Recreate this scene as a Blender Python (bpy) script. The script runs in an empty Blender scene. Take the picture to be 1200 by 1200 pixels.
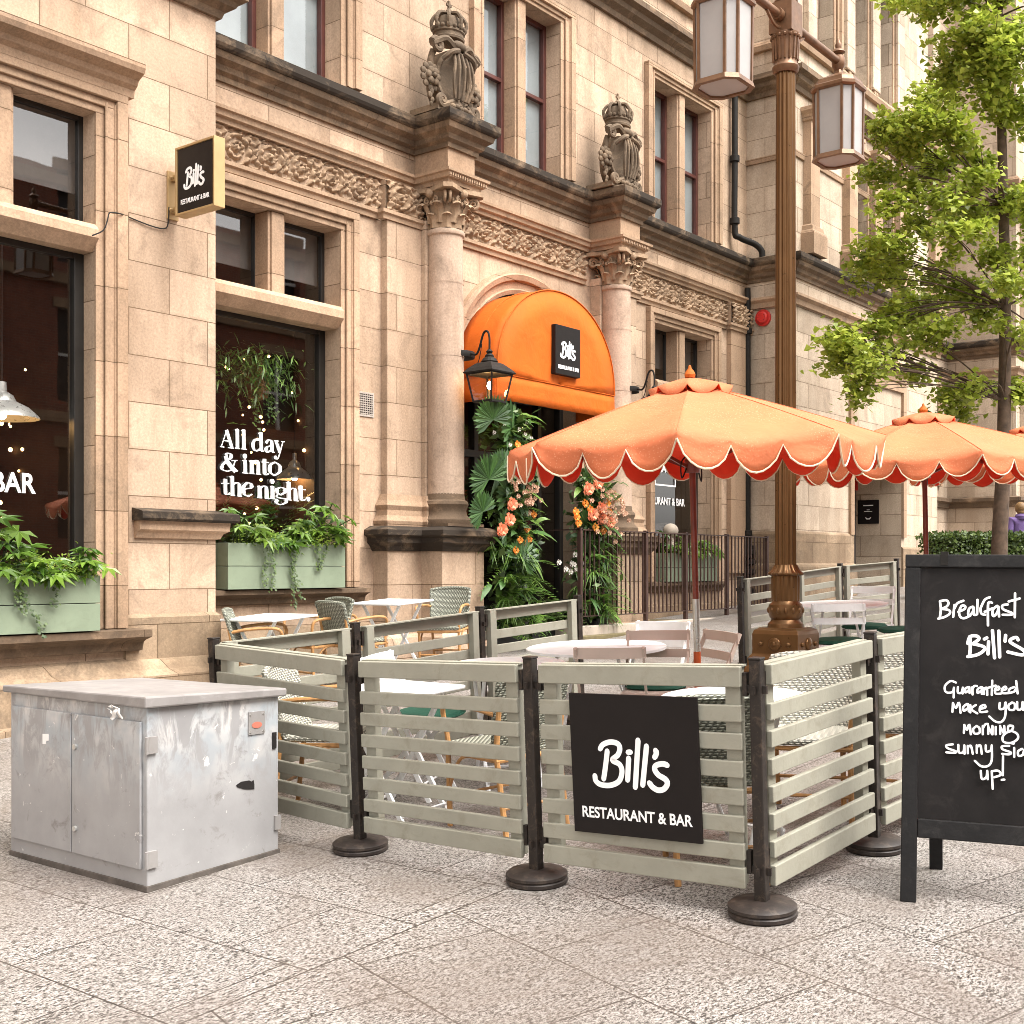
import bpy, bmesh, math, random
import numpy as np
from mathutils import Matrix, Vector
R = math.radians
rng = random.Random(7)
scene = bpy.context.scene
COL = scene.collection

# ------------------------------------------------------------------ camera, sky, sun, exposure
FPX, HZ, EYE, SLOPE = 1440.0, 665.0, 1.39, 0.052
YAW = math.atan2(1135.0, 1440.0)
CA, SA = math.cos(YAW), math.sin(YAW)
cam_data = bpy.data.cameras.new('camera')
cam = bpy.data.objects.new('camera', cam_data)
COL.objects.link(cam)
cam.location = (0, 0, EYE)
cam.rotation_euler = (R(90), 0, YAW - R(90))
cam_data.sensor_width = 36.0
cam_data.lens = 36.0 * FPX / 1200.0
cam_data.shift_y = (HZ - 600.0) / 1200.0
cam_data.clip_start, cam_data.clip_end = 0.05, 800
scene.camera = cam

SUN_EL, SUN_AZ = R(58), R(-84)          # direction towards the sun, azimuth measured from +x
world = bpy.data.worlds.new('World')
scene.world = world
world.use_nodes = True
wn, wl = world.node_tree.nodes, world.node_tree.links
bg = wn['Background']
sky = wn.new('ShaderNodeTexSky')
sky.sky_type = 'NISHITA'
sky.sun_disc = False
sky.sun_elevation = SUN_EL
sky.sun_rotation = R(90) - SUN_AZ
sky.air_density, sky.dust_density, sky.ozone_density = 1.0, 4.0, 1.0
hsv = wn.new('ShaderNodeHueSaturation')  # overcast: nearly colourless sky light
hsv.inputs['Saturation'].default_value = 0.10
wl.new(sky.outputs[0], hsv.inputs['Color'])
wt = wn.new('ShaderNodeMix'); wt.data_type = 'RGBA'; wt.blend_type = 'MULTIPLY'; wt.inputs[0].default_value = 1.0
wt.inputs[7].default_value = (1.0, 0.975, 0.94, 1)
wl.new(hsv.outputs[0], wt.inputs[6]); wl.new(wt.outputs[2], bg.inputs['Color'])
bg.inputs['Strength'].default_value = 0.15

sun_data = bpy.data.lights.new('sun', 'SUN')
sun_data.energy, sun_data.angle, sun_data.color = 1.1, R(40), (1.0, 0.96, 0.91)
sun = bpy.data.objects.new('sun', sun_data)
COL.objects.link(sun)
sd = Vector((math.cos(SUN_EL)*math.cos(SUN_AZ), math.cos(SUN_EL)*math.sin(SUN_AZ), math.sin(SUN_EL)))
sun.rotation_euler = sd.to_track_quat('Z', 'Y').to_euler()
sun.location = (0, -10, 20)

vs = scene.view_settings
vs.view_transform, vs.look, vs.gamma, vs.exposure, vs.use_curve_mapping = 'Standard', 'None', 1.0, 1.93, False
scene.cycles.filter_width = 0.9
scene.cycles.max_bounces = 8
scene.cycles.transparent_max_bounces = 16
scene.cycles.use_denoising = True

# ------------------------------------------------------------------ measuring helpers
def ray(px, py):
    r, u = (px-600)/FPX, (HZ-py)/FPX
    return Vector((CA + r*SA, SA - r*CA, u))
def on_y(px, py, Y):
    v = ray(px, py); t = Y/v.y
    return Vector((v.x*t, Y, EYE + v.z*t))
def on_plane(px, py, p, n):
    v, o = ray(px, py), Vector((0, 0, EYE))
    return o + v*((p-o).dot(n)/v.dot(n))
def at(px, py, d):
    return Vector((0, 0, EYE)) + ray(px, py)*d
def gz(x, y=0):
    return SLOPE*(x-4.4) + 0.02*max(0.0, y-5.6)

TILT = Matrix.Rotation(-math.atan(SLOPE), 4, 'Y')

# ------------------------------------------------------------------ object helpers
def tag(o, label=None, cat=None, group=None, kind=None):
    if label: o['label'] = label
    if cat: o['category'] = cat
    if group: o['group'] = group
    if kind: o['kind'] = kind
    return o
def thing(name, label, cat, loc=(0, 0, 0), rz=0.0, tilt=False, group=None):
    o = bpy.data.objects.new(name, None)
    o.empty_display_size = 0.1
    COL.objects.link(o)
    m = Matrix.Translation(Vector(loc))
    if tilt: m = m @ TILT
    o.matrix_basis = m @ Matrix.Rotation(rz, 4, 'Z')
    return tag(o, label, cat, group)
def part(name, parent):
    o = bpy.data.objects.new(name, None); o.empty_display_size = 0.05
    COL.objects.link(o); o.parent = parent
    return o
def dup(root, loc, rz=0.0, tilt=False, label=None, group=None):
    def cp(o, par):
        c = o.copy(); COL.objects.link(c); c.parent = par
        for ch in list(o.children): cp(ch, c)
        return c
    r = cp(root, None)
    m = Matrix.Translation(Vector(loc))
    if tilt: m = m @ TILT
    r.matrix_basis = m @ Matrix.Rotation(rz, 4, 'Z')
    if label: r['label'] = label
    if group: r['group'] = group
    return r

class MB:
    def __init__(s): s.v, s.f, s.m = [], [], []
    def add(s, verts, faces, mi=0):
        b = len(s.v)
        s.v.extend([Vector(q) for q in verts])
        for f in faces:
            s.f.append([b+i for i in f]); s.m.append(mi)
        return s
    def box(s, x0, x1, y0, y1, z0, z1, mi=0, mat=None):
        if x0 > x1: x0, x1 = x1, x0
        if y0 > y1: y0, y1 = y1, y0
        if z0 > z1: z0, z1 = z1, z0
        c = [Vector(q) for q in ((x0,y0,z0),(x1,y0,z0),(x1,y1,z0),(x0,y1,z0),(x0,y0,z1),(x1,y0,z1),(x1,y1,z1),(x0,y1,z1))]
        if mat is not None: c = [mat @ q for q in c]
        return s.add(c, [(0,3,2,1),(4,5,6,7),(0,1,5,4),(1,2,6,5),(2,3,7,6),(3,0,4,7)], mi)
    def hexa(s, c, mi=0):      # eight corners, bottom ring then top ring
        return s.add(c, [(0,3,2,1),(4,5,6,7),(0,1,5,4),(1,2,6,5),(2,3,7,6),(3,0,4,7)], mi)
    def quad(s, a, b, c, d, mi=0): return s.add((a, b, c, d), [(0,1,2,3)], mi)
    def bar(s, a, b, w, h=None, up=(0,0,1), mi=0):
        a, b = Vector(a), Vector(b); h = w if h is None else h
        d = (b-a).normalized(); u = Vector(up)
        if abs(d.dot(u)) > 0.98: u = Vector((0,1,0))
        x = d.cross(u).normalized()*w/2; y = x.cross(d).normalized()*h/2
        return s.add([a-x-y, a+x-y, b+x-y, b-x-y, a-x+y, a+x+y, b+x+y, b-x+y],
                     [(0,3,2,1),(4,5,6,7),(0,1,5,4),(1,2,6,5),(2,3,7,6),(3,0,4,7)], mi)
    def tube(s, pts, r, n=8, mi=0, cap=True):
        pts = [Vector(p) for p in pts]
        rs = r if isinstance(r, (list, tuple)) else [r]*len(pts)
        rings, prev = [], None
        for i, p in enumerate(pts):
            t = (pts[min(i+1, len(pts)-1)] - pts[max(i-1, 0)])
            t = t.normalized() if t.length > 1e-9 else Vector((0,0,1))
            if prev is None:
                u = t.orthogonal().normalized()
            else:
                u = prev - t*prev.dot(t)
                u = u.normalized() if u.length > 1e-6 else t.orthogonal().normalized()
            prev = u; w = t.cross(u)
            rings.append([p + (u*math.cos(a)+w*math.sin(a))*rs[i] for a in [2*math.pi*k/n for k in range(n)]])
        vv = [q for ring in rings for q in ring]
        ff = []
        for i in range(len(pts)-1):
            for k in range(n):
                k2 = (k+1) % n
                ff.append((i*n+k, i*n+k2, (i+1)*n+k2, (i+1)*n+k))
        if cap:
            ff.append(tuple(range(n-1, -1, -1))); ff.append(tuple((len(pts)-1)*n+k for k in range(n)))
        return s.add(vv, ff, mi)
    def lathe(s, prof, c=(0,0,0), n=24, mi=0, rad=None, cap=True, a0=0.0):
        c = Vector(c); vv, ff = [], []
        for (r, z) in prof:
            for k in range(n):
                a = a0 + 2*math.pi*k/n
                q = r*(rad(a, z) if rad else 1.0)
                vv.append(c + Vector((q*math.cos(a), q*math.sin(a), z)))
        for i in range(len(prof)-1):
            for k in range(n):
                k2 = (k+1) % n
                ff.append((i*n+k, i*n+k2, (i+1)*n+k2, (i+1)*n+k))
        if cap:
            ff.append(tuple(range(n-1, -1, -1))); ff.append(tuple((len(prof)-1)*n+k for k in range(n)))
        return s.add(vv, ff, mi)
    def grid(s, pts, mi=0, flip=False):
        h, w = len(pts), len(pts[0])
        vv = [p for row in pts for p in row]; ff = []
        for i in range(h-1):
            for j in range(w-1):
                f = (i*w+j, i*w+j+1, (i+1)*w+j+1, (i+1)*w+j)
                ff.append(f[::-1] if flip else f)
        return s.add(vv, ff, mi)
    def sphere(s, c, r, sc=(1,1,1), n=12, m=8, mi=0):
        c = Vector(c); vv, ff = [], []
        for i in range(m+1):
            t = math.pi*i/m
            for k in range(n):
                a = 2*math.pi*k/n
                vv.append(c + Vector((math.sin(t)*math.cos(a)*sc[0], math.sin(t)*math.sin(a)*sc[1], math.cos(t)*sc[2]))*r)
        for i in range(m):
            for k in range(n):
                k2 = (k+1) % n
                ff.append((i*n+k, (i+1)*n+k, (i+1)*n+k2, i*n+k2))
        return s.add(vv, ff, mi)
    def prism(s, poly, axis, a0, a1, mi=0):   # poly in the two other axes, extruded along axis
        def P(u, w, a): return {'x': (a,u,w), 'y': (u,a,w), 'z': (u,w,a)}[axis]
        n = len(poly)
        vv = [P(u,w,a0) for u,w in poly] + [P(u,w,a1) for u,w in poly]
        ff = [tuple(range(n-1,-1,-1)), tuple(range(n,2*n))] + [(k,(k+1)%n,n+(k+1)%n,n+k) for k in range(n)]
        return s.add(vv, ff, mi)
    def sweep(s, path, prof, mi=0, closed=True, caps=True):
        """profile [(out, z)] carried along a plan path [(x, y)]; out is to the right of travel; mitred corners"""
        P = [Vector((p[0], p[1])) for p in path]; n = len(P); rows = []
        for i in range(n):
            d0 = (P[i]-P[i-1]).normalized() if i else (P[1]-P[0]).normalized()
            d1 = (P[i+1]-P[i]).normalized() if i < n-1 else d0
            n0, n1 = Vector((d0.y, -d0.x)), Vector((d1.y, -d1.x))
            m = n0 + n1
            m = m/(1+n0.dot(n1)) if m.length > 1e-6 else n0
            rows.append([(P[i].x+m.x*o, P[i].y+m.y*o, z) for o, z in prof])
        k = len(prof); vv = [q for r in rows for q in r]; ff = []
        for i in range(n-1):
            for j in range(k if closed else k-1):
                j2 = (j+1) % k
                ff.append((i*k+j, (i+1)*k+j, (i+1)*k+j2, i*k+j2))
        if closed and caps:
            ff.append(tuple(range(k))); ff.append(tuple((n-1)*k+j for j in range(k-1,-1,-1)))
        return s.add(vv, ff, mi)
    def build(s, name, mats, parent=None, smooth=False, bevel=0.0, world=False, fix=True, angle=35):
        mats = mats if isinstance(mats, (list, tuple)) else [mats]
        v = s.v
        loc = None
        if parent is None:
            n = len(v)
            xs, ys, zs = [q.x for q in v], [q.y for q in v], [q.z for q in v]
            loc = Vector(((min(xs)+max(xs))/2, (min(ys)+max(ys))/2, min(zs)))
            v = [q-loc for q in v]
        elif world:
            m = parent.matrix_basis.copy(); pp = parent.parent
            while pp: m = pp.matrix_basis @ m; pp = pp.parent
            mi = m.inverted(); v = [mi @ q for q in v]
        me = bpy.data.meshes.new(name)
        me.from_pydata([tuple(q) for q in v], [], s.f)
        for m in mats: me.materials.append(m)
        if len(mats) > 1: me.polygons.foreach_set('material_index', s.m)
        if fix:
            bm = bmesh.new(); bm.from_mesh(me)
            bmesh.ops.recalc_face_normals(bm, faces=bm.faces); bm.to_mesh(me); bm.free()
        o = bpy.data.objects.new(name, me)
        COL.objects.link(o)
        if parent is not None: o.parent = parent
        else: o.location = loc
        if bevel > 0:
            b = o.modifiers.new('bevel', 'BEVEL'); b.width = bevel; b.segments = 2; b.limit_method = 'ANGLE'; b.angle_limit = R(40)
        if smooth:
            me.polygons.foreach_set('use_smooth', [True]*len(me.polygons))
            if smooth != 'all':
                try: me.set_sharp_from_angle(angle=R(angle))
                except Exception: pass
        me.update()
        return o

def smooth_line(pts, k=6):
    pts = [Vector(p) for p in pts]
    if len(pts) < 3: return pts
    out = []
    for i in range(len(pts)-1):
        p0, p1, p2, p3 = pts[max(i-1,0)], pts[i], pts[i+1], pts[min(i+2,len(pts)-1)]
        for j in range(k):
            t = j/k
            out.append(0.5*((2*p1)+(p2-p0)*t+(2*p0-5*p1+4*p2-p3)*t*t+(3*p1-p0-3*p2+p3)*t*t*t))
    out.append(pts[-1])
    return out

def ribbons(mb, strokes, frame, width, thin=None, depth=0.002, k=6):
    """strokes: 2-D polylines (y up) -> flat lettering of a real thickness; frame(u, v, w) gives the 3-D point"""
    for si, st in enumerate(strokes):
        ov = None
        if isinstance(st, dict) and 'dot' in st:
            (dx_, dy_), dr_ = st['dot'], st['r']; top = depth + si*0.00025
            q = [(dx_+dr_*math.cos(a*math.pi/10), dy_+dr_*math.sin(a*math.pi/10)) for a in range(20)]
            mb.add([frame(a, b, top) for a, b in q]+[frame(a, b, 0) for a, b in q], [tuple(range(20))]+[(a, (a+1) % 20, 20+(a+1) % 20, 20+a) for a in range(20)])
            continue
        if isinstance(st, dict): ov = st['w']; st = st['p']
        p = smooth_line([Vector((a, b)) for a, b in st], k)
        if len(p) == 1: p = [p[0]-Vector((width*.02, 0)), p[0]+Vector((width*.02, 0))]
        L, Rr = [], []
        n = len(p)
        top = depth + si*0.00025
        for i in range(n):
            t = p[min(i+1,n-1)] - p[max(i-1,0)]
            t = t.normalized() if t.length > 1e-9 else Vector((1,0))
            w = ov if ov else (width if thin is None else thin+(width-thin)*min(1, abs(t.y)**2.2*1.05))
            nn = Vector((-t.y, t.x))*w/2
            L.append(p[i]+nn); Rr.append(p[i]-nn)
        if thin is None:         # round ends
            def cap(c, a, sgn):
                r = (a-c).length; a0 = math.atan2((a-c).y, (a-c).x)
                return [c+Vector((math.cos(a0+sgn*q), math.sin(a0+sgn*q)))*r for q in (math.pi*.25, math.pi*.5, math.pi*.75)]
            c0, c1 = cap(p[0], L[0], 1), cap(p[-1], L[-1], -1)
        else: c0, c1 = [], []
        loops = [(L[i], Rr[i]) for i in range(n)]
        base = [q for ab in loops for q in ab]
        vv = [frame(q.x, q.y, top) for q in base]
        ff = [(2*i, 2*i+1, 2*i+3, 2*i+2) for i in range(n-1)]
        if c0:
            b = len(vv); vv += [frame(q.x, q.y, top) for q in c0]; ff.append((0, b, b+1, b+2, 1))
            b = len(vv); vv += [frame(q.x, q.y, top) for q in c1]; ff.append((2*n-2, b, b+1, b+2, 2*n-1))
        # rim down to the surface
        b = len(vv); vv += [frame(q.x, q.y, 0) for q in base]
        for i in range(n-1):
            ff.append((2*i, 2*i+2, b+2*i+2, b+2*i)); ff.append((2*i+1, b+2*i+1, b+2*i+3, 2*i+3))
        mb.add(vv, ff)
    return mb

def text_obj(string, size, m4, name, mat, parent, width=None, depth=0.0015, align='CENTER', bold=0.0):
    cu = bpy.data.curves.new('lettering', 'FONT')
    cu.body, cu.size, cu.align_x, cu.extrude, cu.offset = string, size, align, depth, bold
    o = bpy.data.objects.new('lettering', cu); COL.objects.link(o)
    bpy.context.view_layer.update()
    me = bpy.data.meshes.new_from_object(o.evaluated_get(bpy.context.evaluated_depsgraph_get()))
    bpy.data.objects.remove(o)
    xs = [v.co.x for v in me.vertices]
    k = width/(max(xs)-min(xs)) if width else 1.0
    ob = bpy.data.objects.new(name, me); COL.objects.link(ob)
    me.materials.clear(); me.materials.append(mat)
    ob.parent = parent
    me.transform(m4 @ Matrix.Diagonal((k, 1, 1, 1)))
    return ob
# ------------------------------------------------------------------ materials
def new_mat(name):
    m = bpy.data.materials.new(name); m.use_nodes = True
    nt = m.node_tree; b = nt.nodes['Principled BSDF']
    return m, nt.nodes, nt.links, b
def ramp(n, stops, interp='LINEAR'):
    r = n.new('ShaderNodeValToRGB'); cr = r.color_ramp; cr.interpolation = interp
    while len(cr.elements) > 1: cr.elements.remove(cr.elements[-1])
    cr.elements[0].position = stops[0][0]; cr.elements[0].color = (*stops[0][1], 1)
    for p, c in stops[1:]:
        e = cr.elements.new(p); e.color = (*c, 1)
    return r
def g3(v): return (v, v, v)
def noise(n, l, vec, scale, detail=4, rough=0.55, dist=0.0):
    t = n.new('ShaderNodeTexNoise'); t.inputs['Scale'].default_value = scale
    t.inputs['Detail'].default_value = detail; t.inputs['Roughness'].default_value = rough; t.inputs['Distortion'].default_value = dist
    if vec is not None: l.new(vec, t.inputs['Vector'])
    return t
def mixc(n, l, fac, a, b, mode='MIX'):
    m = n.new('ShaderNodeMix'); m.data_type = 'RGBA'; m.blend_type = mode
    for s, v in ((0, fac), (6, a), (7, b)):
        if hasattr(v, 'is_linked') or hasattr(v, 'links'): l.new(v, m.inputs[s])
        elif isinstance(v, (int, float)): m.inputs[s].default_value = v if s == 0 else (v, v, v, 1)
        else: m.inputs[s].default_value = (*v, 1)
    return m.outputs[2]
def mapping(n, l, vec, scale=(1,1,1), rot=(0,0,0), loc=(0,0,0)):
    mp = n.new('ShaderNodeMapping'); mp.inputs['Scale'].default_value = scale
    mp.inputs['Rotation'].default_value = rot; mp.inputs['Location'].default_value = loc
    l.new(vec, mp.inputs['Vector']); return mp.outputs[0]
def bump(n, l, height, b, strength=0.3, dist=0.01):
    bp = n.new('ShaderNodeBump'); bp.inputs['Strength'].default_value = strength; bp.inputs['Distance'].default_value = dist
    l.new(height, bp.inputs['Height']); l.new(bp.outputs[0], b.inputs['Normal']); return bp
def simple(name, col, rough=0.55, metal=0.0, var=0.18, vs=6.0, bs=90.0, bst=0.12, dirt=None, dirt_amt=0.0, coat=0.0, spec=0.4):
    m, n, l, b = new_mat(name)
    tc = n.new('ShaderNodeTexCoord').outputs['Object']
    nz = noise(n, l, tc, vs, 5, 0.6)
    lo, hi = [c*(1-var) for c in col], [min(1, c*(1+var)) for c in col]
    r = ramp(n, [(0.3, lo), (0.7, hi)]); l.new(nz.outputs[0], r.inputs[0])
    out = r.outputs[0]
    if dirt:
        dz = noise(n, l, tc, vs*1.7, 7, 0.7, 0.6)
        dr = ramp(n, [(0.52, g3(0)), (0.68, g3(dirt_amt))]); l.new(dz.outputs[0], dr.inputs[0])
        out = mixc(n, l, dr.outputs[0], out, dirt)
    l.new(out, b.inputs['Base Color'])
    rz = noise(n, l, tc, vs*3, 3)
    rr = n.new('ShaderNodeMapRange'); rr.inputs[3].default_value = max(.05, rough-.12); rr.inputs[4].default_value = min(1, rough+.12)
    l.new(rz.outputs[0], rr.inputs[0]); l.new(rr.outputs[0], b.inputs['Roughness'])
    b.inputs['Metallic'].default_value = metal
    b.inputs['Specular IOR Level'].default_value = spec
    b.inputs['Coat Weight'].default_value = coat
    if bst: bump(n, l, noise(n, l, tc, bs, 3).outputs[0], b, bst, 0.004)
    return m

def stone(name, base, joints=True, soot=0.0, blot=0.5, bw=0.82, rh=0.40, off=(0.0, 0.0)):
    m, n, l, b = new_mat(name)
    geo = n.new('ShaderNodeNewGeometry')
    sp = n.new('ShaderNodeSeparateXYZ'); l.new(geo.outputs['Position'], sp.inputs[0])
    ad = n.new('ShaderNodeMath'); ad.operation = 'ADD'; l.new(sp.outputs[0], ad.inputs[0]); l.new(sp.outputs[1], ad.inputs[1])
    cb = n.new('ShaderNodeCombineXYZ'); l.new(ad.outputs[0], cb.inputs[0]); l.new(sp.outputs[2], cb.inputs[1])
    uv = mapping(n, l, cb.outputs[0], loc=(off[0], off[1], 0))
    P = geo.outputs['Position']
    lo, hi = [c*0.80 for c in base], [min(.9, c*1.12) for c in base]
    big = noise(n, l, P, 0.55, 5, 0.6, 0.4)
    rb = ramp(n, [(0.32, lo), (0.5, base), (0.68, hi)]); l.new(big.outputs[0], rb.inputs[0])
    col = rb.outputs[0]
    if joints:
        br = n.new('ShaderNodeTexBrick'); l.new(uv, br.inputs['Vector'])
        br.inputs['Scale'].default_value = 1.0; br.inputs['Brick Width'].default_value = bw; br.inputs['Row Height'].default_value = rh
        br.inputs['Mortar Size'].default_value = 0.0045; br.inputs['Mortar Smooth'].default_value = 0.3
        br.inputs['Color1'].default_value = (0.80, 0.765, 0.72, 1); br.inputs['Color2'].default_value = (1.12, 1.08, 1.04, 1)
        br.inputs['Mortar'].default_value = (0.30, 0.25, 0.20, 1); br.offset_frequency = 2; br.squash = 1.0
        col = mixc(n, l, 1.0, col, br.outputs['Color'], 'MULTIPLY')
        br2 = n.new('ShaderNodeTexBrick'); l.new(uv, br2.inputs['Vector'])
        br2.inputs['Scale'].default_value = 1.0; br2.inputs['Brick Width'].default_value = bw; br2.inputs['Row Height'].default_value = rh
        br2.inputs['Mortar Size'].default_value = 0.035; br2.inputs['Mortar Smooth'].default_value = 1.0; br2.offset_frequency = 2
        jn = noise(n, l, P, 3.1, 6, 0.65, 0.7); jr = ramp(n, [(0.48, g3(0)), (0.70, g3(0.6))]); l.new(jn.outputs[0], jr.inputs[0])
        jm = n.new('ShaderNodeMath'); jm.operation = 'MULTIPLY'; l.new(jr.outputs[0], jm.inputs[0]); l.new(br2.outputs['Fac'], jm.inputs[1])
        col = mixc(n, l, jm.outputs[0], col, (0.17, 0.11, 0.065))
    # weathering: vertical run-off streaks, brown blotches, fine grain
    st = noise(n, l, mapping(n, l, P, (2.6, 2.6, 0.35)), 1.0, 6, 0.65, 0.3)
    sr = ramp(n, [(0.44, g3(0)), (0.70, g3(blot))]); l.new(st.outputs[0], sr.inputs[0])
    col = mixc(n, l, sr.outputs[0], col, (0.21, 0.135, 0.08))
    bl = noise(n, l, P, 1.9, 8, 0.68, 1.2)
    blr = ramp(n, [(0.52, g3(0)), (0.70, g3(blot))]); l.new(bl.outputs[0], blr.inputs[0])
    col = mixc(n, l, blr.outputs[0], col, (0.16, 0.115, 0.08))
    fg = noise(n, l, P, 45, 4, 0.7)
    fr = ramp(n, [(0.25, g3(0.70)), (0.75, g3(1.16))]); l.new(fg.outputs[0], fr.inputs[0])
    col = mixc(n, l, 1.0, col, fr.outputs[0], 'MULTIPLY')
    if soot:
        so = noise(n, l, mapping(n, l, P, (1.4, 1.4, 2.5)), 1.6, 7, 0.7, 0.8)
        s2 = ramp(n, [(0.28, g3(0)), (0.50, g3(soot))]); l.new(so.outputs[0], s2.inputs[0])
        col = mixc(n, l, s2.outputs[0], col, (0.022, 0.017, 0.013))
    l.new(col, b.inputs['Base Color'])
    b.inputs['Roughness'].default_value = 0.85; b.inputs['Specular IOR Level'].default_value = 0.25
    h = noise(n, l, P, 28, 6, 0.65)
    if joints:
        inv = n.new('ShaderNodeMath'); inv.operation = 'MULTIPLY_ADD'; inv.inputs[1].default_value = -2.2
        l.new(br.outputs['Fac'], inv.inputs[0]); l.new(h.outputs[0], inv.inputs[2])
        bump(n, l, inv.outputs[0], b, 0.35, 0.008)
    else: bump(n, l, h.outputs[0], b, 0.3, 0.008)
    return m

ST = (0.49, 0.37, 0.275)
STONE = stone('sandstone_ashlar', ST)
STONE_PALE = stone('pale_sandstone_ashlar', (0.53, 0.44, 0.35), blot=0.35)
TRIM = stone('sandstone_trim', (0.43, 0.305, 0.212), joints=True, bw=50.0, rh=0.62, blot=0.6)  # tan trim stone, made darker and blotchier to deepen shade in the mouldings
PINK = stone('sandstone_shaft', (0.47, 0.345, 0.26), joints=False, blot=0.5)
CARVE = stone('carved_sandstone', (0.37, 0.255, 0.165), joints=False, blot=0.7)  # carved stone, base colour also darkened for the shade in its recesses
SOOT = stone('sooty_sandstone', (0.22, 0.155, 0.10), joints=False, soot=0.95, blot=0.6)
SOOTLITE = stone('weathered_cornice_stone', (0.345, 0.242, 0.16), joints=True, bw=1.3, rh=60, soot=0.62, blot=0.7)  # sooty cornice stone, base darkened further to carry the moulding shade
STATUE = stone('blackened_carving_stone', (0.30, 0.215, 0.14), joints=False, soot=0.62, blot=0.6)
PLINTH = stone('stained_plinth_stone', (0.42, 0.315, 0.215), joints=True, bw=1.1, rh=0.45, soot=0.3, blot=0.8)
def brick_mat():
    m, n, l, b = new_mat('red_brick')
    geo = n.new('ShaderNodeNewGeometry')
    sp = n.new('ShaderNodeSeparateXYZ'); l.new(geo.outputs['Position'], sp.inputs[0])
    cb = n.new('ShaderNodeCombineXYZ'); l.new(sp.outputs[0], cb.inputs[0]); l.new(sp.outputs[2], cb.inputs[1])
    br = n.new('ShaderNodeTexBrick'); l.new(cb.outputs[0], br.inputs['Vector']); br.inputs['Scale'].default_value = 1
    br.inputs['Brick Width'].default_value = .23; br.inputs['Row Height'].default_value = .075; br.inputs['Mortar Size'].default_value = .006
    br.inputs['Color1'].default_value = (.30,.085,.045,1); br.inputs['Color2'].default_value = (.20,.06,.035,1); br.inputs['Mortar'].default_value = (.25,.2,.16,1)
    l.new(br.outputs[0], b.inputs['Base Color']); b.inputs['Roughness'].default_value = .9
    return m
BRICK = brick_mat()

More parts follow.
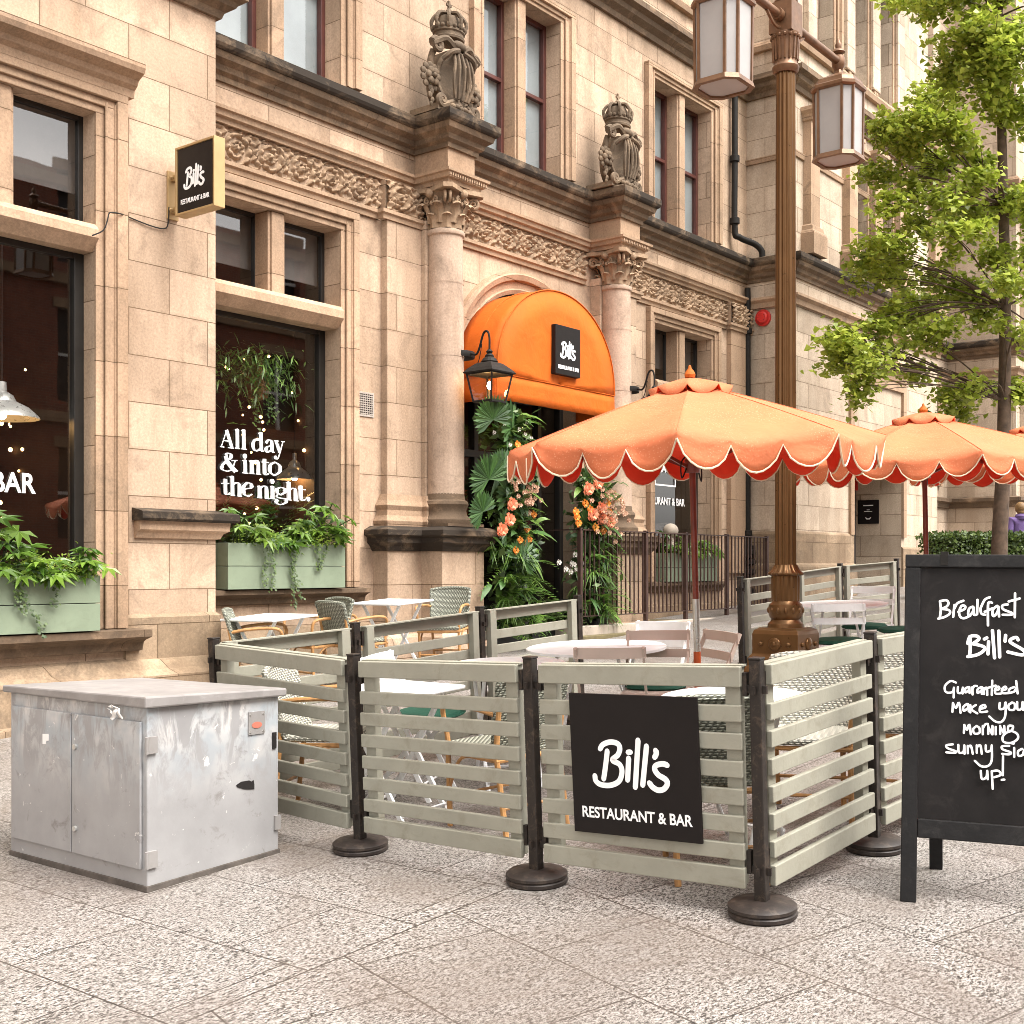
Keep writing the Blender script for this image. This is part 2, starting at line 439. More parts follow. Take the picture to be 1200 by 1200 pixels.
def granite():
    m, n, l, b = new_mat('granite_paving')
    geo = n.new('ShaderNodeNewGeometry'); P = geo.outputs['Position']
    sp = n.new('ShaderNodeSeparateXYZ'); l.new(P, sp.inputs[0])
    def mth(op, a, b=None):
        q = n.new('ShaderNodeMath'); q.operation = op
        for k, v in enumerate((a, b)):
            if v is None: continue
            if isinstance(v, (int, float)): q.inputs[k].default_value = v
            else: l.new(v, q.inputs[k])
        return q.outputs[0]
    def dot(v):
        q = n.new('ShaderNodeVectorMath'); q.operation = 'DOT_PRODUCT'; l.new(P, q.inputs[0]); q.inputs[1].default_value = v; return q.outputs['Value']
    def slabs(du, dv, ou, ov):      # columns of slabs .585 m wide with staggered cross joints
        cb = n.new('ShaderNodeCombineXYZ'); l.new(mth('ADD', dot(du), ou), cb.inputs[0]); l.new(mth('ADD', dot(dv), ov), cb.inputs[1])
        br = n.new('ShaderNodeTexBrick'); l.new(cb.outputs[0], br.inputs['Vector'])
        br.inputs['Scale'].default_value = 1; br.inputs['Brick Width'].default_value = 0.86; br.inputs['Row Height'].default_value = 0.585
        br.inputs['Mortar Size'].default_value = 0.0046; br.inputs['Mortar Smooth'].default_value = 0.2; br.offset = 0.37
        br.inputs['Color1'].default_value = (0.88, 0.87, 0.86, 1); br.inputs['Color2'].default_value = (1.06, 1.06, 1.06, 1); br.inputs['Mortar'].default_value = (0.22, 0.19, 0.17, 1)
        return br
    bA, bB = slabs((0, 1, 0), (1, 0, 0), 0.52, -0.115), slabs((.289, .957, 0), (.957, -.289, 0), 0.3, -0.36)
    zone = mth('GREATER_THAN', sp.outputs[1], 3.335)
    edge = mth('LESS_THAN', mth('ABSOLUTE', mth('SUBTRACT', sp.outputs[1], 3.335)), 0.0052)
    slab_col = mixc(n, l, edge, mixc(n, l, zone, bB.outputs['Color'], bA.outputs['Color']), (0.22, 0.19, 0.17))
    fm = n.new('ShaderNodeMix'); l.new(zone, fm.inputs[0]); l.new(bB.outputs['Fac'], fm.inputs[2]); l.new(bA.outputs['Fac'], fm.inputs[3])
    jfac = mth('MAXIMUM', fm.outputs[0], edge)
    wp = mapping(n, l, P, (1.0, 1.9, 1.0), rot=(0, 0, R(28)))
    s1 = noise(n, l, wp, 50, 5, 0.72, 0.3)
    r1 = ramp(n, [(0.375, (0.018, 0.015, 0.013)), (0.435, (0.085, 0.075, 0.068)), (0.475, (0.235, 0.22, 0.205)), (0.56, (0.365, 0.35, 0.332)), (0.70, (0.46, 0.445, 0.428))])
    l.new(s1.outputs[0], r1.inputs[0])
    s2 = noise(n, l, wp, 105, 2, 0.5)
    r2 = ramp(n, [(0.36, (0.42, 0.37, 0.33)), (0.52, g3(1.0)), (0.7, (1.10, 1.08, 1.05))]); l.new(s2.outputs[0], r2.inputs[0])
    col = mixc(n, l, 1.0, r1.outputs[0], r2.outputs[0], 'MULTIPLY')
    col = mixc(n, l, 1.0, col, slab_col, 'MULTIPLY')
    d = noise(n, l, P, 0.9, 6, 0.62, 0.6)
    dr = ramp(n, [(0.38, g3(0)), (0.64, g3(0.55))]); l.new(d.outputs[0], dr.inputs[0])
    col = mixc(n, l, dr.outputs[0], col, (0.15, 0.118, 0.10))
    gv = n.new('ShaderNodeTexVoronoi'); gv.inputs['Scale'].default_value = 2.3; l.new(P, gv.inputs['Vector'])
    gr = ramp(n, [(0.045, g3(0.6)), (0.062, g3(0))]); l.new(gv.outputs['Distance'], gr.inputs[0])
    col = mixc(n, l, gr.outputs[0], col, (0.075, 0.06, 0.052))
    l.new(col, b.inputs['Base Color'])
    rr = ramp(n, [(0.35, g3(0.62)), (0.65, g3(0.34))]); l.new(d.outputs[0], rr.inputs[0]); l.new(rr.outputs[0], b.inputs['Roughness'])
    b.inputs['Specular IOR Level'].default_value = 0.4
    inv = n.new('ShaderNodeMath'); inv.operation = 'MULTIPLY_ADD'; inv.inputs[1].default_value = -2.5
    l.new(jfac, inv.inputs[0]); l.new(s1.outputs[0], inv.inputs[2])
    bump(n, l, inv.outputs[0], b, 0.08, 0.003)
    return m
GRANITE = granite()

def cloth(name, col, trans=0.3, scale=420, spots=False):
    m, n, l, b = new_mat(name)
    tc = n.new('ShaderNodeTexCoord').outputs['Object']
    nz = noise(n, l, tc, 3.0, 5, 0.6)
    r = ramp(n, [(0.3, [c*.88 for c in col]), (0.7, [min(1, c*1.08) for c in col])]); l.new(nz.outputs[0], r.inputs[0])
    out = r.outputs[0]
    if spots:       # rain drops dried on the canopy
        v = n.new('ShaderNodeTexVoronoi'); v.inputs['Scale'].default_value = 70; l.new(tc, v.inputs['Vector'])
        rs = ramp(n, [(0.20, g3(.30)), (0.30, g3(0))]); l.new(v.outputs['Distance'], rs.inputs[0])
        mk = noise(n, l, tc, 2.2, 4); mr = ramp(n, [(0.36, g3(0)), (0.52, g3(1))]); l.new(mk.outputs[0], mr.inputs[0])
        f = n.new('ShaderNodeMath'); f.operation = 'MULTIPLY'; l.new(rs.outputs[0], f.inputs[0]); l.new(mr.outputs[0], f.inputs[1])
        out = mixc(n, l, f.outputs[0], out, (0.80, 0.47, 0.30))
    l.new(out, b.inputs['Base Color']); b.inputs['Roughness'].default_value = 0.75; b.inputs['Specular IOR Level'].default_value = 0.25
    wv = noise(n, l, tc, scale, 2); bp = bump(n, l, wv.outputs[0], b, 0.15, 0.002)
    fold = noise(n, l, tc, 4.0, 4, 0.6, 0.4); bp2 = n.new('ShaderNodeBump'); bp2.inputs['Strength'].default_value = 0.5; bp2.inputs['Distance'].default_value = 0.03
    l.new(fold.outputs[0], bp2.inputs['Height']); l.new(bp2.outputs[0], bp.inputs['Normal'])
    tr = n.new('ShaderNodeBsdfTranslucent'); l.new(out, tr.inputs['Color'])
    mx = n.new('ShaderNodeMixShader'); mx.inputs[0].default_value = trans
    l.new(b.outputs[0], mx.inputs[1]); l.new(tr.outputs[0], mx.inputs[2])
    l.new(mx.outputs[0], n['Material Output'].inputs['Surface'])
    return m
ORANGE_TOP = cloth('rain_spotted_orange_canvas', (0.62, 0.18, 0.078), 0.10, spots=True)
ORANGE = cloth('orange_canvas', (0.50, 0.13, 0.02), 0.1)
AWN = cloth('orange_awning_canvas', (0.56, 0.115, 0.009), 0.1)
RED = cloth('red_canvas_lining', (0.96, 0.075, 0.03), 0.25)
PIPING = cloth('cream_piping', (0.85, 0.70, 0.52), 0.2)

def leaf_mat(name, a, b_, trans=0.35, rough=0.45):
    m, n, l, b = new_mat(name)
    geo = n.new('ShaderNodeNewGeometry')
    r = ramp(n, [(0.0, a), (0.5, [(p+q)/2 for p, q in zip(a, b_)]), (1.0, b_)]); l.new(geo.outputs['Random Per Island'], r.inputs[0])
    tc = n.new('ShaderNodeTexCoord').outputs['Object']
    nz = noise(n, l, tc, 2.2, 3); nr = ramp(n, [(0.35, g3(0.72)), (0.65, g3(1.18))]); l.new(nz.outputs[0], nr.inputs[0])
    col = mixc(n, l, 1.0, r.outputs[0], nr.outputs[0], 'MULTIPLY')
    l.new(col, b.inputs['Base Color']); b.inputs['Roughness'].default_value = rough
    tr = n.new('ShaderNodeBsdfTranslucent'); l.new(col, tr.inputs['Color'])
    mx = n.new('ShaderNodeMixShader'); mx.inputs[0].default_value = trans
    l.new(b.outputs[0], mx.inputs[1]); l.new(tr.outputs[0], mx.inputs[2])
    l.new(mx.outputs[0], n['Material Output'].inputs['Surface'])
    return m
LEAF_TREE = leaf_mat('ginkgo_leaf', (0.20, 0.27, 0.026), (0.50, 0.57, 0.09), 0.42)
LEAF_FATSIA = leaf_mat('fatsia_leaf', (0.055, 0.125, 0.018), (0.20, 0.32, 0.045), 0.35, 0.32)
LEAF_LIME = leaf_mat('lime_leaf', (0.12, 0.20, 0.02), (0.30, 0.40, 0.06))
LEAF_IVY = leaf_mat('ivy_leaf', (0.035, 0.07, 0.015), (0.12, 0.18, 0.045), 0.25)
LEAF_PALM = leaf_mat('palm_leaf', (0.018, 0.055, 0.012), (0.065, 0.15, 0.032), 0.25)
LEAF_FERN = leaf_mat('fern_leaf', (0.04, 0.10, 0.015), (0.15, 0.26, 0.04), 0.3)
LEAF_HEDGE = leaf_mat('hedge_leaf', (0.03, 0.06, 0.012), (0.13, 0.19, 0.04), 0.25)
ROSE = leaf_mat('peach_petal', (0.80, 0.25, 0.12), (0.90, 0.42, 0.26), 0.3, 0.6)
AMBER = leaf_mat('amber_petal', (0.70, 0.20, 0.02), (0.85, 0.38, 0.06), 0.3, 0.6)
DUSTY = leaf_mat('dusty_pink_petal', (0.42, 0.22, 0.13), (0.70, 0.45, 0.32), 0.3, 0.6)
WHITEP = leaf_mat('white_petal', (0.6, 0.56, 0.5), (0.8, 0.76, 0.7), 0.3, 0.6)
BARK = simple('bark', (0.085, 0.056, 0.037), 0.9, var=0.45, vs=9, bs=30, bst=0.9)
HEDGE_CORE = simple('hedge_twigs', (0.03, 0.035, 0.015), 0.9)

SAGE = simple('sage_painted_timber', (0.283, 0.275, 0.222), 0.6, var=0.09, vs=5, bs=55, bst=0.22, dirt=(0.17, 0.15, 0.105), dirt_amt=0.4)
GREENBOX = simple('sage_green_painted_boards', (0.195, 0.238, 0.165), 0.55, var=0.10, vs=3, bs=60, bst=0.15, dirt=(0.10, 0.11, 0.07), dirt_amt=0.25)
BLACKPOLE = simple('worn_black_metal', (0.020, 0.015, 0.012), 0.5, 0.1, var=0.3, vs=14, dirt=(0.16, 0.11, 0.075), dirt_amt=0.35)
RUBBER = simple('black_rubber_base', (0.026, 0.019, 0.016), 0.5, var=0.35, vs=10, dirt=(0.15, 0.11, 0.08), dirt_amt=0.3)
SIGNBLACK = simple('black_sign_face', (0.008, 0.0055, 0.005), 0.55, spec=0.25, var=0.12, vs=4, bst=0.05)
BOARDBLACK = simple('black_stained_timber', (0.0105, 0.0098, 0.0100), 0.55, spec=0.25, var=0.35, vs=7, bs=45, bst=0.3, dirt=(0.07, 0.065, 0.06), dirt_amt=0.25)
CHALKBOARD = simple('chalkboard', (0.0110, 0.0094, 0.0092), 0.65, spec=0.2, var=0.3, vs=5, bst=0.05, dirt=(0.030, 0.026, 0.024), dirt_amt=0.5)
WHITEPAINT = simple('white_lettering', (0.88, 0.87, 0.87), 0.5, var=0.03, bst=0)
WHITEMETAL = simple('white_powder_coat', (0.84, 0.85, 0.85), 0.6, spec=0.12, var=0.06, vs=4, bst=0.03, dirt=(0.5, 0.42, 0.35), dirt_amt=0.2)
BACKLITMETAL = simple('backlit_powder_coat', (0.52, 0.42, 0.36), 0.45, var=0.06, vs=4, bst=0.03)  # pinkish backlit tone of the white chairs, put into the base colour
BAMBOO = simple('bamboo_effect_tube', (0.42, 0.22, 0.085), 0.4, var=0.3, vs=18, bst=0.05)
CUSHION = cloth('dark_green_cushion', (0.02, 0.085, 0.055), 0.0)
def wicker(name, a, b_):
    m, n, l, b = new_mat(name)
    tc = n.new('ShaderNodeTexCoord').outputs['Object']
    def wave(axis, sc):
        w = n.new('ShaderNodeTexWave'); w.bands_direction = axis; w.inputs['Scale'].default_value = sc; w.inputs['Distortion'].default_value = 0.4
        l.new(tc, w.inputs['Vector']); return w.outputs['Fac']
    ch = n.new('ShaderNodeTexChecker'); ch.inputs['Scale'].default_value = 62; l.new(mapping(n, l, tc, (1, 1, 1), loc=(.003,.003,.003)), ch.inputs['Vector'])
    mul = n.new('ShaderNodeMath'); mul.operation = 'MULTIPLY'; l.new(wave('Z', 24), mul.inputs[0]); l.new(wave('DIAGONAL', 20), mul.inputs[1])
    c = mixc(n, l, ch.outputs['Fac'], b_, a)
    dk = ramp(n, [(0.02, g3(0.35)), (0.3, g3(1))]); l.new(mul.outputs[0], dk.inputs[0])
    l.new(mixc(n, l, 1.0, c, dk.outputs[0], 'MULTIPLY'), b.inputs['Base Color']); b.inputs['Roughness'].default_value = .5
    bump(n, l, mul.outputs[0], b, 0.8, 0.004)
    return m
WICKER = wicker('sage_woven_cane', (0.36, 0.37, 0.30), (0.19, 0.20, 0.155))
WICKER_PALE = wicker('pale_woven_cane', (0.66, 0.64, 0.55), (0.34, 0.34, 0.28))
BRONZE = simple('bronze_painted_iron', (0.135, 0.068, 0.026), 0.32, 0.65, var=0.12, vs=5, bs=120, bst=0.08, dirt=(0.10, 0.048, 0.022), dirt_amt=0.3)
BRONZE_TRIM = simple('copper_lantern_frame', (0.17, 0.09, 0.048), 0.42, 0.35, var=0.25, vs=12, bst=0.1, dirt=(0.14, 0.07, 0.035), dirt_amt=0.4)
IRON = simple('black_painted_iron', (0.014, 0.012, 0.010), 0.65, 0.0, spec=0.2, var=0.3, vs=12, bst=0.15)
RUSTIRON = simple('brown_painted_railing', (0.050, 0.026, 0.020), 0.5, 0.1, var=0.35, vs=10, bst=0.1, dirt=(0.14, 0.06, 0.035), dirt_amt=0.3)
POLE_RED = simple('varnished_red_pole', (0.17, 0.028, 0.014), 0.35, var=0.25, vs=9, bst=0.05, coat=0.3)
POLE_ORANGE = simple('orange_varnished_pole', (0.42, 0.075, 0.018), 0.4, var=0.15, vs=9, bst=0.05)
CHROME = simple('brushed_steel', (0.6, 0.58, 0.55), 0.3, 0.9, var=0.1, bst=0.05)
BRASS = simple('brass_sign_frame', (0.42, 0.285, 0.135), 0.45, 0.3, var=0.12, vs=6, bst=0.06)
BROWNFRAME = simple('oxblood_window_paint', (0.085, 0.028, 0.022), 0.4, var=0.2, bst=0.05)
BLACKFRAME = simple('black_window_paint', (0.016, 0.014, 0.012), 0.4, var=0.2, bst=0.05)
REDPLASTIC = simple('red_alarm_plastic', (0.55, 0.03, 0.025), 0.4, var=0.1, bst=0.05)
GREYSTEEL = simple('grey_door_frame', (0.10, 0.09, 0.085), 0.45, 0.3, var=0.2)
GRILLE = simple('grey_vent_metal', (0.40, 0.36, 0.32), 0.5, 0.3)
LEAD = simple('dull_silver_shade', (0.55, 0.55, 0.53), 0.3, 0.6, var=0.15)
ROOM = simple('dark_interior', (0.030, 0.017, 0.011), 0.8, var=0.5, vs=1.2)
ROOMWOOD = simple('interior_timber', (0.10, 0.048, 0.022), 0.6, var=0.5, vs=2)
BLIND = simple('pale_grey_blind', (0.25, 0.285, 0.30), 0.8, var=0.2, vs=1.2, bst=0.05)
BLIND_DARK = simple('dusty_dark_blind', (0.115, 0.105, 0.10), 0.8, var=0.3, vs=1.5, bst=0.05)
SKIN = simple('skin', (0.50, 0.30, 0.21), 0.55, var=0.08, bst=0.05)
HAIR = simple('light_brown_hair', (0.17, 0.095, 0.035), 0.6, var=0.3, vs=40, bst=0.4)
PURPLE = cloth('purple_jacket_fabric', (0.125, 0.08, 0.21), 0.0)
TROUSER = simple('dark_trouser_cloth', (0.03, 0.03, 0.04), 0.8)
SHOE = simple('black_shoe', (0.02, 0.02, 0.02), 0.5)
CONCRETE = simple('pale_kerb_stone', (0.40, 0.34, 0.28), 0.8, var=0.2, vs=3, bs=40, bst=0.4, dirt=(0.15, 0.12, 0.08), dirt_amt=0.5)
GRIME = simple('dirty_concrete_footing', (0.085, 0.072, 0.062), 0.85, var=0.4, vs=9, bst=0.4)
MOSSY = simple('mossy_step_stone', (0.13, 0.105, 0.05), 0.85, var=0.4, vs=5, bs=30, bst=0.5)
BLACKTUB = simple('black_planter', (0.012, 0.012, 0.012), 0.5, var=0.2)
SOIL = simple('potting_soil', (0.02, 0.014, 0.01), 0.95)

def glass(name, refl=1.0, tint=(0.93, 0.93, 0.92)):
    m, n, l, b = new_mat(name)
    n.remove(b)
    tr = n.new('ShaderNodeBsdfTransparent'); tr.inputs[0].default_value = (*tint, 1)
    gl = n.new('ShaderNodeBsdfGlossy'); gl.inputs['Roughness'].default_value = 0.015
    tc = n.new('ShaderNodeTexCoord').outputs['Object']
    nz = noise(n, l, tc, 0.9, 2); bp = n.new('ShaderNodeBump'); bp.inputs['Strength'].default_value = 0.05; bp.inputs['Distance'].default_value = 0.02
    l.new(nz.outputs[0], bp.inputs['Height']); l.new(bp.outputs[0], gl.inputs['Normal'])
    fr = n.new('ShaderNodeLayerWeight'); fr.inputs[0].default_value = 0.5
    pw = n.new('ShaderNodeMath'); pw.operation = 'POWER'; pw.inputs[1].default_value = 4.0; l.new(fr.outputs['Facing'], pw.inputs[0])
    ml = n.new('ShaderNodeMath'); ml.operation = 'MULTIPLY_ADD'; ml.inputs[1].default_value = 0.9; ml.inputs[2].default_value = 0.125*refl; ml.use_clamp = True; l.new(pw.outputs[0], ml.inputs[0])
    mx = n.new('ShaderNodeMixShader'); l.new(ml.outputs[0], mx.inputs[0]); l.new(tr.outputs[0], mx.inputs[1]); l.new(gl.outputs[0], mx.inputs[2])
    l.new(mx.outputs[0], n['Material Output'].inputs['Surface'])
    return m
GLASS = glass('shop_window_glass')
GLASS_UP = glass('upper_window_glass', 0.75)
LAMP_GLASS = glass('lantern_glass', 0.25)
FROST = simple('frosted_lantern_glass', (0.34, 0.325, 0.315), 0.4, var=0.06, vs=5, bst=0.05)
def emis(name, col, s):
    m, n, l, b = new_mat(name)
    b.inputs['Base Color'].default_value = (*col, 1); b.inputs['Emission Color'].default_value = (*col, 1); b.inputs['Emission Strength'].default_value = s
    return m
BULB = emis('warm_bulb', (1.0, 0.56, 0.20), 40.0)
FAIRY = emis('fairy_light', (1.0, 0.55, 0.20), 4.0)

def cabinet_paint():
    m, n, l, b = new_mat('graffiti_cleaned_grey_paint')
    geo = n.new('ShaderNodeNewGeometry'); P = geo.outputs['Position']
    base = noise(n, l, P, 3.5, 6, 0.6)
    rb = ramp(n, [(0.3, (0.265, 0.262, 0.264)), (0.7, (0.335, 0.332, 0.334))]); l.new(base.outputs[0], rb.inputs[0])
    sp = n.new('ShaderNodeSeparateXYZ'); l.new(P, sp.inputs[0])
    top = n.new('ShaderNodeMapRange'); top.inputs[1].default_value = 0.30; top.inputs[2].default_value = 0.66; l.new(sp.outputs[2], top.inputs[0])
    sm = noise(n, l, mapping(n, l, P, (3.2, 3.2, 1.3)), 3.0, 7, 0.68, 0.8)
    sr = ramp(n, [(0.44, g3(0)), (0.54, g3(0.85))]); l.new(sm.outputs[0], sr.inputs[0])
    f = n.new('ShaderNodeMath'); f.operation = 'MULTIPLY'; l.new(sr.outputs[0], f.inputs[0]); l.new(top.outputs[0], f.inputs[1])
    tint = noise(n, l, P, 5, 3); tr = ramp(n, [(0.4, (0.36, 0.40, 0.43)), (0.6, (0.58, 0.565, 0.55))]); l.new(tint.outputs[0], tr.inputs[0])
    col = mixc(n, l, f.outputs[0], rb.outputs[0], tr.outputs[0])
    dk = noise(n, l, P, 8, 8, 0.7, 0.5); dr = ramp(n, [(0.60, g3(0)), (0.70, g3(0.5))]); l.new(dk.outputs[0], dr.inputs[0])
    col = mixc(n, l, dr.outputs[0], col, (0.13, 0.11, 0.10))
    fl = noise(n, l, P, 17, 5, 0.6, 0.9); fr = ramp(n, [(0.67, g3(0)), (0.69, g3(0.8))]); l.new(fl.outputs[0], fr.inputs[0])
    col = mixc(n, l, fr.outputs[0], col, (0.66, 0.64, 0.62))
    l.new(col, b.inputs['Base Color']); b.inputs['Roughness'].default_value = 0.5; b.inputs['Metallic'].default_value = 0.1
    bump(n, l, noise(n, l, P, 60, 4).outputs[0], b, 0.12, 0.003)
    return m
CABINET = cabinet_paint()
LID = simple('darker_grey_lid', (0.245, 0.23, 0.222), 0.55, 0.05, var=0.15, vs=4, bs=60, dirt=(0.36, 0.34, 0.33), dirt_amt=0.5)  # darker grey than the cabinet body, with paler blotches
PALEGREY = simple('worn_light_grey_paint', (0.25, 0.238, 0.23), 0.5, var=0.15, vs=6, dirt=(0.2, 0.17, 0.15), dirt_amt=0.35)
STICKER = simple('black_sticker', (0.015, 0.013, 0.013), 0.5)
PAPER = simple('white_paper', (0.78, 0.76, 0.74), 0.7, var=0.04)
REDLABEL = simple('faded_red_print', (0.50, 0.16, 0.11), 0.6)
# ------------------------------------------------------------------ ground
gm = MB()
xs = [-120, -40, -10, 0, 10, 20, 40, 160]; ys = [-120, -30, -8, 5.6, 8.0, 9.6, 40, 120]
gm.grid([[(x, y, gz(x, min(y, 9.6))) for x in xs] for y in ys])
o = gm.build('pavement', GRANITE); tag(o, 'speckled granite slab pavement sloping up the street', kind='structure')

# ------------------------------------------------------------------ the stone building
BLD = thing('stone_building', 'ornate tan sandstone building with columns, carved frieze and tall mullioned windows', 'building', (12.27, 9.5, gz(12.27)))
def W(mb, name, mat, parent=None, **k): return mb.build(name, mat, parent or BLD, world=True, **k)

def wall_y(mb, y, x0, x1, z0, z1, ops=()):
    """front sheet at y facing -y with openings (x0,x1,z0,z1,reveal depth); reveals go back"""
    X = sorted({x0, x1, *[o[0] for o in ops], *[o[1] for o in ops]}); Z = sorted({z0, z1, *[o[2] for o in ops], *[o[3] for o in ops]})
    X = [x for x in X if x0 <= x <= x1]; Z = [z for z in Z if z0 <= z <= z1]
    for i in range(len(X)-1):
        for j in range(len(Z)-1):
            cx, cz = (X[i]+X[i+1])/2, (Z[j]+Z[j+1])/2
            if any(o[0] < cx < o[1] and o[2] < cz < o[3] for o in ops): continue
            mb.quad((X[i],y,Z[j]), (X[i+1],y,Z[j]), (X[i+1],y,Z[j+1]), (X[i],y,Z[j+1]))
    for a, b, c, d, e in [o[:5] for o in ops]:
        mb.quad((a,y,c), (a,y,d), (a,y+e,d), (a,y+e,c)); mb.quad((b,y,c), (b,y+e,c), (b,y+e,d), (b,y,d))
        mb.quad((a,y,d), (b,y,d), (b,y+e,d), (a,y+e,d)); mb.quad((a,y,c), (a,y+e,c), (b,y+e,c), (b,y,c))
def wall_x(mb, x, y0, y1, z0, z1): mb.quad((x,y0,z0), (x,y1,z0), (x,y1,z1), (x,y0,z1))

YL, YC, YR, YF = 9.0, 9.5, 8.65, 8.0
XL, XR, XR2, XF = 7.08, 18.3, 24.9, 28.0
TOP = 13.0
W2 = (7.42, 9.10); W3 = (15.40, 17.08); U2 = (11.48, 13.06)
DCX, DR, DSP = 12.27, 1.22, 3.60
m = MB()
wall_y(m, YC, XL, XR, -1.2, TOP, [(W2[0], W2[1], 1.18, 4.97, .25), (W3[0], W3[1], 1.18, 4.97, .25), (DCX-DR, DCX+DR, -1.2, 4.9, 0.0),
      (W2[0], W2[1], 6.50, 8.55, .25), (U2[0], U2[1], 6.50, 8.55, .25), (W3[0], W3[1], 6.50, 8.55, .25),
      (W2[0], W2[1], 10.3, 12.4, .25), (U2[0], U2[1], 10.3, 12.4, .25), (W3[0], W3[1], 10.3, 12.4, .25)])
# spandrels and soffit of the door arch
N = 28
for i in range(N):
    a0, a1 = math.pi*(1-i/N), math.pi*(1-(i+1)/N)
    p0 = (DCX+DR*math.cos(a0), DSP+DR*math.sin(a0)); p1 = (DCX+DR*math.cos(a1), DSP+DR*math.sin(a1))
    m.quad((p0[0],YC,p0[1]), (p1[0],YC,p1[1]), (p1[0],YC,4.9), (p0[0],YC,4.9))
    m.quad((p0[0],YC,p0[1]), (p0[0],YC+.35,p0[1]), (p1[0],YC+.35,p1[1]), (p1[0],YC,p1[1]))
for sx in (-1, 1):
    x = DCX+sx*DR
    m.quad((x,YC,-1.2), (x,YC+.35,-1.2), (x,YC+.35,DSP), (x,YC,DSP))
W(m, 'wall', STONE)
m = MB()
wall_y(m, YL, -14, XL, -1.2, TOP, [(4.24, 5.84, .88, 5.15, .18), (0.6, 3.0, .88, 5.15, .18)])
wall_x(m, XL, YL, YC, -1.2, TOP)
W(m, 'wall', STONE)
m = MB()
wall_x(m, XR, YR, YC, -1.2, 16)
wall_y(m, YR, XR, XR2, -1.2, 16, [(20.6, 22.93, -1.2, 3.16, 1.05), (20.55, 21.25, 6.75, 8.65, .3), (21.75, 22.45, 6.75, 8.65, .3), (19.0, 19.8, 9.9, 12.2, .3), (20.55, 21.25, 9.9, 12.2, .3), (21.75, 22.45, 9.9, 12.2, .3)])
wall_x(m, XR2, YR, YC, -1.2, 16); wall_y(m, YC, XR2, XF, -1.2, 16, [(25.6, 27.2, 3.2, 5.3, .3), (25.6, 27.2, 6.8, 9.0, .3), (25.6, 27.2, 10.2, 12.6, .3)])
wall_x(m, XF, YF, YC, -1.2, 16)
wall_y(m, YF, XF, 44, -1.2, 16, [(29.2, 30.8, 2.6, 5.3, .3), (29.2, 30.8, 6.8, 9.0, .3), (32.5, 34.1, 2.6, 5.3, .3), (32.5, 34.1, 6.8, 9.0, .3), (29.2, 30.8, 10.2, 12.6, .3)])
W(m, 'wall', STONE_PALE)
m = MB(); m.box(-14, 44, 9.9, 20, 16.0, 16.3); W(m, 'roof', SOOT)

RS = [(10.26, 10.72), (13.74, 14.22)]      # the entablature breaks forward over the two columns
YB = 8.99
path_c = [(XL, YC)]
for a, b in RS: path_c += [(a, YC), (a, YB), (b, YB), (b, YC)]
path_r = [(XR, YC), (XR, YR), (XR2, YR), (XR2, YC), (XF, YC), (XF, YF), (44, YF)]
full = path_c + path_r
plain = [(-14, YL), (XL, YL), (XL, YC)] + path_r
m = MB(); m.sweep(full, [(0,6.05),(.03,6.05),(.035,6.10),(.075,6.13),(.09,6.18),(.15,6.22),(.17,6.278),(0,6.278)]); W(m, 'cornice', SOOTLITE)
m = MB(); m.sweep([(-14, YL), (XL, YL), (XL, YC-.02)], [(0,6.36),(.04,6.36),(.06,6.42),(.13,6.46),(.15,6.50),(.21,6.53),(.21,6.60),(0,6.66)]); W(m, 'cornice', SOOTLITE)
m = MB(); m.sweep(full, [(0,6.28),(.18,6.28),(.20,6.30),(.215,6.33),(.215,6.40),(.19,6.415),(0,6.46)]); W(m, 'cornice', SOOT)
pc = path_c + [(XR, YC)]
m = MB(); m.sweep(pc, [(0,5.645),(.05,5.645),(.055,5.69),(.09,5.70),(.10,5.745),(.125,5.755),(.13,5.785),(0,5.81)]); W(m, 'architrave', TRIM)
m = MB()
for a, b in RS:       # impost blocks with dentils over each capital
    m.box(a, b, YB, YC-.002, 5.66, 6.06)
    for k in range(16): m.box(a-.085+k*.0405, a-.065+k*.0405, YB-.112, YB-.09, 5.705, 5.74)
    W(m, 'impost_block', TRIM, bevel=.004); m = MB()
# string courses above
m = MB(); m.sweep(plain, [(0,9.05),(.05,9.05),(.07,9.12),(.15,9.18),(.17,9.24),(.25,9.28),(.25,9.36),(0,9.44)]); W(m, 'string_course', SOOTLITE)
m = MB(); m.sweep(plain, [(0,9.80),(.08,9.80),(.10,9.88),(.06,9.95),(0,9.97)]); W(m, 'string_course', TRIM)
m = MB(); m.sweep(path_r, [(0,5.62),(.05,5.62),(.06,5.70),(.12,5.74),(.12,5.78),(0,5.81)]); W(m, 'string_course', TRIM)
m = MB(); m.sweep(path_r[:2]+[(20.6, YR)], [(0,1.98),(.025,1.965),(.04,1.94),(.04,-1.0),(0,-1.0)]); W(m, 'plinth', PLINTH); m = MB(); m.sweep([(22.93, YR)]+path_r[2:], [(0,1.78),(.025,1.765),(.04,1.74),(.04,-1.0),(0,-1.0)]); W(m, 'plinth', PLINTH)
m = MB(); m.sweep(path_r[:2]+[(20.6, YR)], [(.04,1.46),(.09,1.43),(.10,1.40),(.10,-1.0),(.04,-1.0)]); W(m, 'plinth', PLINTH)
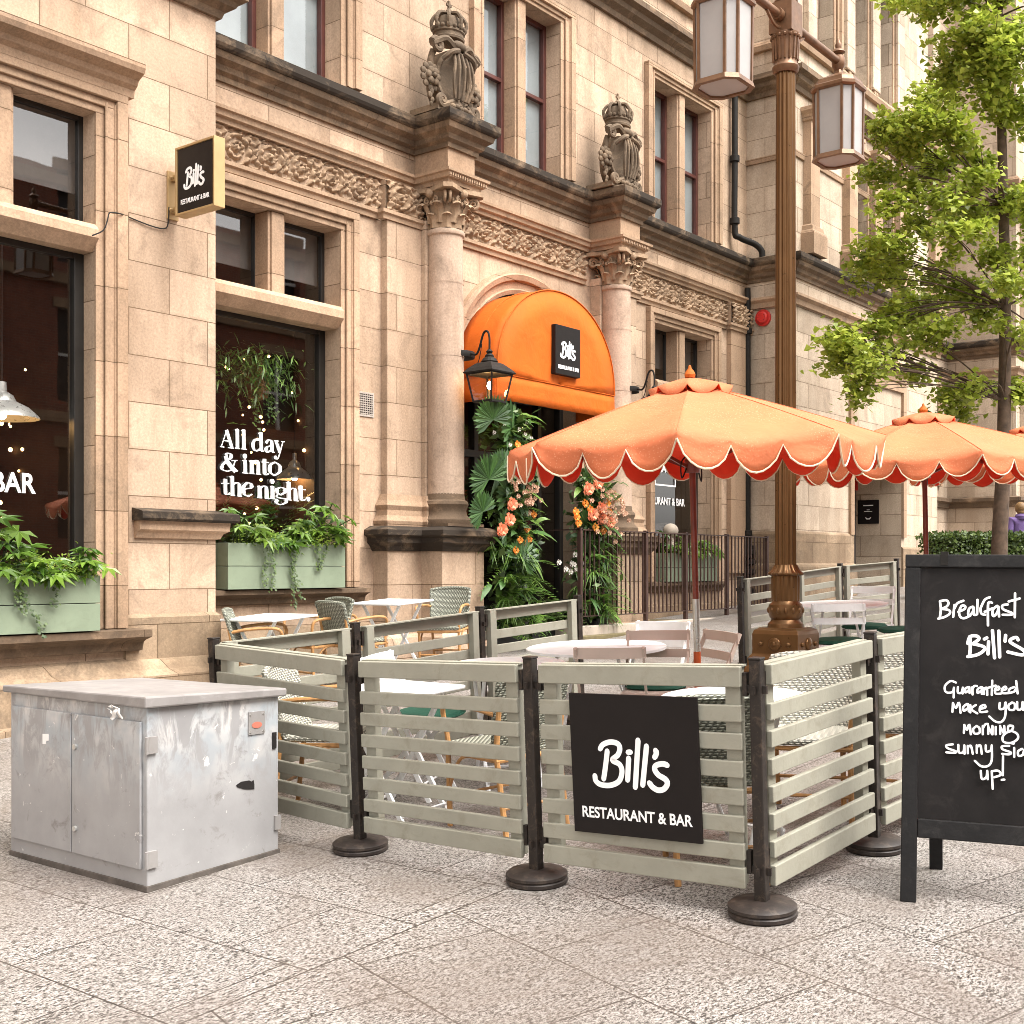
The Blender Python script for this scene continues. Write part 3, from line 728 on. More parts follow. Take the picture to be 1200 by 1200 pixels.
# plinth of the left wing: chamfered courses
pl = [(-14, YL), (XL, YL), (XL, YC)]
m = MB(); m.sweep([(6.12, YL), (XL, YL), (XL, YC)], [(0,.99),(.035,.96),(.035,.60),(0,.60)]); m.sweep(pl, [(0,.62),(.05,.60),(.10,.52),(.16,.47),(.16,-1.2),(0,-1.2)]); W(m, 'plinth', PLINTH)
m = MB(); m.sweep(pl, [(.16,.16),(.20,.14),(.20,-1.2),(.16,-1.2)]); W(m, 'plinth', PLINTH)
# base course of the middle
m = MB(); m.sweep([(XL, YC), (9.5, YC)], [(0,.80),(.04,.78),(.06,.70),(.06,-1.0),(0,-1.0)]); W(m, 'plinth', PLINTH); m = MB(); m.sweep([(14.9, YC), (XR, YC)], [(0,.85),(.05,.82),(.06,.70),(.06,-1.0),(0,-1.0)]); W(m, 'plinth', PLINTH)
# ledge on the pier of the left wing
m = MB(); m.sweep([(6.22, YL), (XL, YL), (XL, YC)], [(0,1.64),(.03,1.645),(.05,1.69),(.09,1.715),(.095,1.79),(0,1.79)]); W(m, 'ledge', TRIM)
m = MB(); m.sweep([(6.20, YL), (XL+.0, YL), (XL+.0, YC)], [(0,1.792),(.14,1.792),(.155,1.81),(.155,1.865),(.13,1.875),(0,1.90)]); W(m, 'ledge', SOOT)

# pilasters and pedestals
for mir in (0, 1):
    X = (lambda x: 24.50-x) if mir else (lambda x: x)
    m = MB()
    m.box(X(9.72), X(10.27), 9.40, YC, 2.18, 5.30); W(m, 'pilaster', STONE, bevel=.008); m = MB(); m.box(X(10.27), X(10.74), 9.33, YC, 2.18, 5.30)
    W(m, 'pilaster', STONE, bevel=.008)
    m = MB()
    P = [(9.60, YC), (9.60, 9.28), (10.14, 9.28), (10.14, 8.97), (10.86, 8.97), (10.86, YC)]
    if mir: P = [(X(a), b) for a, b in P][::-1]
    m.sweep(P, [(0,-.6),(0,1.58),(-.2,1.58),(-.2,-.6)], caps=False); m.sweep(P, [(0,.66),(.045,.62),(.06,.55),(.06,-.6),(0,-.6)])
    W(m, 'pedestal', STONE)
    m = MB(); m.sweep(P, [(-.2,1.57),(.02,1.57),(.05,1.62),(.09,1.66),(.10,1.72),(.14,1.74),(.14,1.80),(.05,1.84),(-.2,1.85)]); W(m, 'pedestal_cap', SOOT if not mir else SOOTLITE, bevel=.004); m = MB()
    # base mouldings of the pilaster
    P2 = [(9.70, YC), (9.70, 9.38), (10.26, 9.38), (10.26, 9.31), (10.76, 9.31), (10.76, YC)]
    if mir: P2 = [(X(a), b) for a, b in P2][::-1]
    m.sweep(P2, [(0,1.84),(.09,1.84),(.10,1.90),(.06,1.96),(.05,2.02),(.07,2.07),(.03,2.13),(0,2.2)])
    W(m, 'pedestal_base_moulding', TRIM, bevel=.004)

def leaf_strip(m, c, ang, r0, z0, h, w, out, lobes=3):
    """one curling acanthus leaf on a bell of radius r0"""
    rows = []
    n = 9
    for i in range(n+1):
        t = i/n
        r = r0 + out*(t**2.4) + .006; z = z0 + h*(t if t < .85 else .85-(t-.85)*.9)
        ww = w*(1-.45*t)*(0.80+0.20*abs(math.cos(t*math.pi*lobes)))
        row = []
        for j in range(-2, 3):
            a = ang + (ww*j/4)/max(r0, .05)
            rr = r + (.018 if j == 0 else (.004 if abs(j) == 1 else -.008))
            row.append(Vector((c[0]+rr*math.cos(a), c[1]+rr*math.sin(a), z - (0.012 if abs(j) == 2 else 0))))
        rows.append(row)
    m.grid(rows)
def spiral(c, u, v, r, turns=1.6, n=26, tight=.15):
    return [Vector(c)+u*(r*(1-(1-tight)*i/n)*math.cos(2*math.pi*turns*i/n)) + v*(r*(1-(1-tight)*i/n)*math.sin(2*math.pi*turns*i/n)) for i in range(n+1)]
for cx in (10.48, 13.98):
    cy = 9.22
    col_ = part('column', BLD); col_.matrix_basis = Matrix.Translation(Vector((cx, cy, 1.85)) - Vector(BLD.location))
    m = MB(); m.lathe([(.29,0),(.30,.03),(.30,.075),(.275,.10),(.245,.13),(.235,.18),(.25,.22),(.262,.25),(.25,.285),(.225,.30),(.217,.335),(.212,.37)], n=36)
    m.box(-.31, .31, -.31, .31, -.004, .028)
    m.build('column_base', SOOTLITE, col_, smooth=True)
    m = MB(); m.lathe([(.212,.36),(.213,1.2),(.208,2.2),(.196,3.2),(.196,3.27),(.215,3.285),(.222,3.31),(.215,3.335),(.198,3.345)], n=40)
    for zz in (1.05, 1.92, 2.75): m.lathe([(.2125,zz-.004),(.2135,zz),(.2125,zz+.004)], n=40, cap=False)
    m.build('column_shaft', PINK, col_, smooth=True)
    m = MB(); m.lathe([(.196,3.34),(.198,3.5),(.215,3.66),(.26,3.74)], n=24)
    for k in range(8):
        leaf_strip(m, (0,0), k*math.pi/4, .200, 3.345, .19, .15, .075)
        leaf_strip(m, (0,0), (k+.5)*math.pi/4, .203, 3.40, .27, .14, .115)
        for q in range(3): m.sphere((.24*math.cos((k+q/3)*math.pi/4), .24*math.sin((k+q/3)*math.pi/4), 3.62+.03*(q % 2)), .022, (1,1,1.2), 6, 5)
    for k in range(4):
        a = math.pi/4 + k*math.pi/2; u = Vector((math.cos(a), math.sin(a), 0)); v = Vector((0,0,1))
        for s_ in (-1, 1):
            tt = Vector((-u.y, u.x, 0))*.028*s_
            m.tube([Vector((0,0,3.60))+u*.20+tt, Vector((0,0,3.70))+u*.27+tt]+spiral(Vector((0,0,3.655))+u*.315+tt, v, u, .062), [.017]*2+[.019-.010*i/26 for i in range(27)], 6)
        b = k*math.pi/2; uu = Vector((math.cos(b), math.sin(b), 0)); w_ = Vector((-uu.y, uu.x, 0))
        m.sphere(uu*.27+Vector((0,0,3.72)), .05, (1,1,1), 8, 6)
        for s_ in (-1, 1): m.tube(spiral(uu*.25+w_*.06*s_+Vector((0,0,3.645)), v, w_*s_, .04, 1.3), [.013-.006*i/26 for i in range(27)], 5)
    ab = []
    for k in range(4):
        a = math.pi/4 + k*math.pi/2
        for t in (-.12, .12): ab.append((.43*math.cos(a+t), .43*math.sin(a+t)))
        ab.append((.265*math.cos(a+math.pi/4), .265*math.sin(a+math.pi/4)))
    m.prism(ab, 'z', 3.735, 3.785)
    m.build('capital', CARVE, col_, smooth=True)

# carved frieze: scrolls, rosettes and leaves in real relief
def frieze(name, x0, x1, y, z0, z1, seed):
    r_ = np.random.RandomState(seed); dx = .0115
    nx, nz_ = max(8, int((x1-x0)/dx)), int((z1-z0)/dx)
    X, Z = np.meshgrid(np.linspace(x0, x1, nx), np.linspace(z0, z1, nz_))
    zc, H = (z0+z1)/2, z1-z0
    p = .42; k0 = np.floor((X-x0)/p).astype(int); u = (X-x0) - (k0+.5)*p
    sg = np.where(k0 % 2 == 0, 1.0, -1.0)
    w = Z - zc - sg*.012
    r = np.hypot(u, w) + 1e-6; th = np.arctan2(w*sg, u)
    ang = np.cos(2*np.pi*r/.074 - th)
    h = np.clip(.5+.85*ang, 0, 1)*(r < .165)
    h *= .75+.25*np.cos(9*th+40*r)
    ros = np.clip(1-(r/.052)**2, 0, 1)*(.7+.5*np.abs(np.cos(2.5*th))); h = np.where(r < .05, ros, h)
    o = np.abs(np.abs(u)-p/2); th2 = np.arctan2(Z-zc, o+.01)
    lf = np.clip(.55+.6*np.cos(7*th2)*np.cos(np.hypot(o, Z-zc)*52), 0, 1)
    h = np.where(r >= .165, lf*.9, h)
    nz2 = sum(np.sin(X*a+Z*b+c)*s for a, b, c, s in [(r_.uniform(40,130)*r_.choice([-1,1]), r_.uniform(40,130), r_.uniform(0,6), .055) for _ in range(9)])
    h = np.clip(h*(1+nz2), 0, 1.25)
    h = h*np.clip((Z-z0)/.018, 0, 1)*np.clip((z1-Z)/.018, 0, 1)
    Y = y + .012 - h*.07
    m = MB(); m.grid([[Vector((X[i,j], Y[i,j], Z[i,j])) for j in range(nx)] for i in range(nz_)])
    o = W(m, name, CARVE, smooth='all', fix=False)
fs = [(XL+.0, 9.70), (10.90, 13.64), (14.80, XR-.72)]
for i, (a, b) in enumerate(fs): frieze('frieze', a, b, YC, 5.30, 5.645, 10+i)
frieze('frieze', 9.70, 10.29, 9.395, 5.30, 5.645, 20); frieze('frieze', 14.25, 14.84, 9.395, 5.30, 5.645, 21)
frieze('frieze', XR-.70, XR-.02, 9.40, 5.30, 5.645, 22)
for a, b, y in ((9.70,10.29,9.395),(14.22,14.80,9.395),(XR-.70,XR-.02,9.40)): m = MB(); m.box(a, b, y+.02, YC, 5.302, 5.643); W(m, 'frieze_backing', TRIM)
m = MB(); m.box(XR-.68, XR-.03, 9.42, YC, 1.3, 5.22); W(m, 'pilaster', TRIM)
m = MB()
for a, b in ((XL, 9.66), (10.92, 13.62), (14.84, XR-.74)):
    m.sweep([(a, YC), (b, YC)], [(0,5.20),(.03,5.20),(.035,5.245),(.06,5.26),(.06,5.298),(0,5.298)])
for a, b, y in ((9.66,10.32,9.40),(14.18,14.84,9.40),(XR-.74,XR-.01,9.41)):
    m.sweep([(a, YC), (a, y), (b, y), (b, YC)], [(0,5.20),(.02,5.20),(.025,5.245),(.05,5.26),(.05,5.298),(0,5.298)])
W(m, 'frieze_moulding', TRIM)

# archivolt round the door
m = MB(); prof = [(1.22,0),(1.22,-.03),(1.27,-.05),(1.29,-.03),(1.37,-.035),(1.385,-.08),(1.45,-.10),(1.47,-.075),(1.50,-.07),(1.50,0)]
rows = []
for i in range(41):
    a = math.pi*(1-i/40)
    rows.append([(DCX+r*math.cos(a), YC+q, DSP+r*math.sin(a)) for r, q in prof])
m.grid(rows); W(m, 'archivolt', TRIM, smooth=True)
m = MB()
for s_ in (-1, 1):
    xx = [(1.22,-.03),(1.27,-.05),(1.37,-.035),(1.385,-.08),(1.50,-.07)]
    m.box(DCX+s_*1.22, DCX+s_*1.36, YC-.035, YC, -1, 3.45); m.box(DCX+s_*1.2, DCX+s_*1.52, YC-.11, YC, 3.45, 3.598)
W(m, 'door_surround', TRIM, bevel=.006)
# doorway: dark lobby with black glazed doors
dw = part('doorway', BLD)
m = MB(); y1 = YC+.35; y2 = YC+3.4
m.quad((11.0,y1,-1), (11.0,y2,-1), (11.0,y2,4.9), (11.0,y1,4.9)); m.quad((13.54,y1,-1), (13.54,y2,-1), (13.54,y2,4.9), (13.54,y1,4.9))
m.quad((11.0,y2,-1), (13.54,y2,-1), (13.54,y2,4.9), (11.0,y2,4.9)); m.quad((11.0,y1,4.9), (13.54,y1,4.9), (13.54,y2,4.9), (11.0,y2,4.9)); m.quad((11.0,y1,.55), (13.54,y1,.55), (13.54,y2,.55), (11.0,y2,.55))
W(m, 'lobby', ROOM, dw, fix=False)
m = MB()
for x in (11.05, 11.62, 12.22, 12.32, 12.92, 13.41): m.box(x, x+.08, y1-.10, y1-.02, -.2, 3.6)
for z in (2.75, 3.52): m.box(11.06, 13.48, y1-.105, y1-.025, z, z+.09)
m.box(11.06, 11.7, y1-.10, y1-.03, .3, .95); m.box(12.9, 13.48, y1-.10, y1-.03, .3, .95)
W(m, 'door_frame', BLACKFRAME, dw, bevel=.004)
m = MB(); m.quad((11.05,y1-.05,.5), (13.49,y1-.05,.5), (13.49,y1-.05,3.55), (11.05,y1-.05,3.55)); W(m, 'door_glass', GLASS, dw, fix=False)
# ---- windows
def architrave(m, x0, x1, z0, z1, y, w=.36, head=.2):
    """moulded stone surround: nested steps, jambs butt the head"""
    for a, b, d in ((0,.30,.025), (.30,.62,.05), (.62,1.0,.085)):
        m.box(x0-w*b, x0-w*a, y-d, y, z0, z1+head*a); m.box(x1+w*a, x1+w*b, y-d, y, z0, z1+head*a)
        m.box(x0-w*b, x1+w*b, y-d-.002, y, z1+head*a, z1+head*b)
    for xx, s_ in ((x0-w*.30, -1), (x1+w*.30, 1), (x0-w*.62, -1), (x1+w*.62, 1)):
        m.tube([(xx, y-.05, z0), (xx, y-.05, z1+head*.5)], .014, 8)
def room(x0, x1, y, z0, z1, depth, par, mat=None, floor=None):
    m = MB(); y1 = y+depth
    m.quad((x0,y,z0), (x0,y1,z0), (x0,y1,z1), (x0,y,z1)); m.quad((x1,y,z0), (x1,y1,z0), (x1,y1,z1), (x1,y,z1))
    m.quad((x0,y1,z0), (x1,y1,z0), (x1,y1,z1), (x0,y1,z1)); m.quad((x0,y,z0), (x1,y,z0), (x1,y1,z0), (x0,y1,z0)); m.quad((x0,y,z1), (x1,y,z1), (x1,y1,z1), (x0,y1,z1))
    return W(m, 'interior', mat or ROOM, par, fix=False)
def shop_window(x0, x1, zs, ztr0, ztr1, zh, y, rev, mull, blind=True, arch_w=.215):
    w = part('window', BLD)
    g = y+rev
    m = MB()
    for a, b in mull: m.box(a, b, y+.01, g, ztr1, zh); m.box(a-.03, b+.03, y+.035, g, ztr1, zh)
    W(m, 'mullion', TRIM, w, bevel=.008)
    m = MB(); m.prism([(y-.07, ztr0+.10), (y-.07, ztr1-.05), (y-.02, ztr1), (g, ztr1), (g, ztr0), (y+.03, ztr0), (y-.02, ztr0+.05)], 'x', x0, x1)
    W(m, 'transom', TRIM, w)
    m = MB(); f = .055
    m.box(x0, x0+f*1.3, g-.03, g+.05, zs, ztr0); m.box(x1-f*1.6, x1, g-.03, g+.05, zs, ztr0); m.box(x0+f*1.3, x1-f*1.6, g-.025, g+.045, ztr0-.05, ztr0); m.box(x0+f*1.3, x1-f*1.6, g-.025, g+.045, zs, zs+.08)
    ed = [x0] + [q for ab in mull for q in ab] + [x1]
    for i in range(0, len(ed), 2):
        a, b = ed[i], ed[i+1]
        m.box(a, a+.03, g-.02, g+.03, ztr1, zh); m.box(b-.045, b, g-.02, g+.03, ztr1, zh); m.box(a+.03, b-.045, g-.018, g+.028, zh-.04, zh); m.box(a+.03, b-.045, g-.018, g+.028, ztr1, ztr1+.035)
    W(m, 'window_frame', BLACKFRAME, w, bevel=.004)
    m = MB(); m.quad((x0,g+.005,zs), (x1,g+.005,zs), (x1,g+.005,ztr0), (x0,g+.005,ztr0)); m.quad((x0,g+.005,ztr1), (x1,g+.005,ztr1), (x1,g+.005,zh), (x0,g+.005,zh))
    W(m, 'pane', GLASS, w, fix=False)
    m = MB(); zb = ztr1+.33*(zh-ztr1)
    m.box(x0, x1, g+.10, g+.12, zb, zh+.02); W(m, 'blind', BLIND_DARK, w)
    room(x0-.25, x1+.45, g+.06, zs-.3, zh+.1, 3.2, w)
    m = MB()
    for k in range(5): m.box(x0-.2+k*.5, x0+.05+k*.5, g+2.9, g+3.0, zs, 3.3+.15*(k % 2))
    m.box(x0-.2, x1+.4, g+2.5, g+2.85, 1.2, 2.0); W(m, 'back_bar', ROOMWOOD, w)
    m = MB(); architrave(m, x0, x1, zs, zh, y, arch_w); W(m, 'window_surround', TRIM, w, bevel=.006)
    return w
w2 = shop_window(*W2, 1.18, 3.92, 4.15, 4.97, YC, .25, [(8.18, 8.34)])
w3 = shop_window(*W3, 1.18, 3.92, 4.15, 4.97, YC, .25, [(16.16, 16.32)])
w1 = shop_window(4.24, 5.84, .88, 4.00, 4.22, 5.15, YL, .18, [(4.95, 5.12)], arch_w=.27)
for w, a, b, z, y in ((w2, 6.98, 9.42, 1.18, YC), (w3, 15.1, 17.40, 1.18, YC), (w1, 3.9, 6.25, .88, YL)):
    m = MB(); m.sweep([(a, y), (b, y)], [(0,z-.16),(.05,z-.15),(.07,z-.09),(.13,z-.06),(.15,z-.055),(.15,z-.012),(0,z-.004)] if w is not w1 else [(0,z-.20),(.08,z-.19),(.10,z-.12),(.13,z-.10),(.21,z-.075),(.22,z-.07),(.22,z-.012),(0,z-.004)])
    W(m, 'window_sill', SOOTLITE, w)
# hood over the big left window
m = MB(); a, b = 3.9, 6.16
m.sweep([(a, YL), (b, YL)], [(0,5.34),(.09,5.34),(.10,5.40),(.14,5.43),(.16,5.47),(.24,5.51),(.255,5.55),(.255,5.585),(0,5.64)]); W(m, 'window_hood', TRIM, w1)
def upper_window(x0, x1, z0, z1, y, rev, mull, midz, trim=True, frame=BROWNFRAME, blind=BLIND):
    w = part('window', BLD); g = y+rev
    ed = [x0] + [q for ab in mull for q in ab] + [x1]
    if mull:
        m = MB()
        for a, b in mull: m.box(a, b, y+.01, g, z0, z1); m.box(a-.025, b+.025, y+.04, g, z0, z1)
        W(m, 'mullion', TRIM, w, bevel=.008)
    m = MB()
    for i in range(0, len(ed), 2):
        a, b = ed[i]+(.025 if i else 0), ed[i+1]-(.025 if i+2 < len(ed) else 0)
        m.box(a, a+.045, g-.03, g+.04, z0, z1); m.box(b-.055, b, g-.03, g+.04, z0, z1)
        for zz in (z0, midz, z1-.05): m.box(a+.045, b-.055, g-.028, g+.038, zz, zz+.05)
    W(m, 'window_frame', frame, w, bevel=.004)
    m = MB(); m.quad((x0,g+.005,z0), (x1,g+.005,z0), (x1,g+.005,z1), (x0,g+.005,z1)); W(m, 'pane', GLASS_UP, w, fix=False)
    m = MB(); m.box(x0, x1, g+.05, g+.08, z0, z1); W(m, 'blind', blind, w)
    if trim:
        m = MB(); architrave(m, x0, x1, z0, z1, y, .26, .16); W(m, 'window_surround', TRIM, w, bevel=.006)
    return w
for (a, b), mu in ((W2, (8.18, 8.34)), (U2, (12.19, 12.35)), (W3, (16.16, 16.32))):
    upper_window(a, b, 6.50, 8.55, YC, .25, [mu], 7.52); upper_window(a, b, 10.3, 12.4, YC, .25, [mu], 11.4)
for a, b in ((20.55, 21.25), (21.75, 22.45)):
    upper_window(a, b, 6.75, 8.65, YR, .3, [], 7.8, True); upper_window(a, b, 9.9, 12.2, YR, .3, [], 11.0, True)
upper_window(19.0, 19.8, 9.9, 12.2, YR, .3, [], 11.0, True)
for z0, z1 in ((3.2, 5.3), (6.8, 9.0), (10.2, 12.6)): upper_window(25.6, 27.2, z0, z1, YC, .3, [(26.33, 26.47)], (z0+z1)/2)
for a in (29.2, 32.5):
    for z0, z1 in ((2.6, 5.3), (6.8, 9.0)): upper_window(a, a+1.6, z0, z1, YF, .3, [(a+.73, a+.87)], (z0+z1)/2)
upper_window(29.2, 30.8, 10.2, 12.6, YF, .3, [(29.93, 30.07)], 11.4)
upper_window(.6, 3.0, .88, 5.15, YL, .18, [(1.7, 1.86)], 4.05, True, BLACKFRAME, ROOM)
# pilasters of the right wing, upper floor
m = MB()
for x in (18.62, 20.18, 21.32, 22.52, 24.4):
    m = MB(); m.box(x, x+.34, YR-.14, YR, 6.72, 8.72); m.sweep([(x-.0, YR), (x, YR-.14), (x+.34, YR-.14), (x+.34, YR)], [(0,8.62),(.03,8.64),(.05,8.72),(.10,8.78),(.10,8.84),(0,8.86)])
    m.sweep([(x, YR), (x, YR-.14), (x+.34, YR-.14), (x+.34, YR)], [(0,6.96),(.04,6.93),(.05,6.86),(.09,6.80),(.09,6.46),(0,6.46)]); W(m, 'pilaster', TRIM)
m = MB()
for x in (18.62, 20.18, 21.32, 22.52, 24.4): m = MB(); m.box(x, x+.34, YR-.10, YR, 9.98, 12.6); W(m, 'pilaster', STONE_PALE, bevel=.01)
for a, b, c, d in ((XF+.3, XF+.75, 6.5, 9.04), (31.3, 31.8, 6.5, 9.04), (XF+.3, XF+.75, 2.0, 5.6), (31.3, 31.8, 2.0, 5.6)): m = MB(); m.box(a, b, YF-.12, YF, c, d); W(m, 'pilaster', STONE_PALE, bevel=.01)
m = MB(); m.sweep([(XR, YC), (XR, YR), (XR2, YR)], [(0,8.0),(.03,8.0),(.05,8.08),(0,8.10)]); W(m, 'string_course', TRIM)
# right wing side door
rd = part('side_door', BLD)
m = MB(); m.box(20.6, 20.78, 9.55, 9.68, -.2, 3.16); m.box(22.75, 22.93, 9.55, 9.68, -.2, 3.16); m.box(20.78, 22.75, 9.56, 9.67, 2.5, 2.62); m.box(21.7, 21.8, 9.56, 9.67, -.2, 2.5)
W(m, 'door_frame', GREYSTEEL, rd, bevel=.005)
m = MB(); m.box(20.6, 22.93, 9.69, 9.72, -.4, 3.16); W(m, 'door_leaf', BLACKFRAME, rd)
m = MB()
m.box(20.45, 20.6, YR-.05, YR, 1.96, 4.85); m.box(22.93, 23.08, YR-.05, YR, 1.96, 4.85); m.box(20.6, 22.93, YR-.05, YR, 4.7, 4.85)
m.sweep([(20.6, YR), (22.93, YR)], [(0,3.62),(.03,3.63),(.05,3.68),(.05,3.72),(0,3.74)])
m.sweep([(20.35, YR), (23.18, YR)], [(0,4.88),(.06,4.88),(.08,4.98),(.15,5.04),(.20,5.10),(.21,5.18),(0,5.22)])
W(m, 'door_surround', TRIM, rd)
m = MB(); m.sweep([(XR2, YC), (XF, YC), (XF, YF), (44, YF)], [(0,2.72),(.06,2.73),(.09,2.82),(.15,2.86),(.15,2.93),(0,2.97)]); W(m, 'string_course', SOOTLITE)

# crowned cartouches on the cornice
def cartouche(cx):
    S = part('crowned_cartouche', BLD); S.matrix_basis = Matrix.Translation(Vector((cx, 9.22, 6.43)) - Vector(BLD.location)) @ Matrix.Diagonal((1.14, 1.0, 1.0, 1))
    X, Y_, Z = Vector((1,0,0)), Vector((0,1,0)), Vector((0,0,1))
    m = MB()        # curved shield, strapwork
    rows = []
    for i in range(15):
        t = i/14; z = .10+.60*t
        hw = .21*(math.sin(math.pi*(.18+.70*t))**.6)*(1.0 if t > .25 else .72+1.1*t)
        rows.append([Vector((hw*q, -.20-.10*math.cos(q*1.45)+.05*math.sin(t*3), z)) for q in np.linspace(-1, 1, 11)])
    m.grid(rows)
    rows2 = [[Vector((p.x*.9, .03, p.z)) for p in r] for r in rows]
    m.grid([[a, b] for a, b in zip([r[0] for r in rows], [r[0] for r in rows2])]); m.grid([[a, b] for a, b in zip([r[-1] for r in rows], [r[-1] for r in rows2])])
    m.grid([rows[0], rows2[0]]); m.grid([rows[-1], rows2[-1]])
    for q in (-.8, -.35, .12, .55, .9): m.tube(smooth_line([(.12*q, -.29, .68), (.15*q, -.335, .52), (.17*q, -.33, .34), (.11*q, -.30, .16)], 4), .018, 6)
    m.tube(smooth_line([r[0]+Vector((-.01,-.01,0)) for r in rows[::3]], 3), .026, 6); m.tube(smooth_line([r[-1]+Vector((.01,-.01,0)) for r in rows[::3]], 3), .026, 6)
    S_ = m.build('shield', STATUE, S, smooth=True)
    m = MB()        # scrolls
    for s_ in (-1, 1):
        m.tube(smooth_line([(.05*s_, -.26, .73), (.16*s_, -.25, .80), (.25*s_, -.22, .76)], 4)+spiral((.27*s_, -.22, .70), X*s_, Z, .075), [.04]*9+[.04-.018*i/26 for i in range(27)], 7)
        m.tube(smooth_line([(.27*s_, -.16, .66), (.29*s_, -.14, .55), (.25*s_, -.12, .45)], 4), .035, 7)
        m.tube(smooth_line([(.10*s_, -.28, .12), (.22*s_, -.26, .05)], 4)+spiral((.24*s_, -.26, .10), -Z, X*s_, .06, 1.4), .032, 7)
        c = Vector((.30*s_, -.15, .36))   # rosette with leaves hanging at the side
        m.sphere(c+Vector((.0,-.07,0)), .028, (1,1,1), 8, 6)
        for k in range(6):
            a = k*math.pi/3; m.sphere(c+Vector((.062*math.cos(a), -.045, .062*math.sin(a))), .042, (1,.6,1), 8, 6)
        for k in range(11):
            a = k*2*math.pi/11; m.sphere(c+Vector((.115*math.cos(a), -.01, .125*math.sin(a))), .038, (1,.7,1), 7, 5)
        for k in range(4): m.sphere(c+Vector((.02*s_*math.sin(k*2), -.01, -.16-.045*k)), .035-.004*k, (1,.8,1.2), 7, 5)
    for k in range(5): m.sphere((-.12+.06*k, -.30, .06+.01*(k % 2)), .04, (1,.8,.8), 8, 6)
    m.box(-.30, .30, -.26, .16, -.01, .055)
    for s_ in (-1, 1): m.tube(smooth_line([(.04*s_, -.30, .70), (.16*s_, -.33, .64), (.22*s_, -.25, .56)], 4), .03, 7)
    m.sphere((0, -.27, .77), .07, (1.5,.8,.8), 10, 6)
    m.build('scrollwork', STATUE, S, smooth=True)
    m = MB()        # crown
    c = Vector((0, -.12, .84))
    m.lathe([(.10,0),(.165,.015),(.17,.04),(.16,.05),(.158,.085),(.172,.10),(.168,.125),(.15,.13),(.12,.125)], c, 20)
    for k in range(8):
        a = k*math.pi/4; u = Vector((math.cos(a), math.sin(a), 0))
        m.tube(smooth_line([c+u*.155+Z*.12, c+u*.185+Z*.22, c+u*.13+Z*.31, c+u*.03+Z*.335], 4), .022, 6)
        m.sphere(c+u*.168+Z*.155, .03, (1,1,1.3), 6, 5); m.sphere(c+u*.183+Z*.24, .022, (1,1,1), 6, 5)
        v = Vector((math.cos(a+.39), math.sin(a+.39), 0)); m.sphere(c+v*.165+Z*.145, .025, (1,1,1), 6, 5)
    m.lathe([(.13,.12),(.145,.20),(.11,.28),(.0,.32)], c, 14)
    m.sphere(c+Z*.36, .035, (1,1,1), 8, 6); m.box(-.012, .012, -.132, -.108, 1.22, 1.32); m.box(-.035, .035, -.130, -.110, 1.26, 1.285)
    m.build('crown', STATUE, S, smooth=True)
for cx in (10.40, 13.84): cartouche(cx)

# ------------------------------------------------------------------ brick building across the street, seen in the window reflections
BB = thing('brick_building', 'red brick building across the street, reflected in the dark shop windows', 'building', (15, -15, gz(15)))
m = MB(); ops = []
for i in range(12):
    for j in range(3): ops.append((-6+i*4.2, -4.4+i*4.2, 2.2+j*3.9, 4.8+j*3.9))
yb = -13.0
X = sorted({-12, 48, *[o[0] for o in ops], *[o[1] for o in ops]}); Z = sorted({-3, 12.4, *[o[2] for o in ops], *[o[3] for o in ops]})
for i in range(len(X)-1):
    for j in range(len(Z)-1):
        cx, cz = (X[i]+X[i+1])/2, (Z[j]+Z[j+1])/2
        if any(o[0] < cx < o[1] and o[2] < cz < o[3] for o in ops): continue
        m.quad((X[i],yb,Z[j]), (X[i+1],yb,Z[j]), (X[i+1],yb,Z[j+1]), (X[i],yb,Z[j+1]))
for a, b, c, d in ops:
    m.quad((a,yb,c), (a,yb-.3,c), (a,yb-.3,d), (a,yb,d)); m.quad((b,yb,c), (b,yb-.3,c), (b,yb-.3,d), (b,yb,d)); m.quad((a,yb,d), (b,yb,d), (b,yb-.3,d), (a,yb-.3,d)); m.quad((a,yb,c), (b,yb,c), (b,yb-.3,c), (a,yb-.3,c))
m.box(-12, 48, yb-9, yb-.5, 12.2, 12.4)
m.build('wall', BRICK, BB, world=True, fix=False)
m = MB()
for z in (1.4, 5.5, 9.4, 12.1): m.box(-12, 48, yb, yb+.18, z, z+.28)
for a, b, c, d in ops: m.box(a-.15, b+.15, yb, yb+.06, d, d+.3)
m.build('stone_band', TRIM, BB, world=True)
m = MB()
for a, b, c, d in ops: m.quad((a,yb-.29,c), (b,yb-.29,c), (b,yb-.29,d), (a,yb-.29,d))
m.build('window', BLACKFRAME, BB, world=True, fix=False)
m = MB()
for a, b, c, d in ops: m.box((a+b)/2-.05, (a+b)/2+.05, yb-.28, yb-.2, c, d); m.box(a, b, yb-.28, yb-.21, (c+d)/2-.04, (c+d)/2+.04)
m.build('window_frame', WHITEMETAL, BB, world=True)
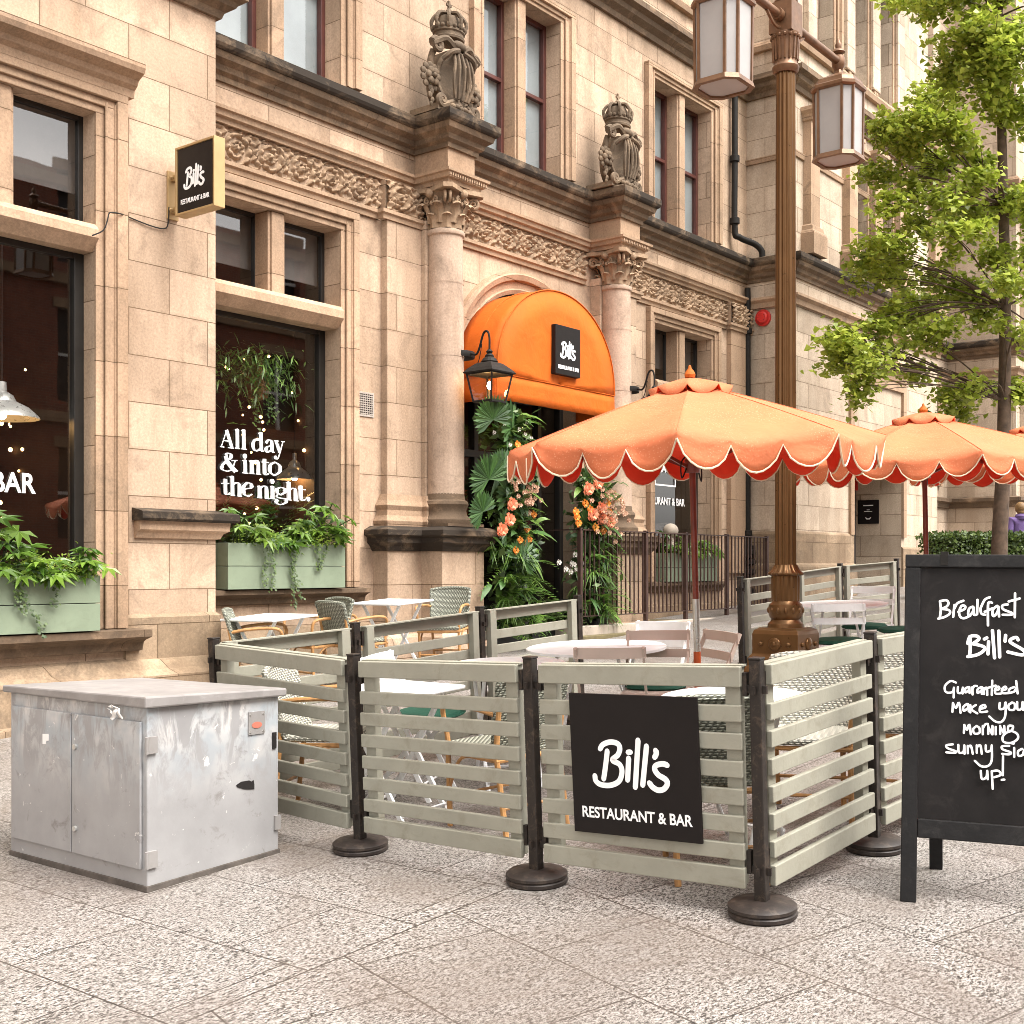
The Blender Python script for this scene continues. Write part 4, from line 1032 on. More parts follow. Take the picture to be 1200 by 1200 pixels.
# ------------------------------------------------------------------ logo and lettering shapes
def logo_uv(X, Y):
    u, v = .5, .5
    for _ in range(6):
        v = (Y+198)/(960+95*u+198); xl, xr = 21+78*v, 1080+64*v; u = (X-xl)/(xr-xl)
    return u, 1-v
LOGO_RAW = [[(365,280),(355,390),(340,515)], [(305,262),(330,225),(390,203),(450,215),(470,255),(455,310),(410,355),(470,390),(492,450),(470,530),(400,568),(320,565),(275,535),(265,490)],
    [(545,335),(540,520)], [(540,285),(560,283)], [(620,180),(605,580)], [(690,228),(665,560)], [(765,262),(770,290),(758,320)],
    [(860,385),(820,375),(770,390),(760,425),(790,470),(850,510),(862,550),(835,590),(790,600),(745,575),(720,540)]]
LOGO = [[logo_uv(*p) for p in s] for s in LOGO_RAW]
def put_logo(parent, M4, w, h, mat=None, text=True, depth=.002, lw=.036, tw=.83, off=0.0):
    """black-board logo on a w x h face; M4 maps (x right, y up, z out) with the origin at the face's lower left corner"""
    m = MB(); ribbons(m, [[(u*w+off, v*h) for u, v in s] for s in LOGO], lambda a, b, c: M4 @ Vector((a, b, c)), lw*w, None, depth)
    m.build('logo', mat or WHITEPAINT, parent)
    if text:
        text_obj('RESTAURANT & BAR', .078*h/.72*1.0, M4 @ Matrix.Translation((w*.5, h*.115, depth)), 'lettering', mat or WHITEPAINT, parent, width=w*tw, depth=depth*.6, bold=.0012*h/.5)
def frame4(o, x, y, z):
    m = Matrix.Identity(4)
    for i, v in enumerate((x, y, z)):
        v = Vector(v).normalized()
        for j in range(3): m[j][i] = v[j]
    for j in range(3): m[j][3] = o[j]
    return m

# ------------------------------------------------------------------ awning over the door
aw = thing('barrel_awning', 'bright orange barrel awning over the arched doorway', 'awning', (12.17, 9.5, 3.3))
AX0, AX1, AYF, AZ = 10.95, 13.38, 8.85, 3.62
ar = (AX1-AX0)/2; acx = (AX0+AX1)/2; AH = 1.14
def arc(t): return (acx-ar*math.cos(math.pi*t), AZ+AH*math.sin(math.pi*t)**.92)
m = MB(); rows = []
for i in range(33):
    x, z = arc(i/32); rows.append([Vector((acx+(x-acx)*(1+.012*math.sin(q*math.pi)), 9.46+(AYF-9.46)*q, z-.02*math.sin(q*math.pi*2)*0)) for q in (0,.2,.4,.6,.8,1)])
m.grid(rows)
rows = [[Vector((acx+(arc(i/32)[0]-acx)*q, AYF-.012*math.sin(math.pi*q), AZ+(arc(i/32)[1]-AZ)*q)) for q in (1,.75,.5,.25,0.02)] for i in range(33)]
m.grid(rows)
for x0, y0, x1, y1 in ((AX0, 9.46, AX0, AYF), (AX0, AYF, AX1, AYF), (AX1, AYF, AX1, 9.46)):
    n_ = 14
    m.grid([[Vector((x0+(x1-x0)*k/n_, y0+(y1-y0)*k/n_ + (.012*math.sin(k*2.2)*q if y0 == y1 else 0), AZ+.002-.30*q)) for k in range(n_+1)] for q in (0, .34, .67, 1)])
o = m.build('canopy', [AWN, RED], aw, smooth=True, world=True)
sd_ = o.modifiers.new('solid', 'SOLIDIFY'); sd_.thickness = .008; sd_.offset = -1
m = MB()
m.tube([(*[arc(i/32)[0]][:1], AYF-.004, arc(i/32)[1]+.002) for i in range(33)], .008, 6)
m.tube([(*[arc(i/32)[0]][:1], 9.15, arc(i/32)[1]+.012) for i in range(33)], .006, 6)
m.tube([(AX0, AYF-.006, AZ), (AX1, AYF-.006, AZ)], .006, 6); m.tube([(AX0-.004, 9.46, AZ), (AX0-.004, AYF, AZ)], .006, 6)
m.build('seam', AWN, aw, world=True, smooth=True)
m = MB()
for q in (AYF+.03, 9.15): m.tube([(arc(i/20)[0]*.985+acx*.015, q, arc(i/20)[1]-.035) for i in range(21)], .014, 6)
m.build('hoop', IRON, aw, world=True, smooth=True)
sx0, sz0, sw, sh = 0, 0, .52, .60
c_ = on_y(664, 412, AYF-.05)
sg = thing('awning_sign', 'small square black sign with white script logo on the orange awning', 'sign', (c_.x, AYF-.04, c_.z-.3))
m = MB(); m.box(-sw/2, sw/2, -.035, .04, 0, sh); m.build('board', SIGNBLACK, sg, bevel=.006)
put_logo(sg, frame4((-sw/2, -.036, 0), (1,0,0), (0,0,1), (0,-1,0)), sw, sh, lw=.05, depth=.003)

# ------------------------------------------------------------------ projecting box sign
ps = thing('hanging_sign', 'brass framed black box sign projecting from the left pier', 'sign', (6.55, 8.98, 4.43))
m = MB()
m.box(.0, .115, -.635, -.615, 0, .59); m.box(0, .115, -.12, -.10, 0, .59); m.box(0, .115, -.615, -.12, .57, .59); m.box(0, .115, -.615, -.12, 0, .02); m.box(.02, .095, -.615, -.12, .02, .57)
m.build('frame', BRASS, ps, bevel=.003)
m = MB(); m.box(.008, .02, -.60, -.135, .025, .565); m.box(.095, .107, -.60, -.135, .025, .565); m.build('face', SIGNBLACK, ps)
m = MB(); m.box(.0, .115, .0, .02, .0, .42)
for z in (.05, .33): m.box(.035, .08, -.10, .0, z, z+.05); m.tube([(-.002, -.03, z+.025), (.117, -.03, z+.025)], .012, 8)
m.build('wall_bracket', BRASS, ps, bevel=.003)
put_logo(ps, frame4((.0075, -.135, .025), (0,-1,0), (0,0,1), (-1,0,0)), .465, .54, lw=.05)
m = MB(); m.tube(smooth_line([on_y(198, 243, 8.975), on_y(197, 262, 8.98), on_y(192, 268, 8.985), on_y(175, 264, 8.985), on_y(150, 254, 8.985), on_y(143, 251, 8.905), on_y(129, 249, 8.90), on_y(126, 258, 8.90), on_y(121, 270, 8.90), on_y(108, 276, 8.90)], 3), .006, 6)
tag(m.build('power_cable', BLACKFRAME, smooth=True), 'thin black cable clipped to the stone below the brass framed sign', 'cable')

# ------------------------------------------------------------------ small wall fittings
p = on_y(428, 474, 9.49); vg = thing('vent_grille', 'small square metal vent grille in the wall beside the second window', 'vent', (p.x, 9.5, p.z-.13))
m = MB(); m.box(-.135, .135, -.012, 0, 0, .02); m.box(-.135, .135, -.012, 0, .245, .265); m.box(-.135, -.115, -.012, 0, .02, .245); m.box(.115, .135, -.012, 0, .02, .245)
m.build('frame', GRILLE, vg)
m = MB()
for k in range(9): m.box(-.115, .115, -.010, -.003, .026+k*.0245, .036+k*.0245)
for k in range(7): m.box(-.10+k*.033, -.094+k*.033, -.012, -.002, .02, .245)
m.build('louvre', GRILLE, vg); m = MB(); m.box(-.115, .115, -.002, .0, .02, .245); m.build('duct_opening', BLACKFRAME, vg)
al = thing('alarm_bell', 'round red alarm sounder on the stone return wall beside the downpipe', 'alarm', (18.3, 9.19, 5.46), R(-90)); al.scale = (.8, .8, .8)
m = MB(); m.prism([(.17*math.cos(k*math.pi/16), .17*math.sin(k*math.pi/16)) for k in range(32)], 'y', -.06, 0); m.build('backplate', REDPLASTIC, al, bevel=.01)
m = MB(); m.prism([(.125*math.cos(k*math.pi/16), .125*math.sin(k*math.pi/16)) for k in range(32)], 'y', -.12, -.06); m.build('dome', REDPLASTIC, al, bevel=.03, smooth=True)
m = MB()
for k in range(8): m.sphere((.07*math.cos(k*.785), -.121, .07*math.sin(k*.785)), .008, (1,.4,1), 6, 4)
m.build('sound_hole', BLACKFRAME, al)
dp = thing('downpipe', 'black cast iron downpipe in the corner left of the red alarm', 'pipe', (18.2, 9.4, gz(18.2)))
m = MB(); m.tube([(18.16, 9.41, .5), (18.16, 9.41, 5.95)], .05, 12)
for z in (1.1, 1.9, 3.6, 5.2): m.lathe([(.05,0),(.075,.01),(.075,.09),(.05,.10)], (18.16, 9.41, z), 12)
m.build('lower_pipe', IRON, dp, world=True, smooth=True)
m = MB(); m.tube(smooth_line([(17.72, 9.41, 10.5), (17.72, 9.41, 8.0), (17.72, 9.41, 6.85), (17.78, 9.36, 6.7), (18.05, 9.22, 6.62), (18.14, 9.15, 6.52), (18.15, 9.14, 6.40)], 5), .05, 12)
for z in (6.9, 7.9, 9.0): m.lathe([(.05,0),(.078,.01),(.078,.10),(.05,.11)], (17.72, 9.41, z), 12)
m.build('upper_pipe', IRON, dp, world=True, smooth=True)
m = MB()
for k in range(5): m.lathe([(.05,0),(.085,.02),(.085,.08),(.05,.10)], (18.16, 9.36, .95+k*.16), 10)
m.box(18.06, 18.26, 9.32, 9.48, 1.55, 1.75); m.build('ornate_shoe', IRON, dp, world=True)
p = on_plane(1018, 600, Vector((22.93,0,0)), Vector((1,0,0)))
pq = thing('wall_plaque', 'small square black plaque with white lines on the door recess wall', 'sign', (22.93, p.y, p.z-.23), R(-90))
m = MB(); m.box(-.21, .21, -.025, 0, 0, .46); m.build('board', SIGNBLACK, pq, bevel=.004)
m = MB(); m.box(-.10, .10, -.0275, -.025, .345, .365); m.box(-.03, .03, -.0275, -.025, .265, .275); m.box(-.08, .08, -.0275, -.025, .235, .245)
m.prism([(-.05,.13),(-.06,.12),(-.03,.085),(.03,.085),(.06,.12),(.05,.13),(.02,.105),(-.02,.105)], 'y', -.0275, -.025); m.build('lettering', WHITEPAINT, pq)
p = on_plane(1000, 572, Vector((22.93,0,0)), Vector((1,0,0)))
cp = thing('call_point', 'small red box above a grey intercom inside the door recess', 'alarm', (22.93, p.y, p.z-.1), R(-90))
m = MB(); m.box(-.10, .10, -.06, 0, .05, .25); m.build('red_box', REDPLASTIC, cp, bevel=.008)
m = MB(); m.lathe([(.07,0),(.075,.03),(.06,.10),(.02,.12)], (0,-.05,-.19), 12); m.build('intercom', GREYSTEEL, cp, smooth=True)
# writing on the shop glass
def glass_text(win, strokes, Y, conv, w, thin, dep=.004):
    m = MB(); M = win.matrix_basis
    ss = []
    for s in strokes:
        if isinstance(s, dict) and 'dot' in s:
            p = conv(*s['dot']); ss.append({'dot': (p.x, p.z), 'r': s['r']*.00088}); continue
        ov = None; q = s
        if isinstance(s, dict): ov = s['w']; q = s['p']
        pts = [conv(a, b) for a, b in q]; pts = [(p.x, p.z) for p in pts]
        ss.append({'w': ov, 'p': pts} if ov else pts)
    ribbons(m, ss, lambda a, b, c: Vector((a, Y-c, b)), w, thin, dep, 5)
    W(m, 'lettering', WHITEPAINT, win, fix=False)
T, K = .013, None
def th(*p): return {'w': .0095, 'p': list(p)}
ALLDAY = [th((90,338),(155,140)), [(152,138),(215,345)], th((118,262),(190,272)), th((75,332),(125,340)), th((172,345),(240,354)),
 [(278,128),(280,352)], th((250,140),(285,128)), th((250,350),(308,358)), [(352,135),(354,362)], th((325,148),(358,136)), th((325,359),(388,367)),
 [(540,265),(495,248),(462,300),(472,362),(505,385),(545,360)], [(552,165),(560,386)], th((522,180),(560,168)), th((555,388),(588,386)),
 [(612,295),(642,258),(678,278),(683,398)], [(682,322),(630,338),(612,372),(632,400),(680,372)], th((680,402),(712,400)),
 [(728,268),(775,400)], th((812,276),(772,420),(748,478),(722,468)), th((705,266),(758,270)), th((788,274),(832,278)), {'dot': (724,462), 'r': 22},
 [(95,560),(100,600),(160,622),(222,600)], {'w': .045, 'p': [(140,440),(165,520),(255,625)]}, [(92,560),(150,500),(195,470),(200,430),(165,412),(135,435)], th((222,600),(250,500)), th((205,498),(275,497)), th((240,628),(282,618)),
 [(366,492),(368,640)], {'dot': (364,446), 'r': 28}, th((332,500),(370,490)), th((332,640),(402,648)),
 [(442,497),(444,648)], [(444,535),(490,497),(516,525),(520,655)], th((412,506),(445,496)), th((415,646),(472,652)), th((492,654),(550,660)),
 [(592,478),(594,640),(614,664),(642,652)], th((555,515),(642,520)), [(715,517),(662,555),(660,632),(708,674)], [(708,674),(768,632),(768,558),(715,517)],
 [(132,712),(134,868),(158,894),(188,880)], th((80,765),(176,766)), [(212,680),(216,906)], [(216,785),(265,758),(294,790),(298,914)], th((182,692),(214,680)), th((190,902),(245,908)), th((272,912),(325,918)),
 th((338,836),(446,818)), [(445,816),(428,770),(390,758)], [(390,758),(346,808),(352,888),(402,920)], th((402,920),(446,892)),
 [(532,797),(534,932)], [(534,828),(580,797),(610,822),(616,942)], th((502,800),(534,796)), th((502,930),(560,936)), th((590,940),(645,946)),
 [(682,800),(684,942)], {'dot': (680,742), 'r': 28}, th((652,802),(684,798)), th((655,940),(712,948)),
 [(780,812),(738,834),(742,878),(782,900)], [(782,900),(826,870),(822,828),(780,812)], th((742,896),(736,926),(830,948)), [(830,948),(842,985),(785,1014),(728,996),(742,955)],
 [(872,748),(876,956)], [(876,848),(920,822),(948,850),(955,966)], th((845,760),(874,748)), th((850,954),(902,962)), th((930,966),(985,972)),
 [(1012,792),(1014,936),(1034,964),(1066,958)], th((980,832),(1066,840)), {'dot': (1100,950), 'r': 28}]
glass_text(w2, ALLDAY, 9.742, lambda a, b: on_y(250+a/10, 490+b/10, 9.742), .041, .0085)
p = on_y(41, 573, 9.17)
text_obj('& BAR', .225, frame4(Vector((p.x, 9.172, 1.99)) - Vector(BLD.location), (1,0,0), (0,0,1), (0,-1,0)), 'lettering', WHITEPAINT, w1, width=.56, depth=.003, align='RIGHT', bold=.004)
p0, p1 = on_y(803, 592, 9.74), on_y(803, 580, 9.74)
text_obj('RESTAURANT & BAR', .16, frame4(Vector((16.06, 9.742, p0.z-.02)) - Vector(BLD.location), (1,0,0), (0,0,1), (0,-1,0)), 'lettering', WHITEPAINT, w3, width=1.28, depth=.003, bold=.002)
m = MB(); q0, q1 = on_y(792, 566, 9.74), on_y(792, 540, 9.74); zb, xr = on_y(792, 571, 9.74).z, on_y(792, 571, 9.74).x; xl = xr-.62; zt = zb+.62
for a, b, c, d in ((xl, xr, zb, zb+.025), (xl, xr, zt-.025, zt), (xl, xl+.025, zb+.025, zt-.025), (xr-.025, xr, zb+.025, zt-.025)): m.box(a, b, 9.738, 9.744, c, d)
ribbons(m, [[(xl+u*.62, zb+v*.62) for u, v in s] for s in LOGO], lambda a, b, c: Vector((a, 9.744-c, b)), .03, None, .004)
W(m, 'logo', WHITEPAINT, w3, fix=False)

# ------------------------------------------------------------------ wall lanterns
def wall_lantern(loc, label, by):
    L = thing('wall_lantern', label, 'lantern', loc, 0, False, 'lanterns on the columns either side of the door'); L.scale = (.88, .88, .92)
    m = MB(); by = by
    m.tube(smooth_line([(-.0, by, .62), (0, by*.72, .60), (0, by*.55, .66), (0, by*.32, .84), (0, by*.10, .86), (0, 0, .78), (0, 0, .62)], 5), .014, 8)
    m.tube(smooth_line([(0, by, .42), (0, by*.6, .50), (0, by*.4, .72)], 4), .006, 6)
    m.lathe([(.217,-.02),(.222,0),(.222,.035),(.217,.055)], (-.13*0, by+.217, .60), 28, cap=False)
    m.build('bracket', IRON, L, smooth=True)
    m = MB(); t, b_ = .225, .145
    m.lathe([(.235*1.414,.34),(.24*1.414,.355),(.20*1.414,.40),(.13*1.414,.46),(.10*1.414,.475)], n=4, a0=math.pi/4)
    m.lathe([(.10,.47),(.11,.49),(.08,.53),(.055,.545),(.06,.56),(.03,.59),(.045,.61),(.02,.64)], n=14)
    for sx in (-1, 1):
        for sy in (-1, 1): m.bar((sx*b_, sy*b_, .0), (sx*t*.92, sy*t*.92, .345), .022)
    for z, r in ((0.0, b_), (.335, t*.91)):
        for a, b in (((-r,-r),(r,-r)), ((r,-r),(r,r)), ((r,r),(-r,r)), ((-r,r),(-r,-r))): m.bar((*a, z), (*b, z), .024)
    m.lathe([(.0,-.05),(.03,-.03),(.02,-.015),(.12,-.01),(.12,.0)], n=10)
    m.build('lantern_frame', IRON, L)
    m = MB()
    for a in range(4):
        c, s = math.cos(a*math.pi/2), math.sin(a*math.pi/2)
        q = lambda x, y, z: (c*x-s*y, s*x+c*y, z)
        m.quad(q(-b_,-b_,.01), q(b_,-b_,.01), q(t*.9,-t*.9,.335), q(-t*.9,-t*.9,.335))
    m.build('pane', LAMP_GLASS, L, fix=False)
    m = MB(); m.lathe([(.0,.255),(.022,.235),(.034,.19),(.022,.16),(.0,.15)], n=10); m.build('bulb', BULB, L, smooth=True)
    m = MB(); m.tube([(0,0,0),(0,0,.15)], .014, 8); m.build('bulb_holder', BRASS, L)
    return L
wall_lantern((10.63, 8.70, 3.24), 'black glazed lantern hanging in front of the left column', .31)
wall_lantern((14.12, 8.70, 3.24), 'black glazed lantern by the right column, half hidden by the parasol', .31)

# ------------------------------------------------------------------ railing on its kerb
kb = MB(); kb.box(12.42, 18.22, 8.72, 8.86, .0, .66); kb.box(12.42, 12.60, 8.86, 9.3, .0, .66)
tag(kb.build('railing_kerb', CONCRETE, bevel=.012), 'pale stone kerb carrying the brown railing', kind='structure')
kb = MB(); kb.box(12.3, 18.22, 8.60, 8.718, -.1, .55); kb.box(12.60, 18.22, 8.86, 9.44, -.1, .64); tag(kb.build('terrace', MOSSY, bevel=.01), 'dark mossy step under the railing kerb', kind='structure')
rl = thing('iron_railing', 'brown iron railing of thin balusters in front of the far window', 'railing', (14.8, 8.79, .66))
def rbar(name, a, b, w, h): MB().bar(Vector(a), Vector(b), w, h).build(name, RUSTIRON, rl, world=True)
rbar('top_rail', (12.52, 8.79, 1.86), (17.6, 8.79, 1.86), .05, .014); rbar('bottom_rail', (12.52, 8.79, .78), (17.6, 8.79, .78), .04, .012)
rbar('top_rail', (12.52, 8.79, 1.861), (12.52, 9.40, 1.861), .05, .014); rbar('bottom_rail', (12.52, 8.79, .781), (12.52, 9.40, .781), .04, .012)
for x in (12.52, 14.05, 15.1, 16.3, 17.6): rbar('post', (x, 8.79, .6), (x, 8.79, 1.885), .05, .05)
bal = MB().bar((0,0,.786), (0,0,1.853), .016, .016).build('baluster', RUSTIRON, rl)
first = True
for k in range(1, 49):
    x = 12.52 + k*(17.6-12.52)/49
    b = bal if first else bal.copy()
    if not first: COL.objects.link(b)
    first = False; b.location = Vector((x, 8.79, 0)) - rl.location

# ------------------------------------------------------------------ leaves
def palmate(m, c, axis, up, size, lobes=7, mi=0, droop=.25):
    axis, up = axis.normalized(), up.normalized(); side = axis.cross(up).normalized(); up = side.cross(axis).normalized()
    pts = [Vector(c)]
    n = lobes*2+1
    for k in range(n):
        a = R(-140) + R(280)*k/(n-1)
        r = size*(1.0-.28*abs(a)/R(140)) if k % 2 else size*.42
        pts.append(Vector(c) + (axis*math.cos(a)+side*math.sin(a))*r - up*(droop*r*r/size if k % 2 else -.02*size))
    m.add(pts, [(0, k, k+1) for k in range(1, n)], mi)
def blade(m, a, d, up, L, w, droop=.3, n=3, mi=0):
    d = d.normalized(); side = d.cross(up); side = side.normalized() if side.length > 1e-4 else Vector((1,0,0))
    rows = []
    for i in range(n+1):
        t = i/n; p = Vector(a)+d*L*t-Vector((0,0,1))*droop*L*t*t
        ww = w*math.sin(math.pi*(.12+.86*t))
        rows.append([p-side*ww, p+side*ww])
    m.grid(rows, mi)
def frond(m, a, d, L, w, n=14, droop=.35, lw=.012):
    a = Vector(a); d = d.normalized(); side = d.cross(Vector((0,0,1))); side = side.normalized() if side.length > 1e-3 else Vector((1,0,0))
    nrm = side.cross(d).normalized()
    for i in range(1, n+1):
        t = i/n; p = a+d*L*t-Vector((0,0,1))*droop*L*t*t
        l = w*math.sin(math.pi*(.15+.80*t))
        for s_ in (-1, 1): blade(m, p, side*s_+d*.75, nrm, l, lw, .25, 2)
def fan(m, c, axis, face, size, n=22):
    axis = axis.normalized(); face = face.normalized(); side = axis.cross(face).normalized()
    for k in range(n):
        a = R(-115)+R(230)*k/(n-1); d = axis*math.cos(a)+side*math.sin(a); s2 = -axis*math.sin(a)+side*math.cos(a)
        L = size*(1-.15*abs(a)/2); w = size*.085; f = face*(size*.04*(1 if k % 2 else -1))
        m.add([Vector(c), Vector(c)+d*L*.7+s2*w+f, Vector(c)+d*L, Vector(c)+d*L*.7-s2*w-f], [(0,1,2,3)])
def small_leaf(m, c, d, up, s, w=.55):
    d = d.normalized(); side = d.cross(up); side = side.normalized() if side.length > 1e-4 else Vector((1,0,0))
    m.add([Vector(c), Vector(c)+d*s*.5+side*s*w*.5, Vector(c)+d*s, Vector(c)+d*s*.5-side*s*w*.5], [(0,1,2,3)])
def rdir(up=0.3, out=Vector((0,-.6,0))):
    return (Vector((rng.gauss(0,1), rng.gauss(0,1), rng.gauss(0,1)))*.7 + Vector((0,0,up)) + out).normalized()
def window_box(x0, x1, y0, y1, z0, z1, label, group='planter boxes under the windows'):
    b = thing('planter_box', label, 'planter', ((x0+x1)/2, (y0+y1)/2, z0), 0, False, group)
    h = (z1-z0)/2
    m = MB()
    for k in range(2):
        a, c = z0+k*h+(.003 if k else 0), z0+(k+1)*h-(.003 if not k else 0)
        m.box(x0, x1, y0, y0+.025, a, c); m.box(x0, x0+.025, y0+.026, y1, a, c); m.box(x1-.025, x1, y0+.026, y1, a, c)
    m.box(x0+.026, x1-.026, y1-.02, y1, z0, z1)
    m.build('boards', GREENBOX, b, world=True, bevel=.003)
    m = MB(); m.box(x0+.027, x1-.027, y0+.027, y1-.022, z0, z1-.05); m.build('soil', SOIL, b, world=True)
    return b
def fatsia(x0, x1, y0, y1, z, h, n, label, seed, nb=60):
    r_ = random.Random(seed)
    t = thing('leafy_plant', label, 'plant', ((x0+x1)/2, (y0+y1)/2, z), 0, False, 'evergreens in the planter boxes')
    m, st = MB(), MB()
    for k in range(n):
        bx, by = r_.uniform(x0+.1, x1-.1), r_.uniform(y0+.05, y1-.05)
        c = Vector((bx+r_.gauss(0,.09), by-r_.uniform(0,.22), z+h*r_.uniform(.1, 1.0)*(0.55+.45*math.sin(5*bx+seed))))
        st.tube([(bx, by, z-.04), (bx*.6+c.x*.4, by, z*.4+c.z*.6), c], .006, 5)
        ax = Vector((r_.gauss(0,.8), -abs(r_.gauss(.5,.5)), r_.uniform(-.5,.3))); up = Vector((r_.gauss(0,.3), -.5, 1))
        palmate(m, c, ax, up, r_.uniform(.12, .21), 7, 0, .3)
    m.build('foliage', LEAF_FATSIA, t, world=True, fix=False); st.build('stem', LEAF_IVY, t, world=True)
    m = MB()
    for k in range(nb*14):
        bx = r_.choice([x0+.25*(x1-x0), x0+.62*(x1-x0), x0+.8*(x1-x0)])+r_.gauss(0,.13); bx = min(max(bx, x0+.02), x1-.02)
        c = Vector((bx, y0+.05+r_.gauss(0,.07), z+abs(r_.gauss(.06,.07))))
        small_leaf(m, c, rdir(.3), Vector((r_.gauss(0,.4), -.6, .8)), r_.uniform(.025,.05))
    m.build('filler_foliage', LEAF_LIME, t, world=True, fix=False)
    return t
def ivy(parent, starts, y, r_):
    m = MB()
    for x, z, L in starts:
        p = Vector((x, y, z)); v = Vector((r_.gauss(0,.25), 0, -1)); n_ = int(L/.018)
        for k in range(n_):
            v = (v+Vector((r_.gauss(0,.18), 0, -.12))).normalized(); p = p+v*.018
            for q in range(2): small_leaf(m, p+Vector((r_.gauss(0,.018), -abs(r_.gauss(0,.012)), r_.gauss(0,.01))), Vector((r_.gauss(0,1), -.4, -.6)), Vector((0,-1,.3)), r_.uniform(.022,.04), .8)
    m.build('trailing_ivy', LEAF_IVY, parent, world=True, fix=False)
window_box(4.15, 5.74, 8.76, 9.02, .88, 1.325, 'sage green planter box on the ledge of the large left window')
window_box(7.47, 9.0, 9.31, 9.60, 1.18, 1.625, 'sage green planter box under the All day window')
window_box(15.5, 17.0, 9.33, 9.60, 1.18, 1.60, 'sage green planter box behind the brown railing')
f1 = fatsia(4.2, 5.85, 8.78, 9.05, 1.30, .56, 80, 'glossy fatsia and lime foliage filling the leftmost planter box', 3, 75)
ivy(f1, [(5.35, 1.36, .28), (4.98, 1.32, .3), (5.05, 1.3, .5)], 8.74, random.Random(4))
f2 = fatsia(7.5, 9.05, 9.32, 9.58, 1.60, .46, 64, 'glossy fatsia and ivy spilling from the planter under the white window lettering', 8, 60)
ivy(f2, [(7.95, 1.66, .48), (8.0, 1.66, .5), (8.28, 1.66, .62), (8.24, 1.66, .7), (8.72, 1.66, .34), (8.6, 1.66, .3)], 9.29, random.Random(5))
fatsia(15.5, 17.0, 9.34, 9.58, 1.58, .38, 30, 'low leafy plants in the planter behind the brown railing', 11, 50)
m = MB(); c = on_y(786, 622, 9.45); m.sphere((c.x, 9.45, c.z), .115, (1, 1, .95), 18, 12); m.lathe([(.05, 0), (.07, .02), (.05, .16)], (c.x, 9.45, c.z-.26), 12)
tag(m.build('stone_ball', CONCRETE, smooth=True), 'pale stone ball among the plants behind the railing', 'ornament')

# ------------------------------------------------------------------ flower garlands at the door
def garland(cx, cy, z0, z1, label, seed, bulk):
    r_ = random.Random(seed)
    G = thing('flower_garland', label, 'flowers', (cx, cy, z0), 0, False, 'flower garlands flanking the door')
    pm, fm, fn, ro, am, du, wh, lf = MB(), MB(), MB(), MB(), MB(), MB(), MB(), MB()
    H = z1-z0
    for z, dx, s in ((.92, -.10, .36), (.80, .12, .24), (.62, -.16, .36), (.46, -.20, .28), (.30, .1, .34), (.70, .14, .22)):
        fan(pm, (cx+dx, cy-.12, z0+H*z), Vector((-.35+r_.gauss(0,.2), -.15, .9)), Vector((.1,-1,.25)), s)
    for k in range(int(62*bulk)):
        z = z0+H*r_.random()**1.15; spread = .34 if z < z0+H*.35 else .20
        a = Vector((cx+r_.gauss(0,.10), cy+r_.gauss(0,.06), z)); d = Vector((r_.gauss(0,1), -abs(r_.gauss(.6,.4)), r_.uniform(-.1,.9)))
        frond(fm, a, d, r_.uniform(.38,.70)*(1.15 if z < z0+H*.35 else .85), spread*.42, 13, .5, .011)
    for k in range(int(20*bulk)):
        a = Vector((cx+r_.gauss(0,.16), cy-.08+r_.gauss(0,.08), z0+H*r_.uniform(.06,.42)))
        for q in range(16): blade(fn, a, Vector((r_.gauss(0,1), -abs(r_.gauss(.5,.5)), r_.uniform(-.3,1))), Vector((0,-.3,1)), r_.uniform(.16,.34), .008, .7, 3)
    for k in range(int(900*bulk)):
        c = Vector((cx+r_.gauss(0,.15), cy+r_.gauss(0,.10), z0+H*r_.random())); small_leaf(lf, c, rdir(.2), Vector((r_.gauss(0,.5),-.6,.7)), r_.uniform(.07,.17), .55)
    for k in range(int(150*bulk)):
        z = z0+H*r_.random(); c = Vector((cx+r_.gauss(0,.17), cy-.06+r_.gauss(0,.07), z))
        blade(pm if k % 2 else fm, c, Vector((r_.gauss(0,1), -abs(r_.gauss(.6,.4)), r_.uniform(-.4,1))), Vector((0,-.6,.8)), r_.uniform(.16,.32), r_.uniform(.025,.05), .6, 4)
    def bloom(m, c, s, n=16):
        for k in range(n):
            t = k/n; rr = s*(.15+.85*t); a = k*2.4
            d = Vector((math.cos(a), -.55+.5*t, math.sin(a))).normalized(); q = Vector(c)+Vector((math.cos(a)*rr*.5, -s*(1-t)*.6, math.sin(a)*rr*.5))
            sd2 = d.cross(Vector((0,-1,.01))).normalized(); w = s*.42
            m.add([q, q+d*s*.35+sd2*w, q+d*s*.6+Vector((0,-s*.12,0)), q+d*s*.35-sd2*w], [(0,1,2,3)])
        m.sphere(c, s*.45, (1,.7,1), 8, 6)
    return G, dict(palm=(pm, LEAF_PALM), frond=(fm, LEAF_FERN), grass_tuft=(fn, LEAF_FERN), leaf_spray=(lf, LEAF_IVY), rose=(ro, ROSE), amber_bloom=(am, AMBER), dusty_bloom=(du, DUSTY), white_bloom=(wh, WHITEP)), bloom, r_
def at_y(px, py, y): return on_y(px, py, y)
def finish(G, D):
    for k, (m, mt) in D.items():
        if m.v: m.build(k, mt, G, world=True, fix=False)
gy = 8.92
G, D, bloom, r_ = garland(11.33, gy+.05, .62, 3.22, 'tall garland of palms, ferns and peach roses left of the dark doorway', 5, 1.25)
for px_, py_, s_, a_ in ((578,492,.30,-.3),(573,562,.32,-.5),(590,548,.24,.5),(566,600,.26,-.9),(612,655,.26,.6)): fan(D['palm'][0], on_y(px_, py_, 8.66), Vector((a_,-.1,.8)), Vector((-.4,-1,.15)), s_, 26)
